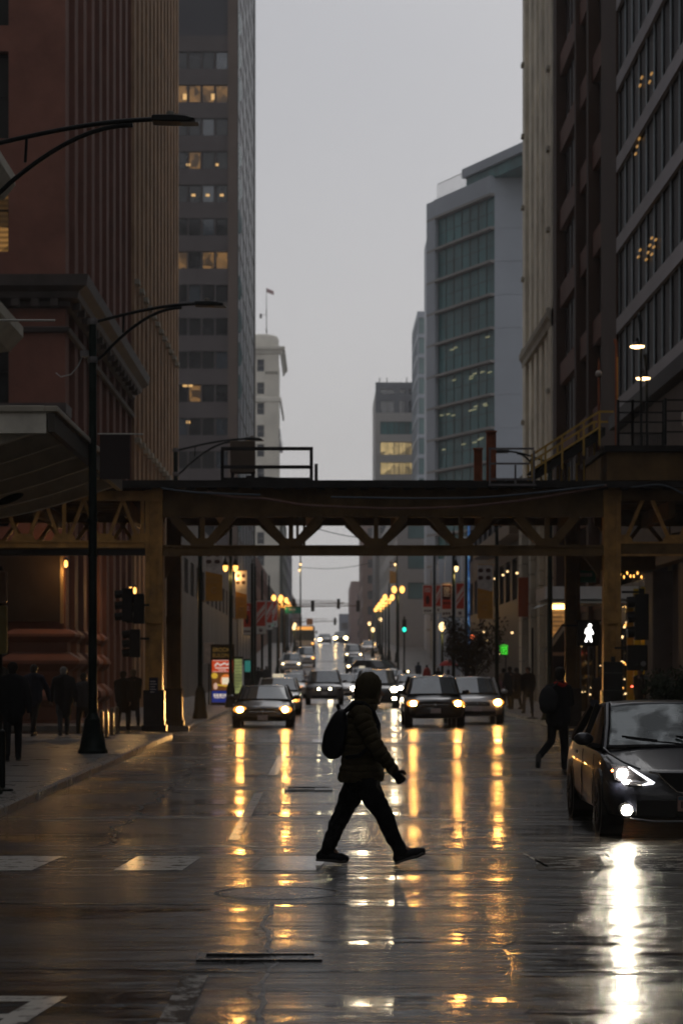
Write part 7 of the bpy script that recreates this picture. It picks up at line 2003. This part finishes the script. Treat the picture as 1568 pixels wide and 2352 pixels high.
for k in 'rl':
    chain(body, ARMS[k], [0.052, 0.04, 0.03])
    d = ARMS[k][2] - ARMS[k][1]
    hand_prims(body, ARMS[k][2] + d.normalized() * 0.02, d, (0.6, 0, 0.6), (-0.3, 0.9 if k == 'r' else -0.9, -0.2), 0.95, 0.75)
for k in 'bf':
    chain(body, LEGS[k], [0.08, 0.055, 0.038])
    cap(body, LEGS[k][2], FEET[k][1] * 0.75 + FEET[k][0] * 0.25 + V3((0, 0, 0.03)), 0.035, 0.026)
skinned(body, 'body', M_SKIN, WM, 0.0075, 2)
for k in 'rl':
    gm = MB()
    d = ARMS[k][2] - ARMS[k][1]
    hand_prims(gm, ARMS[k][2] + d.normalized() * 0.018, d, (0.6, 0, 0.6), (-0.3, 0.9 if k == 'r' else -0.9, -0.2), 1.0, 0.75)
    o = skinned(gm, 'glove', C_BLK, WM, 0.006, 1)  # gloves added to keep the hands black like the silhouette
    ds = o.modifiers.new('thick', 'DISPLACE'); ds.strength = 0.006; ds.mid_level = 0.0
def quilt_loft(prof, per, amp, ph=0.0, step=0.008, n=28):
    """prof: (z, cx, cy, rx, ry); horizontal puffs of height per"""
    rings = []
    prof = sorted(prof)
    z = prof[0][0]
    while z <= prof[-1][0] + 1e-6:
        for i in range(len(prof) - 1):
            if prof[i][0] <= z <= prof[i + 1][0]: break
        a, b = prof[i], prof[i + 1]
        t_ = (z - a[0]) / (b[0] - a[0]); t_ = t_ * t_ * (3 - 2 * t_)
        c = [a[q] + (b[q] - a[q]) * t_ for q in range(1, 5)]
        pf = abs(math.sin((z + ph) * math.pi / per)) ** 0.55
        rings.append([(c[0] + (c[2] + amp * (pf - 1)) * math.cos(2 * math.pi * q / n), c[1] + (c[3] + amp * (pf - 1)) * math.sin(2 * math.pi * q / n), z + 0.006 * math.sin(5 * 2 * math.pi * q / n + z * 30)) for q in range(n)])
        z += step
    return MB().loft(rings)
JK = quilt_loft([(0.772, 0.032, 0, 0.205, 0.20), (0.80, 0.034, 0, 0.222, 0.215), (0.84, 0.040, 0, 0.216, 0.22), (0.95, 0.044, 0, 0.192, 0.215), (1.10, 0.050, 0, 0.184, 0.215), (1.25, 0.052, 0, 0.172, 0.222), (1.36, 0.048, 0, 0.145, 0.215),
                 (1.42, 0.046, 0, 0.125, 0.18), (1.47, 0.065, 0, 0.105, 0.125), (1.51, 0.09, 0, 0.098, 0.10)], 0.062, 0.014).build('jacket', C_GRN, WM, smooth=60)
def quilt_tube(pts, rs, per, amp, n=18):
    P, RR = [], []
    for i in range(len(pts) - 1):
        L_ = (pts[i + 1] - pts[i]).length
        k = max(3, int(L_ / 0.007))
        for q in range(k):
            P.append(pts[i].lerp(pts[i + 1], q / k)); RR.append(rs[i] + (rs[i + 1] - rs[i]) * q / k)
    P.append(pts[-1]); RR.append(rs[-1])
    # smooth the bend
    for _ in range(14):
        P = [P[0]] + [(P[i - 1] + P[i] * 2 + P[i + 1]) / 4 for i in range(1, len(P) - 1)] + [P[-1]]
    s_ = 0; out = []
    for i in range(len(P)):
        if i: s_ += (P[i] - P[i - 1]).length
        out.append(max(0.02, RR[i] + amp * (abs(math.sin(s_ * math.pi / per)) ** 0.55 - 1)))
    return MB().tube(P, out, n)
for k in 'rl':
    a = ARMS[k]
    d = (a[2] - a[1]).normalized()
    slv = [a[0] + V3((0, 0.05 if k == 'r' else -0.05, 0.02)), a[0] + V3((0.01, 0, -0.04)), a[1], a[2] + d * 0.005, a[2] + d * 0.03]
    quilt_tube(slv, [0.085, 0.092, 0.080, 0.058, 0.050], 0.066, 0.014).build('sleeve', C_GRN, JK, smooth=60)
    MB().tube([a[2] + d * 0.02, a[2] + d * 0.05], [0.046, 0.044], 14).build('cuff', C_BLK, JK, smooth=40)
    m = MB(); m.ball(a[0] + V3((0.005, 0.03 if k == 'r' else -0.03, 0.005)), (0.10, 0.085, 0.085), 16, 12); m.build('shoulder_panel', C_GRN, JK, smooth=True)
# hood: puffed cap open at the face, tilted forward a little
rings = []
nseg, nring = 26, 30
for q in range(nring):
    # rings run from the face opening backwards over the crown
    u = q / (nring - 1)
    ang = R(28) + (R(180) - R(28)) * u               # angle from the facing axis
    pf = abs(math.sin(u * math.pi * 4.6)) ** 0.5
    ring = []
    for s_ in range(nseg):
        a = 2 * math.pi * s_ / nseg
        r_ = 1.0 + 0.06 * (pf - 1)
        ax = math.cos(ang)
        px = HC_.x - 0.012 + 0.136 * r_ * ax * (1.0 if ax < 0 else 0.92)
        py = 0.128 * r_ * math.sin(ang) * math.sin(a)
        pz_ = HC_.z + 0.0 + 0.158 * r_ * math.sin(ang) * math.cos(a)
        if math.cos(a) < 0: pz_ = HC_.z + 0.158 * r_ * math.sin(ang) * math.cos(a) * 1.06; px -= 0.03 * -math.cos(a) * (0.4 + 0.6 * max(0, ax))
        ring.append((px, py, pz_))
    rings.append(ring)
hdm = MB().loft(rings, caps=False)
ho = hdm.build('hood', C_GRN, JK, smooth=60)
ho.modifiers.new('solid', 'SOLIDIFY').thickness = 0.012
MB().tube([V3(p) for p in rings[0]] + [V3(rings[0][0])], 0.011, 8).build('hood_rim', C_GRN, JK, smooth=True)
quilt_loft([(1.43, 0.05, 0, 0.135, 0.15), (1.48, 0.07, 0, 0.128, 0.128), (1.54, 0.095, 0, 0.118, 0.112), (1.60, 0.10, 0, 0.112, 0.108)], 0.055, 0.012).build('collar', C_GRN, JK, smooth=60)
# trousers
m = MB()
m.ball((0.05, 0, 0.765), (0.17, 0.165, 0.13), 16, 12)
for k in 'bf':
    L0_ = LEGS[k]
    kn = L0_[1]
    chain(m, [L0_[0], L0_[0].lerp(kn, 0.5), kn, kn.lerp(L0_[2], 0.45), L0_[2] + (L0_[2] - kn).normalized() * 0.045], [0.125, 0.108, 0.088, 0.080, 0.066])
    for q, f_ in enumerate((0.02, 0.07, 0.13)):                          # bunched cloth above the shoe
        c = L0_[2].lerp(kn, f_ + 0.02)
        m.ball(c + V3((0.008 * (-1) ** q, 0, 0)), (0.076 - 0.004 * q, 0.068, 0.026), 12, 8)
    for q in range(3):                                                  # folds at the knee
        c = kn.lerp(L0_[0], 0.05 + 0.1 * q); m.ball(c + V3((-0.012 if k == 'b' else 0.014, 0, 0)), (0.092, 0.08, 0.024), 12, 8)
tro = skinned(m, 'trousers', C_BLK, WM, 0.010, 3)
FOLD = bpy.data.textures.new('cloth_folds', 'CLOUDS'); FOLD.noise_scale = 0.075; FOLD.noise_depth = 2
dm = tro.modifiers.new('folds', 'DISPLACE'); dm.texture = FOLD; dm.strength = 0.045; dm.mid_level = 0.5
dj = JK.modifiers.new('folds', 'DISPLACE'); dj.texture = FOLD; dj.strength = 0.03; dj.mid_level = 0.5
for k in 'bf': shoe(WM, FEET[k][0], FEET[k][1], LEGS[k][2] + V3((0.0, 0, -0.02)), M_SHOE, 0.008, 0.052)
# backpack
BP = thing('backpack', 'black rounded backpack worn by the hooded walker', 'backpack', (WK_X, WK_Y, 0))
prof = [(420, 605), (370, 640), (325, 700), (285, 780), (245, 860), (230, 960), (230, 1040), (248, 1095), (290, 1133), (335, 1146), (390, 1132), (430, 1110), (470, 1000), (500, 850), (500, 700), (470, 615)]
pts = [(-0.5267 + 0.0008895 * a, 1.99 - 0.0008895 * b) for a, b in prof]
ctr = (sum(p[0] for p in pts) / len(pts), sum(p[1] for p in pts) / len(pts))
rings = []
for yv, sc in ((-0.155, 0.55), (-0.15, 0.80), (-0.125, 0.94), (-0.08, 1.0), (0.08, 1.0), (0.125, 0.94), (0.15, 0.80), (0.155, 0.55)):
    rings.append([(ctr[0] + (p[0] - ctr[0]) * sc + (0.012 * (1 - sc)), yv, ctr[1] + (p[1] - ctr[1]) * sc) for p in pts])
o = MB().loft(rings).build('bag', mat('black_nylon', (0.010, 0.010, 0.012), 0.5, var=0.3, scale=10, bump=0.3, bscale=22, bdist=0.01), BP, smooth=True)
sb = o.modifiers.new('sub', 'SUBSURF'); sb.levels = 2; sb.render_levels = 2
MB().ball((-0.255, 0, 1.09), (0.075, 0.115, 0.10), 16, 12).build('front_pocket', MATS['black_nylon'], BP, smooth=True)
MB().tube([(-0.17, -0.03, 1.435), (-0.185, -0.03, 1.475), (-0.175, 0.0, 1.485), (-0.17, 0.03, 1.475), (-0.155, 0.03, 1.43)], 0.011, 8).build('top_handle', MATS['black_nylon'], BP, smooth=True)
for s in (-1, 1):
    MB().tube([(-0.11, s * 0.10, 1.42), (-0.02, s * 0.125, 1.505), (0.06, s * 0.13, 1.50), (0.15, s * 0.125, 1.42), (0.20, s * 0.15, 1.30), (0.17, s * 0.21, 1.15), (0.02, s * 0.235, 1.02), (-0.10, s * 0.16, 1.0)], 0.020, 8).build('shoulder_strap', MATS['black_nylon'], BP, smooth=True)
MB().bar((-0.20, -0.12, 1.345), (-0.235, -0.11, 1.19), 0.006, 0.006).build('zip', M_GREYST, BP)
MB().ball((-0.155, -0.10, 1.385), (0.008, 0.006, 0.028), 8, 6).build('buckle', M_GREYST, BP)

# --- jogger on the right
JG = dict(head=(0.055, 0.02, 1.70), sl=(-0.14, 0, 1.46), sr=(0.19, 0, 1.46), hl=(-0.07, 0, 0.90), hr=(0.11, 0, 0.90), el=(-0.22, -0.05, 1.20), wl=(-0.16, 0.16, 1.12), er=(0.26, 0.10, 1.20), wr=(0.22, 0.30, 1.15),
          kl=(-0.10, 0.02, 0.53), al=(-0.345, -0.30, 0.27), tl=(-0.375, -0.36, 0.06), heell=(-0.36, -0.37, 0.32), kr=(0.15, 0.14, 0.46), ar=(0.135, 0.02, 0.09), tr=(0.15, 0.22, 0.02))
person('person in dark clothes and red scarf running off at the right', 4.10, 40.0, 0, JG, (C_BLK, C_BLK), (0.25, 1), 0.012, (M_HAIR, 'hat'), coat_len=0.88, scarf=C_RED)
SB = thing('shoulder_bag', 'grey black bag on the back of the running person', 'bag', (4.10, 40.0, 0))
m = MB(); m.ball((-0.17, -0.16, 1.26), (0.17, 0.10, 0.25), 18, 14); m.ball((-0.22, -0.2, 1.16), (0.11, 0.08, 0.14), 14, 10)
skinned(m, 'bag', C_CHAR, SB, 0.014, 3)
MB().tube([(-0.10, -0.14, 1.48), (0.0, -0.10, 1.56), (0.06, 0.06, 1.54), (0.05, 0.14, 1.40)], 0.018, 8).build('strap', C_CHAR, SB, smooth=True)

# --- people on the left pavement, walking away
LP = [(30, 41.0, 'tall person in black at the left edge of the pavement', stride(1.82, .20, 0.0, 1, .16, .03), (C_BLK, C_BLK), 1.12, None),
      (77, 56.0, 'person in a blue grey jacket second from the left edge', stride(1.80, .30, 0.04, -1, .22, .05), (C_NAVY, C_BLK), 1.14, None),
      (147, 56.6, 'person in black with grey hair before the moulded red base', stride(1.74, .34, 0.05, 1, .26, .02), (C_BLK, C_CHAR), 1.2, mat('grey_hair', (0.12, 0.11, 0.1), 0.6)),
      (193, 60.0, 'person half hidden behind the tall street lamp', stride(1.70, .15, 0.0, -1), (C_CHAR, C_BLK), 1.0, None),
      (283, 65.0, 'dark haired person left of the left railway column', stride(1.76, .26, 0.03, 1, .2, -.03), (C_BLK, C_BLK), 1.05, None),
      (307, 66.2, 'person with fair hair against the left railway column', stride(1.67, .22, 0.0, -1, .05, -.06), (C_BLK, C_JEAN), 0.92, mat('fair_hair', (0.16, 0.11, 0.06), 0.6))]
TURN = [8, -14, 10, 25, -6, 16]
for n_p, (vx, y, lab, J, cl_, bk, hr_) in enumerate(LP):
    person(lab, wx(vx, y), y, 0.13 if y < 59.4 or y > 66 else 0.0, J, cl_, (0.1, 1), 0.018, (hr_ or M_HAIR, 'hair'), rz=R(TURN[n_p]), bulk=bk, coat_len=[.82, .80, .62, .84, .70, .58][n_p], grp='people walking on the left pavement')
# --- people on the right and farther off
RP = [(1470, 70.6, 'dark silhouette of a person before the lit shop', stride(1.75, .1, 0, 1), (C_BLK, C_BLK), None, 0.13), (1512, 70.2, 'second dark silhouette nearer the right edge', stride(1.66, .1, 0, -1), (C_BLK, C_BLK), None, 0.13),
      (1380, 70.0, 'short dark figure between the right railway columns', stride(1.62, .1, 0, -1), (C_BLK, C_BLK), None, 0.13),
      (1212, 84, 'person in dark coat on the right pavement by the cream building', stride(1.75, .18, 0, 1), (C_BLK, C_CHAR), None, 0.13), (1186, 92, 'person in brown on the right pavement', stride(1.72, .16, 0, -1), (C_BRN, C_BLK), None, 0.13),
      (1170, 96, 'person in a grey hood behind the pale silver car', stride(1.78, .16, 0, 1), (C_CHAR, C_BLK), None, 0.13), (1142, 100, 'child in dusky pink beside the pale silver car', stride(1.30, .1, 0, 1), (C_PINK, C_JEAN), C_PINK, 0.13),
      (1155, 104, 'tan coated person farther along the right pavement', stride(1.7, .14, 0, -1), (C_TAN, C_BLK), None, 0.13),
      (980, 168, 'person in a red coat on the far right pavement', stride(1.75, .16, 0, 1), (C_RED, C_JEAN), None, None), (1006, 150, 'dark clothed person past the red umbrella', stride(1.75, .16, 0, -1), (C_BLK, C_BLK), None, None),
      (1029, 119, 'person under the red umbrella', stride(1.62, .1, 0, -1), (C_BRN, C_BLK), None, None), (960, 176, 'dark blue clothed person left of the red coat', stride(1.75, .16, 0, 1), (C_NAVY, C_BLK), None, None),
      (600, 150, 'dark figure under the red banners on the left', stride(1.75, .16, 0, 1), (C_BLK, C_BLK), None, None), (612, 165, 'second dark figure under the red banners on the left', stride(1.72, .16, 0, -1), (C_CHAR, C_BLK), None, None),
      (593, 140, 'tall dark figure nearest the red banners on the left', stride(1.8, .16, 0, -1), (C_BLK, C_BLK), None, None)]
for n_p, (vx, y, lab, J, cl_, ht, gz) in enumerate(RP):
    person(lab, wx(vx, y), y, road_z(y) + 0.13 if gz is None else gz, J, cl_, (0, 1), 0.026, (ht or M_HAIR, 'hair'), rz=R((n_p * 67) % 90 - 45 + (180 if n_p % 3 == 0 else 0)), bulk=0.9 + 0.06 * (n_p % 5), coat_len=0.6 + 0.06 * (n_p % 4), grp='people farther along the street')

# ---------------------------------------------------------------- haze
HZ = MB().box(-150, 150, -160, 940, -1.8, 95).build('haze', None)
HZ.data.materials.clear()
hm = bpy.data.materials.new('rain_haze')
hm.use_nodes = True
hn, hlk = hm.node_tree.nodes, hm.node_tree.links
hn.clear()
pv = hn.new('ShaderNodeVolumePrincipled')
pv.inputs['Color'].default_value = (1.0, 0.99, 0.98, 1)
pv.inputs['Density'].default_value = 0.0005
pv.inputs['Anisotropy'].default_value = 0.3
ho_ = hn.new('ShaderNodeOutputMaterial')
hlk.new(pv.outputs[0], ho_.inputs['Volume'])
HZ.data.materials.append(hm)
HZ['kind'] = 'stuff'
HZ['label'] = 'pale rain haze filling the street'
